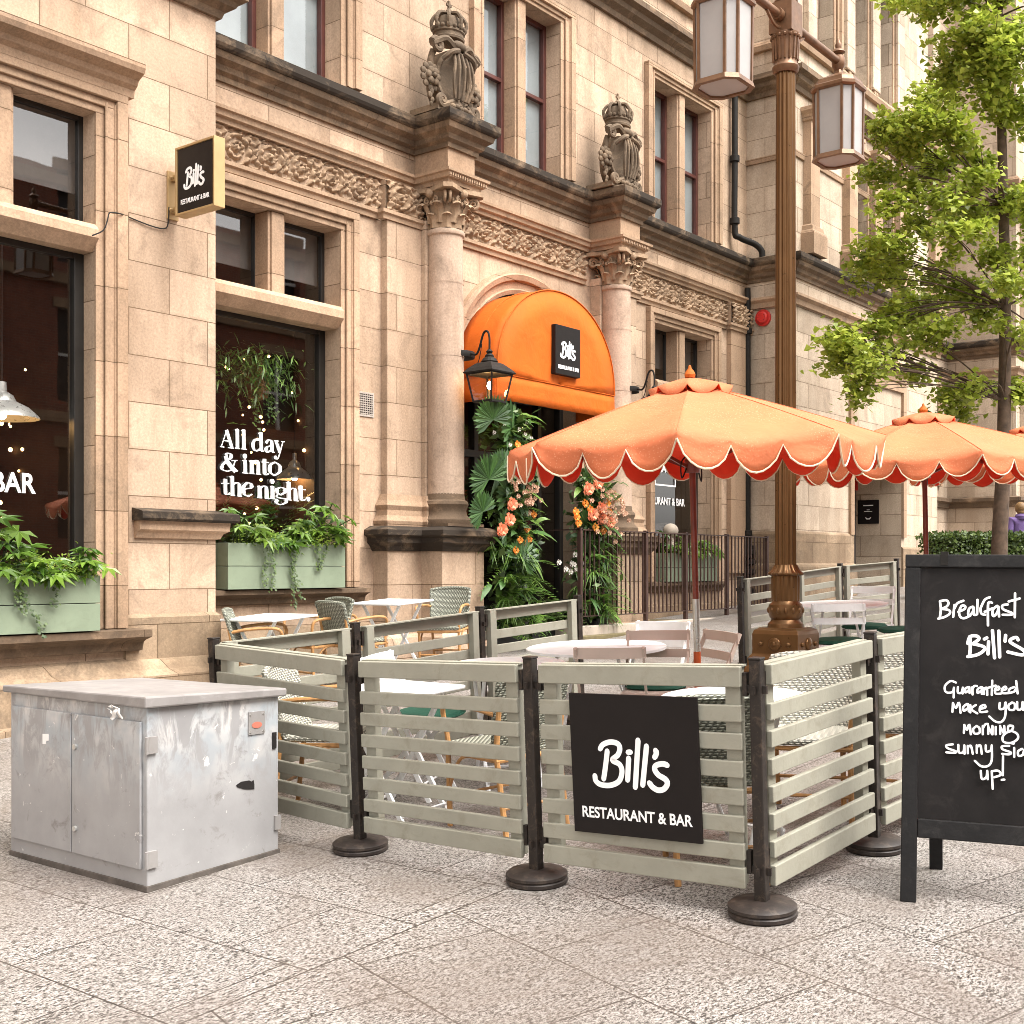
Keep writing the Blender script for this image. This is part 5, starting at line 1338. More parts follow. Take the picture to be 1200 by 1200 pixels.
for px, py in ((598,591),(595,609),(586,621)): bloom(D['rose'][0], at_y(px, py, gy-.25), .085, 22)
for px, py in ((605,521),(603,530),(606,540),(616,620),(619,632),(614,638),(622,648),(608,633),(624,603),(603,645),(620,560)): bloom(D['amber_bloom'][0], at_y(px, py, gy-.22), .05, 12)
for k in range(46):
    t = r_.random(); bloom(D['dusty_bloom'][0], at_y(604+22*t+r_.gauss(0,5), 556+34*t+r_.gauss(0,9), gy-.22+r_.gauss(0,.04)), .036, 9)
for k in range(8): bloom(D['white_bloom'][0], at_y(600+r_.gauss(0,12), 512+r_.gauss(0,12), gy-.15), .03, 8)
finish(G, D)
G, D, bloom, r_ = garland(13.02, gy+.10, .72, 2.62, 'shorter garland of peach roses and greenery right of the doorway, behind the railing', 9, 1.0)
for px, py in ((687,573),(698,566),(702,596),(703,608),(692,603),(712,612)): bloom(D['rose'][0], at_y(px, py, gy-.16), .095, 22)
for px, py in ((674,606),(676,613),(698,600),(690,597),(694,602),(712,600),(710,590),(673,600),(684,590),(705,622),(696,618)): bloom(D['amber_bloom'][0], at_y(px, py, gy-.15), .06, 12)
for k in range(60): bloom(D['dusty_bloom'][0], at_y(714+r_.gauss(0,9), 596+r_.gauss(0,14), gy-.16+r_.gauss(0,.04)), .042, 9)
for k in range(10): bloom(D['white_bloom'][0], at_y(668+r_.gauss(0,7), 660+r_.gauss(0,8), gy), .045, 9)
finish(G, D)
m = MB(); m.box(10.92, 11.75, 9.0, 9.4, gz(11.3)-.1, .78); tag(m.build('planter_trough', BLACKTUB, bevel=.008), 'black planter trough under the taller garland', 'planter')
m = MB(); m.box(12.72, 13.45, 9.0, 9.35, .6, .98); tag(m.build('planter_trough', BLACKTUB, bevel=.008), 'black planter trough behind the end of the railing', 'planter')
t = thing('shrub', 'low dark ferns beside the doorway, left of the railing post', 'plant', (12.35, 9.25, gz(12.3)))
m = MB()
for k in range(40): frond(m, (12.3+rng.gauss(0,.18), 9.2+rng.gauss(0,.1), .62+rng.uniform(0,.3)), Vector((rng.gauss(0,1), -abs(rng.gauss(.5,.5)), rng.uniform(.1,1))), rng.uniform(.25,.5), .11, 11, .5)
m.build('foliage', LEAF_IVY, t, world=True, fix=False)
m = MB(); m.box(11.95, 12.6, 9.1, 9.4, gz(12)-.1, .68); m.build('tub', BLACKTUB, t, world=True)

# ------------------------------------------------------------------ lights and plants seen through the glass
def pendant(loc, label, s=.2, mat=LEAD, chain=1.6, group='pendant lamps inside'):
    p = thing('pendant_lamp', label, 'lamp', loc, 0, False, group)
    m = MB(); m.lathe([(s, 0), (s*.97, .02), (s*.72, .09), (s*.38, .14), (s*.30, .19), (s*.14, .22), (s*.12, .30)], n=24, cap=False); m.build('lamp_shade', mat, p, smooth=True)
    m = MB(); m.tube([(0,0,.29), (0,0,chain)], .008, 6); m.build('cord', IRON, p)
    m = MB(); m.sphere((0,0,.03), .04, (1,1,1.1), 10, 8); m.build('bulb', BULB, p, smooth=True)
p = on_y(2, 490, 9.6); pendant(p, 'silver dome pendant lamp inside the large left window', .30)
p = on_y(345, 562, 10.6); pendant(p, 'dull metal pendant lamp glowing behind the white window lettering', .2, LEAD, 2.0)
p = on_y(328, 528, 11.2); fl = thing('bare_bulb', 'bright bare filament bulb hanging behind the white lettering', 'lamp', p)
m = MB(); m.sphere((0,0,0), .06, (1,1,1.2), 10, 8); m.build('bulb', BULB, fl, smooth=True); m = MB(); m.tube([(0,0,.06),(0,0,1.8)], .006, 6); m.build('cord', IRON, fl)
p = on_y(645, 494, 11.2); pendant(p, 'small lit lamp in the dark lobby behind the door', .10, IRON, .6)
m = MB(); r_ = random.Random(77)
for k in range(95):
    q = on_y(r_.choice([r_.uniform(262, 375), r_.uniform(0, 74)]), r_.uniform(400, 620), r_.uniform(10.5, 12.0)); m.sphere(q, r_.uniform(.012, .022), (1,1,1), 6, 5)
tag(m.build('fairy_lights', FAIRY), 'scatter of warm fairy lights deep inside the restaurant', kind='stuff')
hp = thing('hanging_plant', 'trailing green plant with a woven basket lamp hanging inside the second window', 'plant', on_y(298, 420, 10.05))
m = MB(); r_ = random.Random(31); c0 = on_y(292, 425, 10.0)
for k in range(900):
    c = c0+Vector((r_.gauss(0,.30), r_.gauss(0,.12), r_.gauss(0,.09)-.35*abs(r_.gauss(0,.5))*(1 if r_.random() < .5 else 0))); blade(m, c, Vector((r_.gauss(0,1), -.4, r_.uniform(-1,.4))), Vector((0,-.5,1)), r_.uniform(.06,.15), .011, .3, 2)
for s_ in range(5):
    x = c0.x+r_.gauss(0,.13)
    for k in range(40): small_leaf(m, Vector((x+r_.gauss(0,.02), c0.y-.05, c0.z-.1-k*.015*r_.uniform(.6,1))), rdir(-.5), Vector((0,-1,.3)), .045, .7)
m.build('foliage', LEAF_FERN, hp, world=True, fix=False)
m = MB(); m.lathe([(.0,-.20),(.10,-.17),(.15,-.05),(.12,.10),(.05,.2)], on_y(302, 448, 10.1), 14, cap=False); m.build('basket', BAMBOO, hp, world=True)
ip = thing('indoor_palm', 'dark indoor foliage behind the glass below the hanging plant', 'plant', (8.1, 10.3, 1.0))
m = MB()
for k in range(26): frond(m, (7.6+1.5*r_.random(), 10.25+.3*r_.random(), 1.55+.25*r_.random()), Vector((r_.gauss(0,.5), -.2, 1)), r_.uniform(.5, 1.1), .14, 12, .35)
m.build('foliage', LEAF_PALM, ip, world=True, fix=False); m = MB(); m.box(7.5, 9.0, 10.2, 10.5, 1.0, 1.55); m.build('trough', BLACKTUB, ip, world=True)
# ------------------------------------------------------------------ street lamp
LX, LY = 9.25, 4.45
lg = gz(LX)
lp = thing('street_lamp', 'tall bronze fluted lamp post with two hanging frosted lanterns', 'street lamp', (LX, LY, lg))
m = MB()
def sq(m, prof): m.lathe([(r*1.4142, z) for r, z in prof], n=4, a0=math.pi/4)
sq(m, [(.255,-.04),(.255,.30),(.243,.33),(.23,.345),(.23,.40),(.218,.42),(.20,.44),(.20,.60),(.19,.63),(.155,.65)])
for s_ in ((1,0),(-1,0),(0,1),(0,-1)):
    m.lathe([(.05,0),(.06,.012),(.03,.02)], (0,0,0), 12) if False else None
    c = Vector((s_[0]*.203, s_[1]*.203, .52)); m.sphere(c, .055, (.35 if s_[0] else 1, .35 if s_[1] else 1, 1), 12, 8); m.sphere(c, .03, (.9,.9,.9), 10, 6)
    for a in (-.12, .12): m.sphere(c+Vector((a if s_[1] else 0, a if s_[0] else 0, .0)), .02, (1,1,1), 8, 5)
m.build('base', BRONZE, lp, bevel=.006)
m = MB(); m.lathe([(.148,.64),(.143,.68),(.122,.70),(.115,.715),(.13,.735),(.140,.77),(.142,.80),(.134,.835),(.117,.85),(.108,.865)], n=32)
for k in range(14):
    a = k*2*math.pi/14; m.sphere((.136*math.cos(a), .136*math.sin(a), .79), .017, (1,1,1.5), 6, 5)
m.build('base_collar', BRONZE, lp, smooth=True)
def flute(nf, dep): return lambda a, z: 1-dep*abs(math.sin(nf*a/2))**.6 if True else 1
m = MB(); m.lathe([(.108,.86),(.115,.88),(.117,1.05),(.113,1.08)], n=112, rad=lambda a, z: 1-.07*(.5+.5*math.cos(16*a)))
m.lathe([(.113,1.07),(.135,1.075),(.14,1.09),(.115,1.11),(.096,1.14),(.088,1.16)], n=64, rad=lambda a, z: 1+.05*math.cos(16*a))
m.build('fluted_drum', BRONZE, lp, smooth=True, angle=60)
m = MB(); m.lathe([(.086,1.14),(.086,1.3),(.083,3.0),(.080,4.6),(.078,5.18)], n=128, rad=lambda a, z: 1-.12*(.5+.5*math.cos(14*a))**.55)
m.build('shaft', BRONZE, lp, smooth=True, angle=70)
m = MB(); m.lathe([(.088,5.16),(.105,5.18),(.11,5.21),(.095,5.235),(.09,5.26),(.096,5.30),(.102,5.40),(.108,5.44),(.118,5.455),(.118,5.475),(.10,5.48)], n=40)
for k in range(16):
    a = k*math.pi/8; m.sphere((.112*math.cos(a), .112*math.sin(a), 5.45), .016, (1,1,1), 6, 4); m.bar((.098*math.cos(a), .098*math.sin(a), 5.26), (.104*math.cos(a), .104*math.sin(a), 5.43), .014)
m.lathe([(.09,5.72),(.10,5.74),(.07,5.80),(.045,5.86),(.06,5.90),(.04,5.98),(.0,6.05)], n=24)
m.box(-.10, .10, -.10, .10, 5.475, 5.725)
m.build('post_head', BRONZE_TRIM, lp, smooth=True)
for s_ in (-1, 1):
    m = MB(); m.tube([(.11*s_, 0, 5.60), (1.05*s_, 0, 5.60)], .034, 12); m.tube([(.11*s_,0,5.60),(.17*s_,0,5.60)], .05, 12)
    m.tube(smooth_line([(.12*s_,0,5.50),(.22*s_,0,5.50),(.34*s_,0,5.57)], 4), .014, 6)
    m.lathe([(.0,-.10),(.03,-.09),(.055,-.04),(.06,.0),(.05,.045),(.03,.06),(.06,.08),(.05,.10),(.025,.115),(.03,.15),(.015,.18),(.0,.21)], (1.05*s_, 0, 5.60), 16)
    m.build('arm', BRONZE_TRIM, lp, smooth=True)
    ln = part('lantern', lp); ln.location = (1.05*s_, 0, 4.70)
    h, ch, H = .188, .075, .72
    def ring(q, z): 
        a, b = h*q, (h-ch)*q
        return [Vector(p) for p in ((a,-b,z),(a,b,z),(b,a,z),(-b,a,z),(-a,b,z),(-a,-b,z),(-b,-a,z),(b,-a,z))]
    m = MB(); R0, R1 = ring(.94, .05), ring(.97, .64)
    for k in range(8): m.bar(R0[k], R1[k], .02)
    def frustum(levels):
        rows = [ring(q, z) for q, z in levels]; vv = [p for r in rows for p in r]; n = len(rows)
        ff = [(i*8+k, i*8+(k+1) % 8, (i+1)*8+(k+1) % 8, (i+1)*8+k) for i in range(n-1) for k in range(8)] + [tuple(range(7,-1,-1)), tuple((n-1)*8+k for k in range(8))]
        m.add(vv, ff)
    frustum([(1.0,.62),(1.10,.635),(1.10,.66),(1.0,.675),(.95,.70),(.93,.715),(.5,.76),(.2,.79),(.14,.84)])
    for a, b in ((.02, .06),):
        rr, ri = ring(1.06, a), ring(.86, a); ru, rv = ring(1.0, b), ring(.86, b)
        for k in range(8):
            k2 = (k+1) % 8
            m.quad(rr[k], rr[k2], ri[k2], ri[k]); m.quad(rr[k], rr[k2], ru[k2], ru[k]); m.quad(ru[k], ru[k2], rv[k2], rv[k]); m.quad(ri[k], ri[k2], rv[k2], rv[k])
    m.tube([(0,0,.80),(0,0,.94)], .018, 8); m.lathe([(.03,.83),(.04,.85),(.03,.87)], n=10)
    m.build('lantern_frame', BRONZE_TRIM, ln)
    m = MB(); A, B = ring(.92, .06), ring(.95, .63)
    for k in range(8): m.quad(A[k], A[(k+1) % 8], B[(k+1) % 8], B[k])
    A = ring(.88, .035); m.add(A, [tuple(range(8))])
    m.build('pane', FROST, ln)

# ------------------------------------------------------------------ parasols
def parasol_proto():
    t = thing('parasol', 'x', 'parasol', (0,0,0), 0, True, 'orange scalloped parasols')
    Rr, NS, NR = 1.20, 24, 7
    top, eh = 2.425, 2.066
    def edge(k, f): 
        a0, a1 = k*math.pi/4, (k+1)*math.pi/4
        return Vector((math.cos(a0)*(1-f)+math.cos(a1)*f, math.sin(a0)*(1-f)+math.sin(a1)*f, 0))
    m = MB(); pp = []
    rows = []
    for i in range(NR+1):
        q = .17+.83*i/NR; row = []
        for k in range(8):
            for j in range(NS):
                f = j/NS; e = edge(k, f)
                sag = math.sin(math.pi*f)*.052*min(1, q*1.05)
                row.append(Vector((e.x*Rr*q, e.y*Rr*q, top-(top-eh)*(q**1.12)-sag)))
        row.append(row[0]); rows.append(row)
    m.grid(rows)
    # valance with three scallops to each side
    vr = []
    L = 4
    for l in range(L+1):
        row = []
        for k in range(8):
            for j in range(NS):
                f = j/NS; sc = (f*3) % 1.0
                drop = .028+.135*max(0.0, math.sin(math.pi*sc))**.62
                base = rows[-1][k*NS+j]; out = 1.0+.022*(l/L)*math.sin(k*2.1+f*9)+.008
                row.append(Vector((base.x*(1+(out-1)*l/L), base.y*(1+(out-1)*l/L), base.z-drop*l/L)))
        row.append(row[0]); vr.append(row)
    m.grid(vr)
    # vent cap
    cr = []
    for i in range(5):
        q = .02+.98*i/4; row = []
        for k in range(8):
            for j in range(6):
                f = j/6; e = edge(k, f); row.append(Vector((e.x*.27*q, e.y*.27*q, 2.462-.06*q**1.3-.012*math.sin(math.pi*f)*q+(.0 if i < 4 else -.045*math.sin(math.pi*f)**.6))))
        row.append(row[0]); cr.append(row)
    m.grid(cr)
    c = m.build('canopy', [ORANGE_TOP, RED], t, smooth='all', fix=False)
    bm = bmesh.new(); bm.from_mesh(c.data); bmesh.ops.remove_doubles(bm, verts=bm.verts, dist=.0005)
    for f in bm.faces:
        cc = f.calc_center_median()
        o_ = Vector((cc.x, cc.y, .6 if abs(f.normal.z) > .3 else 0))
        if f.normal.dot(o_) < 0: f.normal_flip()
    bm.to_mesh(c.data); bm.free()
    s = c.modifiers.new('solid', 'SOLIDIFY'); s.thickness = .006; s.offset = -1; s.material_offset = 1; s.material_offset_rim = 0
    m = MB(); m.tube([p*1.0+Vector((p.x*.003, p.y*.003, -.002)) for p in vr[-1]], .0055, 6, cap=False)
    for k in range(8): pass
    m.build('piping', PIPING, t, smooth=True)
    m = MB()
    for k in range(8): m.tube([rows[i][k*NS]+Vector((0,0,.001)) for i in range(NR+1)], .0028, 5)
    m.build('seam', ORANGE_TOP, t, smooth=True)
    m = MB(); m.lathe([(.02,2.455),(.032,2.462),(.036,2.48),(.026,2.50),(.012,2.515),(.009,2.53),(.0,2.538)], n=14); m.build('finial', ORANGE, t, smooth=True)
    m = MB(); m.tube([(0,0,1.12),(0,0,2.45)], .021, 14); m.build('upper_pole', POLE_RED, t, smooth=True)
    m = MB(); m.tube([(0,0,.80),(0,0,1.13)], .0225, 14); m.build('pole_sleeve', CHROME, t, smooth=True)
    m = MB(); m.tube([(0,0,.06),(0,0,.81)], .024, 14); m.build('lower_pole', POLE_ORANGE, t, smooth=True)
    for k in range(8):
        e = edge(k, 0); m = MB(); m.bar((e.x*.05, e.y*.05, top-.035), (e.x*Rr*.985, e.y*Rr*.985, eh-.025), .02, .022)
        rb = m.build('rib', POLE_RED, t); m = MB(); m.bar((e.x*.05, e.y*.05, 1.93), (e.x*.62, e.y*.62, top-.265), .012, .018); m.build('strut', POLE_RED, rb)
    m = MB(); m.lathe([(.045,1.89),(.05,1.90),(.05,1.97),(.04,1.98)], n=14); m.build('runner', POLE_RED, t, smooth=True)
    m = MB(); m.lathe([(.26,-.01),(.26,.05),(.24,.065),(.04,.07),(.035,.18),(.026,.18)], n=32); m.build('base', RUBBER, t, smooth=True)
    m = MB(); m.tube(smooth_line([(.02,-.03,1.93),(.10,-.06,1.86),(.13,-.06,1.95),(.06,-.02,2.0)], 4), .005, 5); m.tube(smooth_line([(-.02,.03,1.93),(-.08,.05,1.84),(-.10,.05,1.94),(-.04,.02,2.0)], 4), .005, 5); m.build('pull_cord', IRON, t, smooth=True)
    return t
pa0 = parasol_proto()
tcam = math.atan2(-3.98, -7.04)
def put(o, loc, rz, label=None):
    o.matrix_basis = Matrix.Translation(Vector(loc)) @ TILT @ Matrix.Rotation(rz, 4, 'Z')
    if label: o['label'] = label
put(pa0, (6.42, 3.635, gz(6.42)), tcam-R(3.5), 'large orange scalloped parasol in the middle, its red pole behind the black fence sign')
pa0.matrix_basis = pa0.matrix_basis @ Matrix.Diagonal((.9125, .9125, .975, 1))
pa2 = dup(pa0, (10.30, 3.65, gz(10.30)), math.atan2(-3.46,-9.77)+R(20), True, 'orange scalloped parasol rising behind the top of the chalkboard')
pa2.matrix_basis = pa2.matrix_basis @ Matrix.Diagonal((.99, .99, .968, 1))
pa3 = dup(pa0, (12.62, 3.36, gz(12.62)), math.atan2(-2.8,-11.2)+R(8), True, 'orange scalloped parasol cut off by the right edge, beside the tree trunk')
pa3.matrix_basis = pa3.matrix_basis @ Matrix.Diagonal((1, 1, .96, 1))

# ------------------------------------------------------------------ barrier posts and slatted panels
PG = 'black posts of the slatted barrier'; BG = 'slatted barrier panels round the terrace'
posts = {'F0': (4.42, 5.57, 1.0), 'A': (4.30, 4.34, .975), 'B': (4.34, 3.28, 1.005), 'C': (4.46, 2.245, 1.035), 'D': (5.60, 2.24, 1.03), 'E': (6.75, 2.18, 1.0),
         'F1': (5.42, 5.47, 1.0), 'F2': (6.70, 5.53, 1.0), 'F3': (7.85, 5.50, 1.0), 'G1': (10.36, 5.42, 1.0), 'G2': (11.6, 5.45, 1.0), 'G3': (12.82, 5.5, 1.0), 'G4': (13.95, 5.3, 1.0)}
plabel = {'F0': 'black barrier post at the corner behind the grey cabinet', 'A': 'black barrier post right of the grey cabinet, first along the front', 'B': 'black barrier post between the plain front panel and the panel with the black sign',
 'C': 'nearest black barrier post, at the corner right of the black sign', 'D': 'black barrier post beside the left edge of the chalkboard', 'E': 'black barrier post hidden behind the chalkboard', 'F1': 'black barrier post in the back row, nearest the grey cabinet',
 'F2': 'middle black barrier post of the back row in front of the doorway', 'F3': 'black barrier post at the open end of the back row below the railing', 'G1': 'black barrier post left of the bronze lamp base', 'G2': 'black barrier post hidden behind the bronze lamp post', 'G3': 'black barrier post in the back row between lamp post and plaque', 'G4': 'last black barrier post of the back row, above the chalkboard corner'}
UP = Vector((-SLOPE, 0, 1)).normalized()
pr = None
for k, (x, y, h) in posts.items():
    if pr is None:
        pr = thing('barrier_post', plabel[k], 'post', (0,0,0), 0, True, PG)
        m = MB(); m.box(-.024, .024, -.024, .024, .055, .99); m.box(-.027, .027, -.027, .027, .99, .999); m.build('pole', BLACKPOLE, pr, bevel=.004)
        m = MB(); m.lathe([(.130,0),(.137,.008),(.137,.020),(.131,.026),(.137,.032),(.137,.044),(.125,.053),(.05,.062)], n=40); m.build('base', RUBBER, pr, smooth=True)
        m = MB()
        for z in (.16, .86):
            for s_ in (-1, 1): m.box(s_*.024, s_*.042, -.006, .006, z, z+.03); m.box(-.006, .006, s_*.024, s_*.042, z, z+.03)
        m.build('hook', BLACKPOLE, pr)
        o = pr
    else: o = dup(pr, (0,0,0), 0, True, plabel[k])
    o.matrix_basis = Matrix.Translation((x, y, gz(x))) @ TILT @ Matrix.Rotation(rng.uniform(-.1,.1), 4, 'Z') @ Matrix.Diagonal((1,1,h,1))
def panel(a, b, label, side, slats=8, z0=.105, z1=.965, sign=False):
    """slats on the outside (side=+1: right of travel a->b), uprights on the inside"""
    ax, ay, ah = posts[a]; bx, by, bh = posts[b]
    A, B = Vector((ax, ay, gz(ax))), Vector((bx, by, gz(bx)))
    d = (B-A); Ln = d.length; d.normalize(); n = d.cross(UP).normalized()*side
    t = thing('slatted_barrier', label, 'barrier', (A+B)/2, 0, False, BG)
    def P(u, o, z): return A+d*u+n*o+UP*(z*(ah+(bh-ah)*u/Ln))
    def slab(m, u0, u1, o0, o1, za, zb): m.hexa([P(u0,o0,za),P(u1,o0,za),P(u1,o1,za),P(u0,o1,za),P(u0,o0,zb),P(u1,o0,zb),P(u1,o1,zb),P(u0,o1,zb)])
    g = .058; pitch = (z1-z0)/slats
    m = MB()
    for k in range(slats):
        za = z0+k*pitch; hh = pitch*(.60 if 0 < k < slats-1 else .74)
        if k == slats-1: za = z1-hh
        j = rng.uniform(-.0015,.0015)
        slab(m, g, Ln-g, .006, (.030 if k not in (0, slats-1) else .034)+j, za+j, za+hh+j)
    m.build('slats', SAGE, t, world=True, bevel=.004)
    for u in (g+.01, Ln-g-.075):
        m = MB(); slab(m, u, u+.065, -.040, .0055, z0+.006, z1-.004); m.build('upright', SAGE, t, world=True, bevel=.003)
    m = MB()
    slab(m, g+.0, Ln-g, -.040, .0052, z1-.0035, z1+.004); m.build('cap_rail', SAGE, t, world=True)
    m = MB()
    for u0, u1 in ((g-.018, g), (Ln-g, Ln-g+.018)):
        for z in (.16, .85): slab(m, u0, u1, -.02, .01, z, z+.09)
    m.build('hinge_bracket', BLACKPOLE, t, world=True)
    return t, P, Ln, d, n
panel('F0', 'A', 'short slatted barrier panel running from the cabinet\'s far corner to the front row', 1)
panel('A', 'B', 'plain front slatted barrier panel between the cabinet and the sign panel', 1)
_, P, Ln, d_, n_ = panel('B', 'C', 'front slatted barrier panel carrying the square black sign', 1)
panel('C', 'D', 'slatted barrier panel angled away right of the black sign', 1)
panel('D', 'E', 'slatted barrier panel half hidden by the chalkboard', 1)
panel('F0', 'F1', 'back row slatted barrier panel nearest the cabinet', -1)
panel('F1', 'F2', 'back row slatted barrier panel below the wicker chair with its back to the column', -1)
panel('F2', 'F3', 'back row slatted barrier panel in front of the dark doorway', -1)
panel('G1', 'G2', 'slatted barrier panel partly hidden by the bronze lamp base', -1)
panel('G2', 'G3', 'slatted barrier panel just right of the bronze lamp post', -1)
panel('G3', 'G4', 'slatted barrier panel below the door recess with the plaque', -1)
sl, sr, st_, sb = .265, .265+.665, .845, .24
o0 = P(.226, .036, .262); u1 = P(.26+.62, .036, .245)
X = (P(.226+.588,.036,.53)-P(.226,.036,.53)); sw = X.length; X.normalize(); Y = (UP - X*UP.dot(X)).normalized(); Zn = X.cross(Y)
sh = .595
fs_ = thing('barrier_sign', 'square black sign with white script logo fixed to the front barrier', 'sign', o0)
M4 = frame4((0,0,0), X, Y, Zn)
m = MB(); m.box(0, sw, 0, sh, 0, .014, mat=M4); m.build('board', SIGNBLACK, fs_, bevel=.002)
put_logo(fs_, M4 @ Matrix.Translation((0,0,.0145)), sw, sh, depth=.0012, lw=.039, tw=.86)

# ------------------------------------------------------------------ tables and chairs
def tilt_thing(name, label, cat, x, y, rz, group, dz=0.0): return thing(name, label, cat, (x, y, gz(x, y)+dz), rz, True, group)
def round_table(x, y, rz, dia, label, h=.73):
    t = tilt_thing('round_table', label, 'table', x, y, rz, 'round white tables'); r = dia/2
    m = MB(); m.lathe([(r-.012,h-.022),(r,h-.020),(r+.001,h-.004),(r-.005,h),(0,h+.001)], n=56); m.build('tabletop', WHITEMETAL, t, smooth=True)
    for s_ in (-1, 1):
        m = MB(); q = r*.55
        for e in (-1, 1): m.tube([(q*e, s_*q*.8, .0), (-q*e, s_*q*.8, h-.03)], .012, 8)
        m.build('folding_legs', WHITEMETAL, t, smooth=True)
    m = MB(); q = r*.55
    for e in (-1, 1): m.tube([(q*e, -q*.8, .06), (q*e, q*.8, .06)], .010, 6); m.tube([(q*e, -q*.8, h-.035), (q*e, q*.8, h-.035)], .010, 6)
    m.build('crossbar', WHITEMETAL, t, smooth=True)
    return t
def square_table(x, y, rz, s, label, h=.73, dz=0.0):
    t = tilt_thing('square_table', label, 'table', x, y, rz, 'square white tables', dz)
    m = MB(); m.box(-s/2, s/2, -s/2, s/2, h-.022, h); m.build('tabletop', WHITEMETAL, t, bevel=.008)
    for q in (-.3*s, .3*s):
        m = MB()
        for e in (-1, 1): m.bar((q, .38*s*e, 0), (q, -.38*s*e, h-.024), .016, .028)
        m.build('folding_legs', WHITEMETAL, t)
    m = MB()
    for e in (-1, 1): m.tube([(-.3*s, .36*s*e, .05), (.3*s, .36*s*e, .05)], .008, 6)
    m.build('crossbar', WHITEMETAL, t)
    return t
def folding_chair(mat, label):
    t = thing('folding_chair', label, 'chair', (0,0,0), 0, True, 'folding slatted bistro chairs')
    for s_ in (-1, 1):
        m = MB(); y = .20*s_
        m.bar((.20, y, 0), (-.20, y, .83), .014, .026); m.build('back_leg', mat, t)
        m = MB(); m.bar((-.20, y*.88, 0), (.20, y*.88, .455), .014, .026); m.build('front_leg', mat, t)
    m = MB()
    for k in range(6): x = -.13+k*.066; m.box(x, x+.052, -.205, .205, .452, .466)
    m.build('seat', mat, t, bevel=.003)
    for z, hh in ((.765, .065), (.655, .055)):
        m = MB(); c = -.20+(.83-z)*.482
        rows = [[Vector((c-.014-.025*math.cos(q*1.5)+.0, .215*q, z+e*hh)) for q in np.linspace(-1, 1, 9)] for e in (0, 1)]; rows2 = [[p+Vector((.012,0,0)) for p in r] for r in rows]
        m.grid(rows); m.grid(rows2, flip=True); m.grid([rows[1], rows2[1]]); m.grid([rows2[0], rows[0]]); m.grid([[r[0] for r in (rows[0], rows[1])], [r[0] for r in (rows2[0], rows2[1])]]); m.grid([[r[-1] for r in (rows[0], rows[1])], [r[-1] for r in (rows2[0], rows2[1])]])
        m.build('back_slat', mat, t)
    m = MB()
    for z, x in ((.10, .155), (.10, -.155)): m = MB(); m.tube([(x, -.19, z), (x, .19, z)], .006, 6); m.build('stretcher', mat, t)
    return t
cush = None
def cushion(x, y, rz, label, dz=.468):
    global cush
    if cush is None:
        cush = thing('seat_cushion', label, 'cushion', (x, y, gz(x)+dz), rz, True, 'dark green seat cushions')
        m = MB(); m.lathe([(.0,-.004),(.18,-.004),(.20,.012),(.19,.030),(.10,.042),(0,.045)], n=28, rad=lambda a, z: 1.0/max(abs(math.cos(a)), abs(math.sin(a)))**.35); m.build('pad', CUSHION, cush, smooth=True)
        m = MB(); m.tube([(.203*math.cos(k*math.pi/16)/max(abs(math.cos(k*math.pi/16)), abs(math.sin(k*math.pi/16)))**.35, .203*math.sin(k*math.pi/16)/max(abs(math.cos(k*math.pi/16)), abs(math.sin(k*math.pi/16)))**.35, .012) for k in range(33)], .006, 5); m.build('piping', CUSHION, cush)
        return cush
    return dup(cush, (x, y, gz(x)+dz), rz, True, label)
# fc: chair faces local +x (back rest on -x)
fw = folding_chair(WHITEMETAL, 'white slatted folding chair on the far side of the large round table'); fp = folding_chair(BACKLITMETAL, 'white folding chair, pink backlight in its colour, seen from behind at the large round table')
put(fw, (7.50, 4.62, gz(7.5)), R(185)); put(fp, (6.25, 4.12, gz(6.25)), R(28))
dup(fp, (7.02, 3.98, gz(7.02)), R(150), True, 'white folding chair, pink backlight in its colour, turned sideways behind the red parasol pole')
dup(fw, (9.72, 4.18, gz(9.72)), R(22), True, 'white folding chair with its slatted back to us right of the lamp base')
dup(fw, (11.45, 4.62, gz(11.45)), R(190), True, 'white folding chair on the far side of the round table by the lamp post')
dup(fw, (11.0, 3.95, gz(11.0)), R(115), True, 'white folding chair beside the chalkboard\'s top left corner')
dup(fw, (5.35, 4.98, gz(5.35)), R(-70), True, 'white folding chair half hidden behind the plain front panel')
cushion(6.98, 4.28, R(20), 'dark green cushion above the top edge of the black sign'); cushion(9.90, 4.27, R(22), 'dark green cushion on the chair right of the lamp base')
cushion(11.20, 4.58, R(10), 'dark green cushion on the chair behind the round table by the lamp'); cushion(10.98, 4.15, R(20), 'dark green cushion next to the chalkboard\'s top left corner'); cushion(5.38, 4.86, R(20), 'dark green cushion glimpsed through the plain front panel')
dup(fp, (6.93, 4.24, gz(6.93)), R(205), True, 'white folding chair, pink backlight in its colour, under the green cushion behind the sign panel')
round_table(6.89, 4.68, R(20), .94, 'large round white table behind the panel with the black sign')
round_table(5.88, 4.66, R(50), .74, 'round white table behind the post left of the black sign')
round_table(10.75, 4.63, R(10), .88, 'round white table just right of the bronze lamp post')
round_table(5.30, 2.80, R(0), .70, 'small round white table behind the angled panel by the chalkboard')
square_table(4.93, 4.70, R(0), .58, 'square white table behind the plain front slatted panel', .70)
square_table(7.42, 8.62, R(8), .62, 'square white table by the wall below the second window')
square_table(8.95, 8.55, R(6), .60, 'square white table by the wall left of the column pedestal', .76)

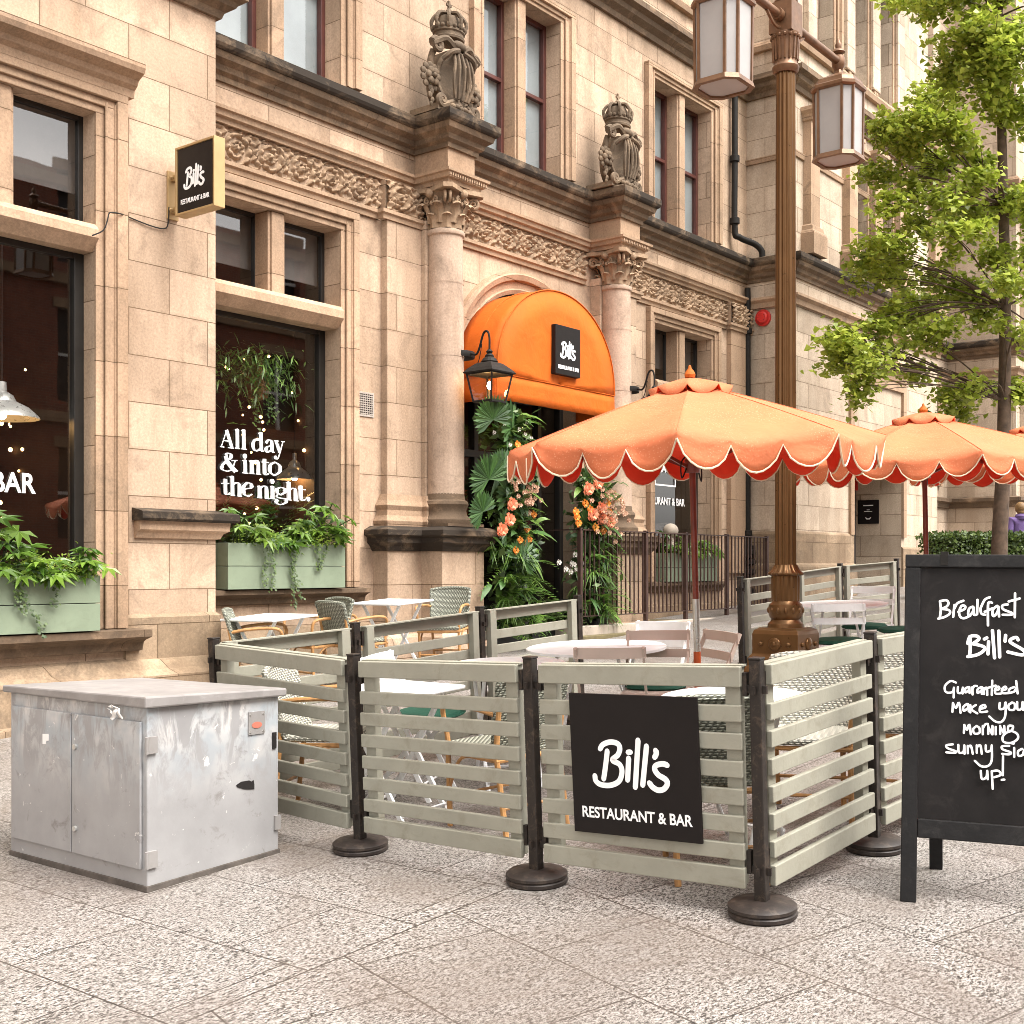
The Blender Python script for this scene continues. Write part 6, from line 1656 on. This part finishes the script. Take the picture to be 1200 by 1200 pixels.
def wicker_chair(mat, label, grp='woven cane armchairs with bamboo frames'):
    t = thing('cane_armchair', label, 'chair', (0,0,0), 0, True, grp)
    m = MB()
    rows = []
    for i in range(9):
        tt = i/8; z = .43+.385*tt; x = -.20-.10*tt
        rows.append([Vector((x+.05*(1-math.cos(q*1.2)), (.195+.02*tt)*q, z-(.018*abs(q)**3 if i == 8 else 0))) for q in np.linspace(-1, 1, 11)])
    rows2 = [[p+Vector((-.022,0,0)) for p in r] for r in rows]
    m.grid(rows); m.grid(rows2, flip=True)
    m.grid([rows[-1], rows2[-1]]); m.grid([[r[0] for r in rows], [r[0] for r in rows2]]); m.grid([[r[-1] for r in rows], [r[-1] for r in rows2]])
    m.build('backrest', mat, t, smooth=True)
    m = MB(); m.tube([r[0]+Vector((-.011,0,0)) for r in rows]+smooth_line([p+Vector((-.011,0,.006)) for p in rows[-1]], 1)+[r[-1]+Vector((-.011,0,0)) for r in rows[::-1]], .019, 8); m.build('back_rim', mat, t, smooth=True)
    m = MB()
    m.prism([(-.22,-.20),(.20,-.225),(.225,-.20),(.225,.20),(.20,.225),(-.22,.20)], 'z', .415, .45); m.build('seat', mat, t, bevel=.012)
    m = MB(); m.tube([(-.22,-.20,.40),(.21,-.22,.40),(.21,.22,.40),(-.22,.20,.40),(-.22,-.20,.40)], .014, 8); m.build('seat_frame', BAMBOO, t)
    for s_ in (-1, 1):
        m = MB(); m.tube([(.205, .215*s_, 0), (.20, .215*s_, .42)], .015, 8); m.build('leg', BAMBOO, t, smooth=True)
        m = MB(); m.tube([(-.27, .195*s_, 0), (-.21, .20*s_, .43), (-.25, .205*s_, .66)], .015, 8); m.build('leg', BAMBOO, t, smooth=True)
        m = MB(); m.tube(smooth_line([(-.245, .205*s_, .63), (-.10, .235*s_, .655), (.12, .245*s_, .66), (.20, .24*s_, .625), (.205, .22*s_, .52), (.19, .215*s_, .42)], 4), .014, 8); m.build('armrest', BAMBOO, t, smooth=True)
        m = MB(); m.tube(smooth_line([(.20, .217*s_, .20), (.10, .217*s_, .36), (.0, .215*s_, .40)], 4), .009, 6); m.build('brace', BAMBOO, t, smooth=True)
    m = MB(); m.tube([(.205,-.215,.16),(.205,.215,.16)], .009, 6); m.build('stretcher', BAMBOO, t); m = MB(); m.tube([(-.245,-.197,.16),(-.245,.197,.16)], .009, 6); m.build('stretcher', BAMBOO, t)
    return t
wc = wicker_chair(WICKER, 'sage cane armchair by the column pedestal, right of the last wall table'); wp_ = wicker_chair(WICKER_PALE, 'pale cane armchair behind the short panel next to the grey cabinet')
put(wc, (9.72, 8.55, gz(9.72, 8.55)), R(205)); put(wp_, (4.84, 5.12, gz(4.84)), R(-62))
for x, y, a, lb, src in ((8.08, 8.72, 172, 'sage cane armchair between the two wall tables, on the side of the second window', wc), (8.32, 8.45, -8, 'sage cane armchair drawn up to the wall table nearest the column pedestal', wc), (7.23, 8.52, -46, 'sage cane armchair at the left end of the wall tables, mostly hidden', wc),
    (5.05, 4.02, 75, 'sage cane armchair seen through the right half of the plain front panel', wc), (4.95, 2.72, 35, 'sage cane armchair seen through the slats right of the black sign', wc), (6.02, 2.75, 200, 'pale cane armchair behind the angled panel by the chalkboard', wp_), (6.55, 2.52, 190, 'pale cane armchair seen between the angled panel and the chalkboard', wp_)):
    dup(src, (x, y, gz(x, y)), R(a), True, lb)

# ------------------------------------------------------------------ grey street cabinet
cb = thing('street_cabinet', 'grey metal street cabinet with worn paint, low and box shaped', 'cabinet', (3.66, 5.2, gz(3.66)))
x0, x1, y0, y1 = 3.29, 4.05, 4.66, 5.80
m = MB(); m.hexa([(x0,y0,gz(x0)-.02),(x1,y0,gz(x1)-.02),(x1,y1,gz(x1)-.02),(x0,y1,gz(x0)-.02),(x0,y0,.765),(x1,y0,.755),(x1,y1,.755),(x0,y1,.765)])
m.build('body', CABINET, cb, world=True, bevel=.006)
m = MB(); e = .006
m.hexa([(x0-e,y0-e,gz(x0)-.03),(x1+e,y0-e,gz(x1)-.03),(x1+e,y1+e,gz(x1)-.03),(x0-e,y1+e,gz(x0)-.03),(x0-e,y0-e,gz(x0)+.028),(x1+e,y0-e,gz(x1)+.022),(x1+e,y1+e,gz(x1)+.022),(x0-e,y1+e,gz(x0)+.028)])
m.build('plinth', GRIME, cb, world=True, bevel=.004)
m = MB(); L0 = .03
m.hexa([(x0-L0,y0-L0,.7655),(x1+L0,y0-L0,.7555),(x1+L0,y1+L0,.7555),(x0-L0,y1+L0,.7655),(x0-L0,y0-L0,.818),(x1+L0,y0-L0,.795),(x1+L0,y1+L0,.780),(x0-L0,y1+L0,.800)])
m.build('lid', LID, cb, world=True, bevel=.008)
for a, b in ((y0+.035, y0+.575), (y0+.585, y1-.03)):
    m = MB(); m.box(x0-.014, x0-.001, a, b, .04, .70); d = m.build('door', CABINET, cb, world=True, bevel=.004)
    m = MB()
    for z in (.16, .545):
        m.tube([(x0-.014, b-.035 if a < y0+.1 else a+.03, z), (x0-.026, b-.035 if a < y0+.1 else a+.03, z)], .013, 10)
    if a < y0+.1: m.build('lock', LEAD, d, world=True)
for yy, zz in ((y0-.004, .05), (y0-.004, .56)):
    m = MB(); m.box(x0-.006, x0+.045, y0-.014, y0+.0, zz, zz+.075); m.tube([(x0-.01, y0-.012, zz), (x0-.01, y0-.012, zz+.075)], .009, 8); m.build('hinge', PALEGREY, cb, world=True)
m = MB(); m.box(x1-.03, x1+.006, y0-.012, y0, .10, .17); m.build('hinge', PALEGREY, cb, world=True)
m = MB(); m.box(x1-.042, x1-.018, y0-.007, y0-.001, .50, .58); m.build('broken_latch', STICKER, cb, world=True)
a, b = on_y(300, 847, y0), on_y(300, 856, y0)
m = MB(); m.box(a.x-.05, a.x+.05, y0-.006, y0-.0005, a.z-.055, a.z+.055); pl_ = m.build('warning_plate', PALEGREY, cb, world=True)
m = MB(); m.lathe([(.026,0),(.026,.002)], n=18); m.v = [Vector((a.x+q.x*1.2, y0-.0062-q.z, a.z-.01+q.y*.6)) for q in m.v]; m.build('warning_mark', REDLABEL, pl_, world=True)
m = MB()
for s_ in (-1, 1):
    for q in (-1, 1): m.sphere((a.x+.04*s_, y0-.007, a.z+.042*q), .006, (1,.5,1), 6, 4)
m.build('screw', CHROME, pl_, world=True)
px = [(277,920),(283,916),(292,914.5),(295,916),(297,914),(298,919),(298,925),(286,925),(278,922.5)]
m = MB(); m.prism([(q.x, q.z) for q in [on_y(u, v, y0-.002) for u, v in px]][::-1], 'y', y0-.003, y0-.0006); m.build('torn_sticker', STICKER, cb, world=True)
def on_x(px, py, X):
    v = ray(px, py); t_ = X/v.x; return Vector((X, v.y*t_, EYE+v.z*t_))
m = MB()
for poly in ([(50,860),(57,860),(57,868),(54,868),(54,872),(50,872)],):
    pts = [on_x(u, v, x0-.0155) for u, v in poly]; m.prism([(q.y, q.z) for q in pts], 'x', x0-.0165, x0-.0145)
m.build('paper_sticker', PAPER, cb, world=True)
tg = MB()
for path in ([(128,829),(133,827),(137,831),(134,837),(131,843)], [(137,829),(140,835),(141,842)], [(127,831),(132,836),(130,834)]):
    pts = [on_x(u, v, x0-.05) for u, v in path]; pts = smooth_line(pts, 4); off = Vector((0,.012,.004))
    tg.grid([[p+off+Vector((.006*math.sin(i),0,0)) for i, p in enumerate(pts)], [p-off+Vector((.006*math.sin(i+1),0,0)) for i, p in enumerate(pts)]])
o = tg.build('torn_tape', PAPER, smooth='all'); tag(o, 'scrap of torn white tape stuck under the cabinet lid', 'tape')
s = o.modifiers.new('solid', 'SOLIDIFY'); s.thickness = .002

# ------------------------------------------------------------------ chalkboard
bd = thing('chalkboard_stand', 'black wooden chalkboard stand with white handwriting', 'sign', (4.93, 1.83, gz(4.93)))
U = Vector((.284, -.959, -.006)).normalized(); LEAN = R(7.5)
Bk = Vector((.959, .284, 0)).normalized()           # away from the camera
V = (Vector((0,0,1))*math.cos(LEAN) + Bk*math.sin(LEAN)); V = (V-U*V.dot(U)).normalized(); Nn = U.cross(V).normalized()
BW, BH, ST_ = .74, 1.43, .062
o0 = Vector((4.916, 1.86, gz(4.93)))
MBd = frame4(o0, U, V, Nn)
def bbox(m, *a): m.box(*a, mat=MBd)
m = MB(); bbox(m, 0, ST_, 0, BH-.055, -.036, 0); m.build('side_rail', BOARDBLACK, bd, world=True, bevel=.004)
m = MB(); bbox(m, BW-ST_, BW, 0, BH-.055, -.036, 0); m.build('side_rail', BOARDBLACK, bd, world=True, bevel=.004)
m = MB(); bbox(m, 0, BW, BH-.0545, BH, -.036, .0012); m.build('top_rail', BOARDBLACK, bd, world=True, bevel=.004)
m = MB(); bbox(m, ST_+.001, BW-ST_-.001, .262, .338, -.034, -.002); m.build('bottom_rail', BOARDBLACK, bd, world=True, bevel=.004)
m = MB(); bbox(m, ST_+.001, BW-ST_-.001, .339, BH-.056, -.022, -.012); pb = m.build('writing_panel', CHALKBOARD, bd, world=True)
P0 = MBd @ Vector((0, 0, -.0119))
def btrace(lines, ox, oy, kx, ky):
    out = []
    inv = MBd.inverted()
    for ln in lines:
        q = [inv @ on_plane(ox+x*kx, oy+y*ky, P0, Nn) for x, y in ln]; out.append([(p.x, p.y) for p in q])
    return out
TA = [[(215,245),(225,340),(215,430)],[(215,245),(290,235),(315,270),(290,310),(230,335)],[(230,335),(320,350),(330,390),(270,430),(195,450)],[(385,290),(370,430)],[(385,330),(420,270),(490,240)],
 [(430,370),(500,340),(510,305),(470,300),(440,370),(455,430),(500,445),(570,415)],[(600,310),(560,330),(545,390),(560,415),(600,370),(612,320)],[(610,320),(612,400),(640,405)],[(655,230),(650,400)],[(800,200),(740,230),(690,330)],[(690,330),(700,390),(745,405)],
 [(825,265),(795,258),(778,300),(778,530)],[(740,370),(830,330)],[(885,300),(840,340),(830,400),(850,420),(890,370),(900,310)],[(900,310),(908,425)],[(1010,285),(950,295),(955,340),(1060,385),(1045,405),(950,405)],[(1095,155),(1092,435)],[(1020,250),(1150,215)],
 [(565,660),(570,800),(560,890)],[(540,740),(570,660),(650,655),(670,690),(600,745)],[(600,745),(720,775),(735,815),(660,870),(540,895)],[(785,720),(778,865)],[(735,690),(765,675)],[(830,590),(855,910)],[(905,595),(915,900)],[(985,645),(978,715)],[(1130,700),(1110,670),(1050,690),(1045,730),(1180,810),(1210,850),(1170,875),(1010,840)]]
TB = [[(345,85),(290,70),(235,120),(245,180),(310,180),(325,135)],[(325,135),(322,235)],[(365,130),(365,185),(400,185),(415,135)],[(415,135),(412,195)],[(470,130),(440,145),(440,185),(475,160)],[(480,130),(482,190)],[(510,130),(512,205)],[(512,150),(530,120),(555,120)],
 [(600,130),(565,150),(562,190),(600,165)],[(605,130),(605,200)],[(625,140),(628,200)],[(628,160),(655,135),(660,210)],[(710,65),(705,210)],[(660,140),(745,115)],[(735,165),(780,150),(770,125),(740,150),(745,195),(800,195)],[(805,165),(850,150),(840,125),(810,150),(815,190),(880,190)],[(930,130),(885,150),(880,185),(930,175),(950,140)],[(950,70),(965,195)],
 [(315,290),(310,380)],[(315,290),(345,340),(375,285),(392,390)],[(455,300),(420,330),(425,370),(460,345)],[(465,300),(475,375)],[(490,310),(490,385)],[(545,310),(500,350),(560,395)],[(585,350),(640,335),(630,310),(590,330),(590,380),(660,375)],
 [(785,290),(785,350),(830,340),(840,290)],[(845,285),(840,420),(800,480),(740,475),(680,425)],[(915,285),(875,310),(880,355),(930,355),(935,300),(905,285)],[(960,280),(965,355),(1005,345),(1015,280)],[(1015,280),(1020,360)],[(1050,285),(1050,360)],[(1050,310),(1070,285),(1095,285)],
 [(430,510),(425,590)],[(430,510),(455,560),(480,505),(495,605)],[(555,520),(520,550),(530,595),(580,590),(580,540),(550,520)],[(615,520),(615,605)],[(615,545),(640,505),(665,500)],[(670,520),(670,600)],[(670,530),(710,605)],[(712,520),(712,605)],[(745,530),(745,605)],[(790,520),(790,600)],[(790,530),(830,600)],[(830,520),(835,600)],
 [(915,520),(875,520),(870,565),(905,565),(920,530)],[(905,570),(960,600),(965,650),(900,690),(825,680),(815,630),(850,590),(905,570)],[(315,705),(250,715),(265,745),(345,775),(330,790),(250,785)],[(370,710),(375,785),(420,780),(430,715)],[(430,715),(432,800)],[(465,720),(465,795)],[(465,735),(495,720),(515,800)],[(555,715),(555,790)],[(555,735),(590,715),(605,800)],
 [(645,715),(650,775),(695,765),(705,715)],[(705,715),(705,860),(670,920),(600,925),(535,870)],[(880,720),(810,725),(815,755),(895,785),(880,805),(810,800)],[(930,740),(930,830)],[(905,695),(925,698)],[(1010,750),(970,775),(975,820),(1015,810),(1030,760)],[(1040,700),(1045,825)],[(1075,785),(1120,775),(1110,745),(1075,770),(1080,820),(1140,815)],
 [(595,970),(605,1050),(650,1035),(660,970)],[(660,970),(665,1055)],[(705,975),(715,1150)],[(705,975),(770,970),(795,1010),(730,1035)],[(818,825),(816,1015)],[(805,1062),(832,1058)]]
m = MB(); fr_ = lambda a, b, c: MBd @ Vector((a, b, -.0119+c))
nb = len(TA)-9
A_ = btrace(TA, 1080, 680, .1, .1); ribbons(m, A_[:nb], fr_, .0095, None, .0010, 5); ribbons(m, A_[nb:], fr_, .0130, None, .0010, 5)
B_ = btrace(TB, 1080, 790, 120/1029, 140/1200); ribbons(m, B_, fr_, .0085, None, .0010, 5)
m.build('handwriting', WHITEPAINT, pb, world=True, fix=False)
# rear frame
bw = Bk*.52
for u in (.115, BW-.115):
    tpt = MBd @ Vector((u, BH-.06, -.075)); bt = MBd @ Vector((u, 0, 0)); bt = Vector((bt.x+bw.x, bt.y+bw.y, 0)); bt.z = gz(bt.x)
    m = MB(); m.bar(tpt, bt, .055, .034, up=Bk); m.build('rear_leg', BOARDBLACK, bd, world=True, bevel=.003)
m = MB(); a_, b_ = MBd @ Vector((.115, BH-.06, -.075)), MBd @ Vector((BW-.115, BH-.06, -.075)); m.bar(a_, b_, .035, .05); m.build('rear_rail', BOARDBLACK, bd, world=True)
m = MB()
for u in (.14, BW-.16): m = MB(); bbox(m, u, u+.03, BH-.045, BH+.012, -.07, .004); m.build('hinge', IRON, bd, world=True)

# ------------------------------------------------------------------ tree at the right
TXY = Vector((17.55, 5.45)); tgz = gz(17.55)
tr = thing('street_tree', 'young green tree with a slim brown trunk and loose leaf clumps', 'tree', (TXY.x, TXY.y, tgz))
DT = TXY.x*CA+TXY.y*SA
def tp(px, py, dd=0.0): return at(px, py, DT+dd)
trunk = [Vector((TXY.x, TXY.y, tgz-.1))] + [tp(a, b) for a, b in ((1171,645),(1175,560),(1177,470),(1178,360),(1176,240),(1173,120),(1171,20),(1168,-80))]
trunk[0] = Vector((trunk[1].x, trunk[1].y, tgz-.1))
m = MB(); m.tube(smooth_line(trunk, 3), [.125-.085*min(1, i/24)**.8 for i in range(25)], 12); 
clumps = [(1150,30,60,32),(1088,8,14,16),(1120,70,50,28),(1185,50,40,36),(1088,108,34,22),(1160,100,55,28),(1190,130,30,26),(1045,158,30,26),(1078,135,32,22),(1112,150,36,28),(1028,200,18,24),(1060,185,28,24),(1092,192,30,24),(1140,182,40,20),(1128,252,56,16),(1070,262,30,16),(1042,290,32,24),(1010,300,16,20),(1112,270,36,20),(1180,240,30,18),(1024,325,18,16),
 (1180,328,40,18),(1132,345,48,22),(1082,350,40,22),(1040,370,28,18),(1000,392,30,16),(985,402,20,20),(982,425,12,18),(1012,452,10,14),(1005,430,10,12),(1082,398,20,20),(1072,430,10,14),(1100,385,24,14),(1150,372,30,16),(1190,385,22,14),(1115,462,26,14),(1140,452,24,10),(1170,455,20,10),(1118,482,22,10),(1195,455,16,12),
 (985,420,24,22),(975,398,14,14),(1000,405,20,14),(1020,385,24,14),(1060,365,26,16),(1060,380,20,14),(1020,305,24,18),(1050,320,20,16),(1095,320,26,14),(1160,300,30,14),(1040,240,20,20),(1066,225,20,18),(1150,215,36,16),(1100,225,24,14),(1110,-30,70,30),(1180,-40,60,40),(1060,-10,30,24),(1230,60,40,36),(1250,140,50,30),(1240,230,46,26),(1260,330,46,24),(1235,400,40,20),(1280,200,40,30),(1250,10,50,34),(1218,290,30,22)]
lm = MB(); r_ = random.Random(12)
for (px, py, rx, ry) in clumps:
    dd = r_.gauss(0, .75)
    c = tp(px, py, dd); sx = rx/FPX*DT; sz = ry/FPX*DT; sy = max(.25, .7*sx)
    # branch
    k = min(range(1, len(trunk)), key=lambda i: abs(trunk[i].z-(c.z-.25))); b0 = trunk[k]
    mid = (b0+c)/2+Vector((r_.gauss(0,.08), r_.gauss(0,.08), .12)); m.tube(smooth_line([b0, mid, c], 4), [.015-.0013*i for i in range(9)], 6)
    for s_ in range(3):
        e = c+Vector((r_.gauss(0,sx*.5), r_.gauss(0,sy*.5), r_.gauss(0,sz*.5))); m.tube([mid, (mid+e)/2+Vector((0,0,.04)), e], [.007,.005,.003], 5)
    subs = [c+Vector((r_.gauss(0,.5)*sx, r_.gauss(0,.5)*sy, r_.gauss(0,.45)*sz)) for _ in range(max(4, int(rx*ry/84)))]
    for q in subs:
        if r_.random() < .22: q = mid.lerp(q, r_.uniform(.55,.95))+Vector((0,0,-.05))
        for _ in range(int(52+34*r_.random())):
            p = q+Vector((r_.gauss(0,.105), r_.gauss(0,.105), r_.gauss(0,.075)))
            ax = Vector((r_.gauss(0,1), r_.gauss(0,1), r_.gauss(-.35,.6))).normalized(); up = Vector((r_.gauss(0,.55), r_.gauss(-.25,.55), 1)).normalized()
            sd3 = ax.cross(up); sd3 = sd3.normalized() if sd3.length > .05 else Vector((1,0,0)); s = r_.uniform(.045,.10)
            lm.add([p, p+ax*s*.8+sd3*s*.62, p+ax*s*1.02+sd3*s*.06, p+ax*s*.8-sd3*s*.62], [(0,1,2,3)])
m.build('trunk', BARK, tr, world=True, smooth=True)
lm.build('crown', LEAF_TREE, tr, world=True, fix=False)

# ------------------------------------------------------------------ clipped hedge and the walker beyond it
hg = thing('hedge', 'clipped green hedge in front of the pale stone wall', 'hedge', (20.6, 6.9, gz(20.6)))
m, lf = MB(), MB(); r_ = random.Random(2)
hz = at(1130, 628, 20.4).z
h0, h1 = at(1098, 640, 20.4), at(1205, 640, 20.4)
def hp_(t): return h0.lerp(h1, t)
g0 = gz(20.6)
core = [hp_(t) for t in (0, .33, .66, 1)]
m.hexa([Vector((h0.x-.15, h0.y-.15, g0-.1)), Vector((h1.x-.15, h1.y-.15, g0-.1)), Vector((h1.x+.25, h1.y+.25, g0-.1)), Vector((h0.x+.25, h0.y+.25, g0-.1)), Vector((h0.x-.15, h0.y-.15, hz-.1)), Vector((h1.x-.15, h1.y-.15, hz-.1)), Vector((h1.x+.25, h1.y+.25, hz-.1)), Vector((h0.x+.25, h0.y+.25, hz-.1))])
m.build('twigs', HEDGE_CORE, hg, world=True)
for k in range(22000):
    t = r_.random(); b = hp_(t); bulge = .30+.06*abs(math.sin(t*9.4)); z = r_.uniform(g0, hz+.05*abs(math.sin(t*9.4)))
    a = r_.uniform(0, 2*math.pi)
    p = Vector((b.x+bulge*math.cos(a)*r_.uniform(.8,1.05), b.y+bulge*math.sin(a)*r_.uniform(.8,1.05), z)) if r_.random() < .75 else Vector((b.x+r_.uniform(-.3,.3), b.y+r_.uniform(-.3,.3), hz-.03+r_.gauss(0,.03)))
    small_leaf(lf, p, rdir(.2, Vector((0,0,0))), Vector((math.cos(a), math.sin(a), .5)), r_.uniform(.04,.08), .7)
lf.build('foliage', LEAF_HEDGE, hg, world=True, fix=False)

# person walking away, behind the trunk
pc_ = at(1196, 640, 23.0); fz = gz(pc_.x, pc_.y)
hd = at(1185, 598, 23.0).z
pe = thing('person', 'person in a purple jacket with fair hair walking behind the tree trunk', 'person', (pc_.x, pc_.y, fz), YAW-R(90)+R(0))
S_ = (hd+.10-fz)/1.72
def skin_mesh(name, joints, edges, radii, mat, parent, sub=2):
    me = bpy.data.meshes.new(name); me.from_pydata([tuple(Vector(j)*S_) for j in joints], edges, [])
    o = bpy.data.objects.new(name, me); COL.objects.link(o); o.parent = parent
    md = o.modifiers.new('skin', 'SKIN'); o.modifiers.new('sub', 'SUBSURF').levels = sub; o.modifiers['sub'].render_levels = sub
    for i, r in enumerate(radii):
        rr = r if isinstance(r, tuple) else (r, r)
        me.skin_vertices[0].data[i].radius = (rr[0]*S_, rr[1]*S_)
    me.skin_vertices[0].data[0].use_root = True
    me.materials.append(mat)
    for p in me.polygons: p.use_smooth = True
    md.use_smooth_shade = True
    return o
# local +y is away from the camera (walking direction)
J = [(0,0,.92),(0,0,1.10),(0,.01,1.28),(0,.0,1.42),(0,.0,1.50),(0,.02,1.60),(0,.02,1.70),(-.17,0,1.40),(-.23,-.04,1.14),(-.22,.06,.92),(.17,0,1.40),(.23,.05,1.14),(.21,.18,.95),
     (-.09,.0,.88),(-.10,.10,.50),(-.10,.02,.10),(-.10,.16,.04),(.09,0,.88),(.10,.0,.50),(.10,-.24,.14),(.10,-.12,.03)]
E_ = [(0,1),(1,2),(2,3),(3,4),(4,5),(5,6),(3,7),(7,8),(8,9),(3,10),(10,11),(11,12),(0,13),(13,14),(14,15),(15,16),(0,17),(17,18),(18,19),(19,20)]
rad = [(.15,.11),(.14,.10),(.16,.11),(.10,.08),.055,.085,.075,.065,.045,.032,.065,.045,.032,.085,.06,.04,.03,.085,.06,.04,.03]
skin_mesh('body', J, E_, rad, SKIN, pe)
skin_mesh('jacket', [(0,0,.80),(0,0,.98),(0,.0,1.28),(0,.0,1.43),(-.19,0,1.40),(-.25,-.04,1.14),(-.235,.05,.97),(.19,0,1.40),(.25,.05,1.14),(.225,.16,.99)], [(0,1),(1,2),(2,3),(3,4),(4,5),(5,6),(3,7),(7,8),(8,9)], [(.20,.155),(.19,.15),(.20,.145),(.12,.10),.095,.075,.06,.095,.075,.06], PURPLE, pe)
m = MB(); m.lathe([(.07*S_,1.40*S_),(.12*S_,1.42*S_),(.13*S_,1.48*S_),(.10*S_,1.53*S_)], (0,-.03,0), 14, cap=False); m.build('hood', PURPLE, pe, smooth=True)
skin_mesh('trousers', [(0,0,.90),(-.09,.0,.84),(-.10,.10,.50),(-.10,.03,.13),(.09,0,.84),(.10,.0,.50),(.10,-.21,.17)], [(0,1),(1,2),(2,3),(0,4),(4,5),(5,6)], [(.16,.125),.105,.08,.07,.105,.08,.07], TROUSER, pe)
m = MB(); m.sphere((0,-.005*S_,1.655*S_), .118*S_, (1,1.05,1.12), 16, 12); m.sphere((0,-.05*S_,1.57*S_), .085*S_, (1,.8,1), 12, 8); m.build('hair', HAIR, pe, smooth=True)
m = MB(); m.sphere((-.10*S_,.08*S_,.04*S_), .07*S_, (.65,1.7,.6), 10, 8); m.sphere((.10*S_,-.17*S_,.05*S_), .07*S_, (.65,1.7,.6), 10, 8); m.build('shoes', SHOE, pe, smooth=True)
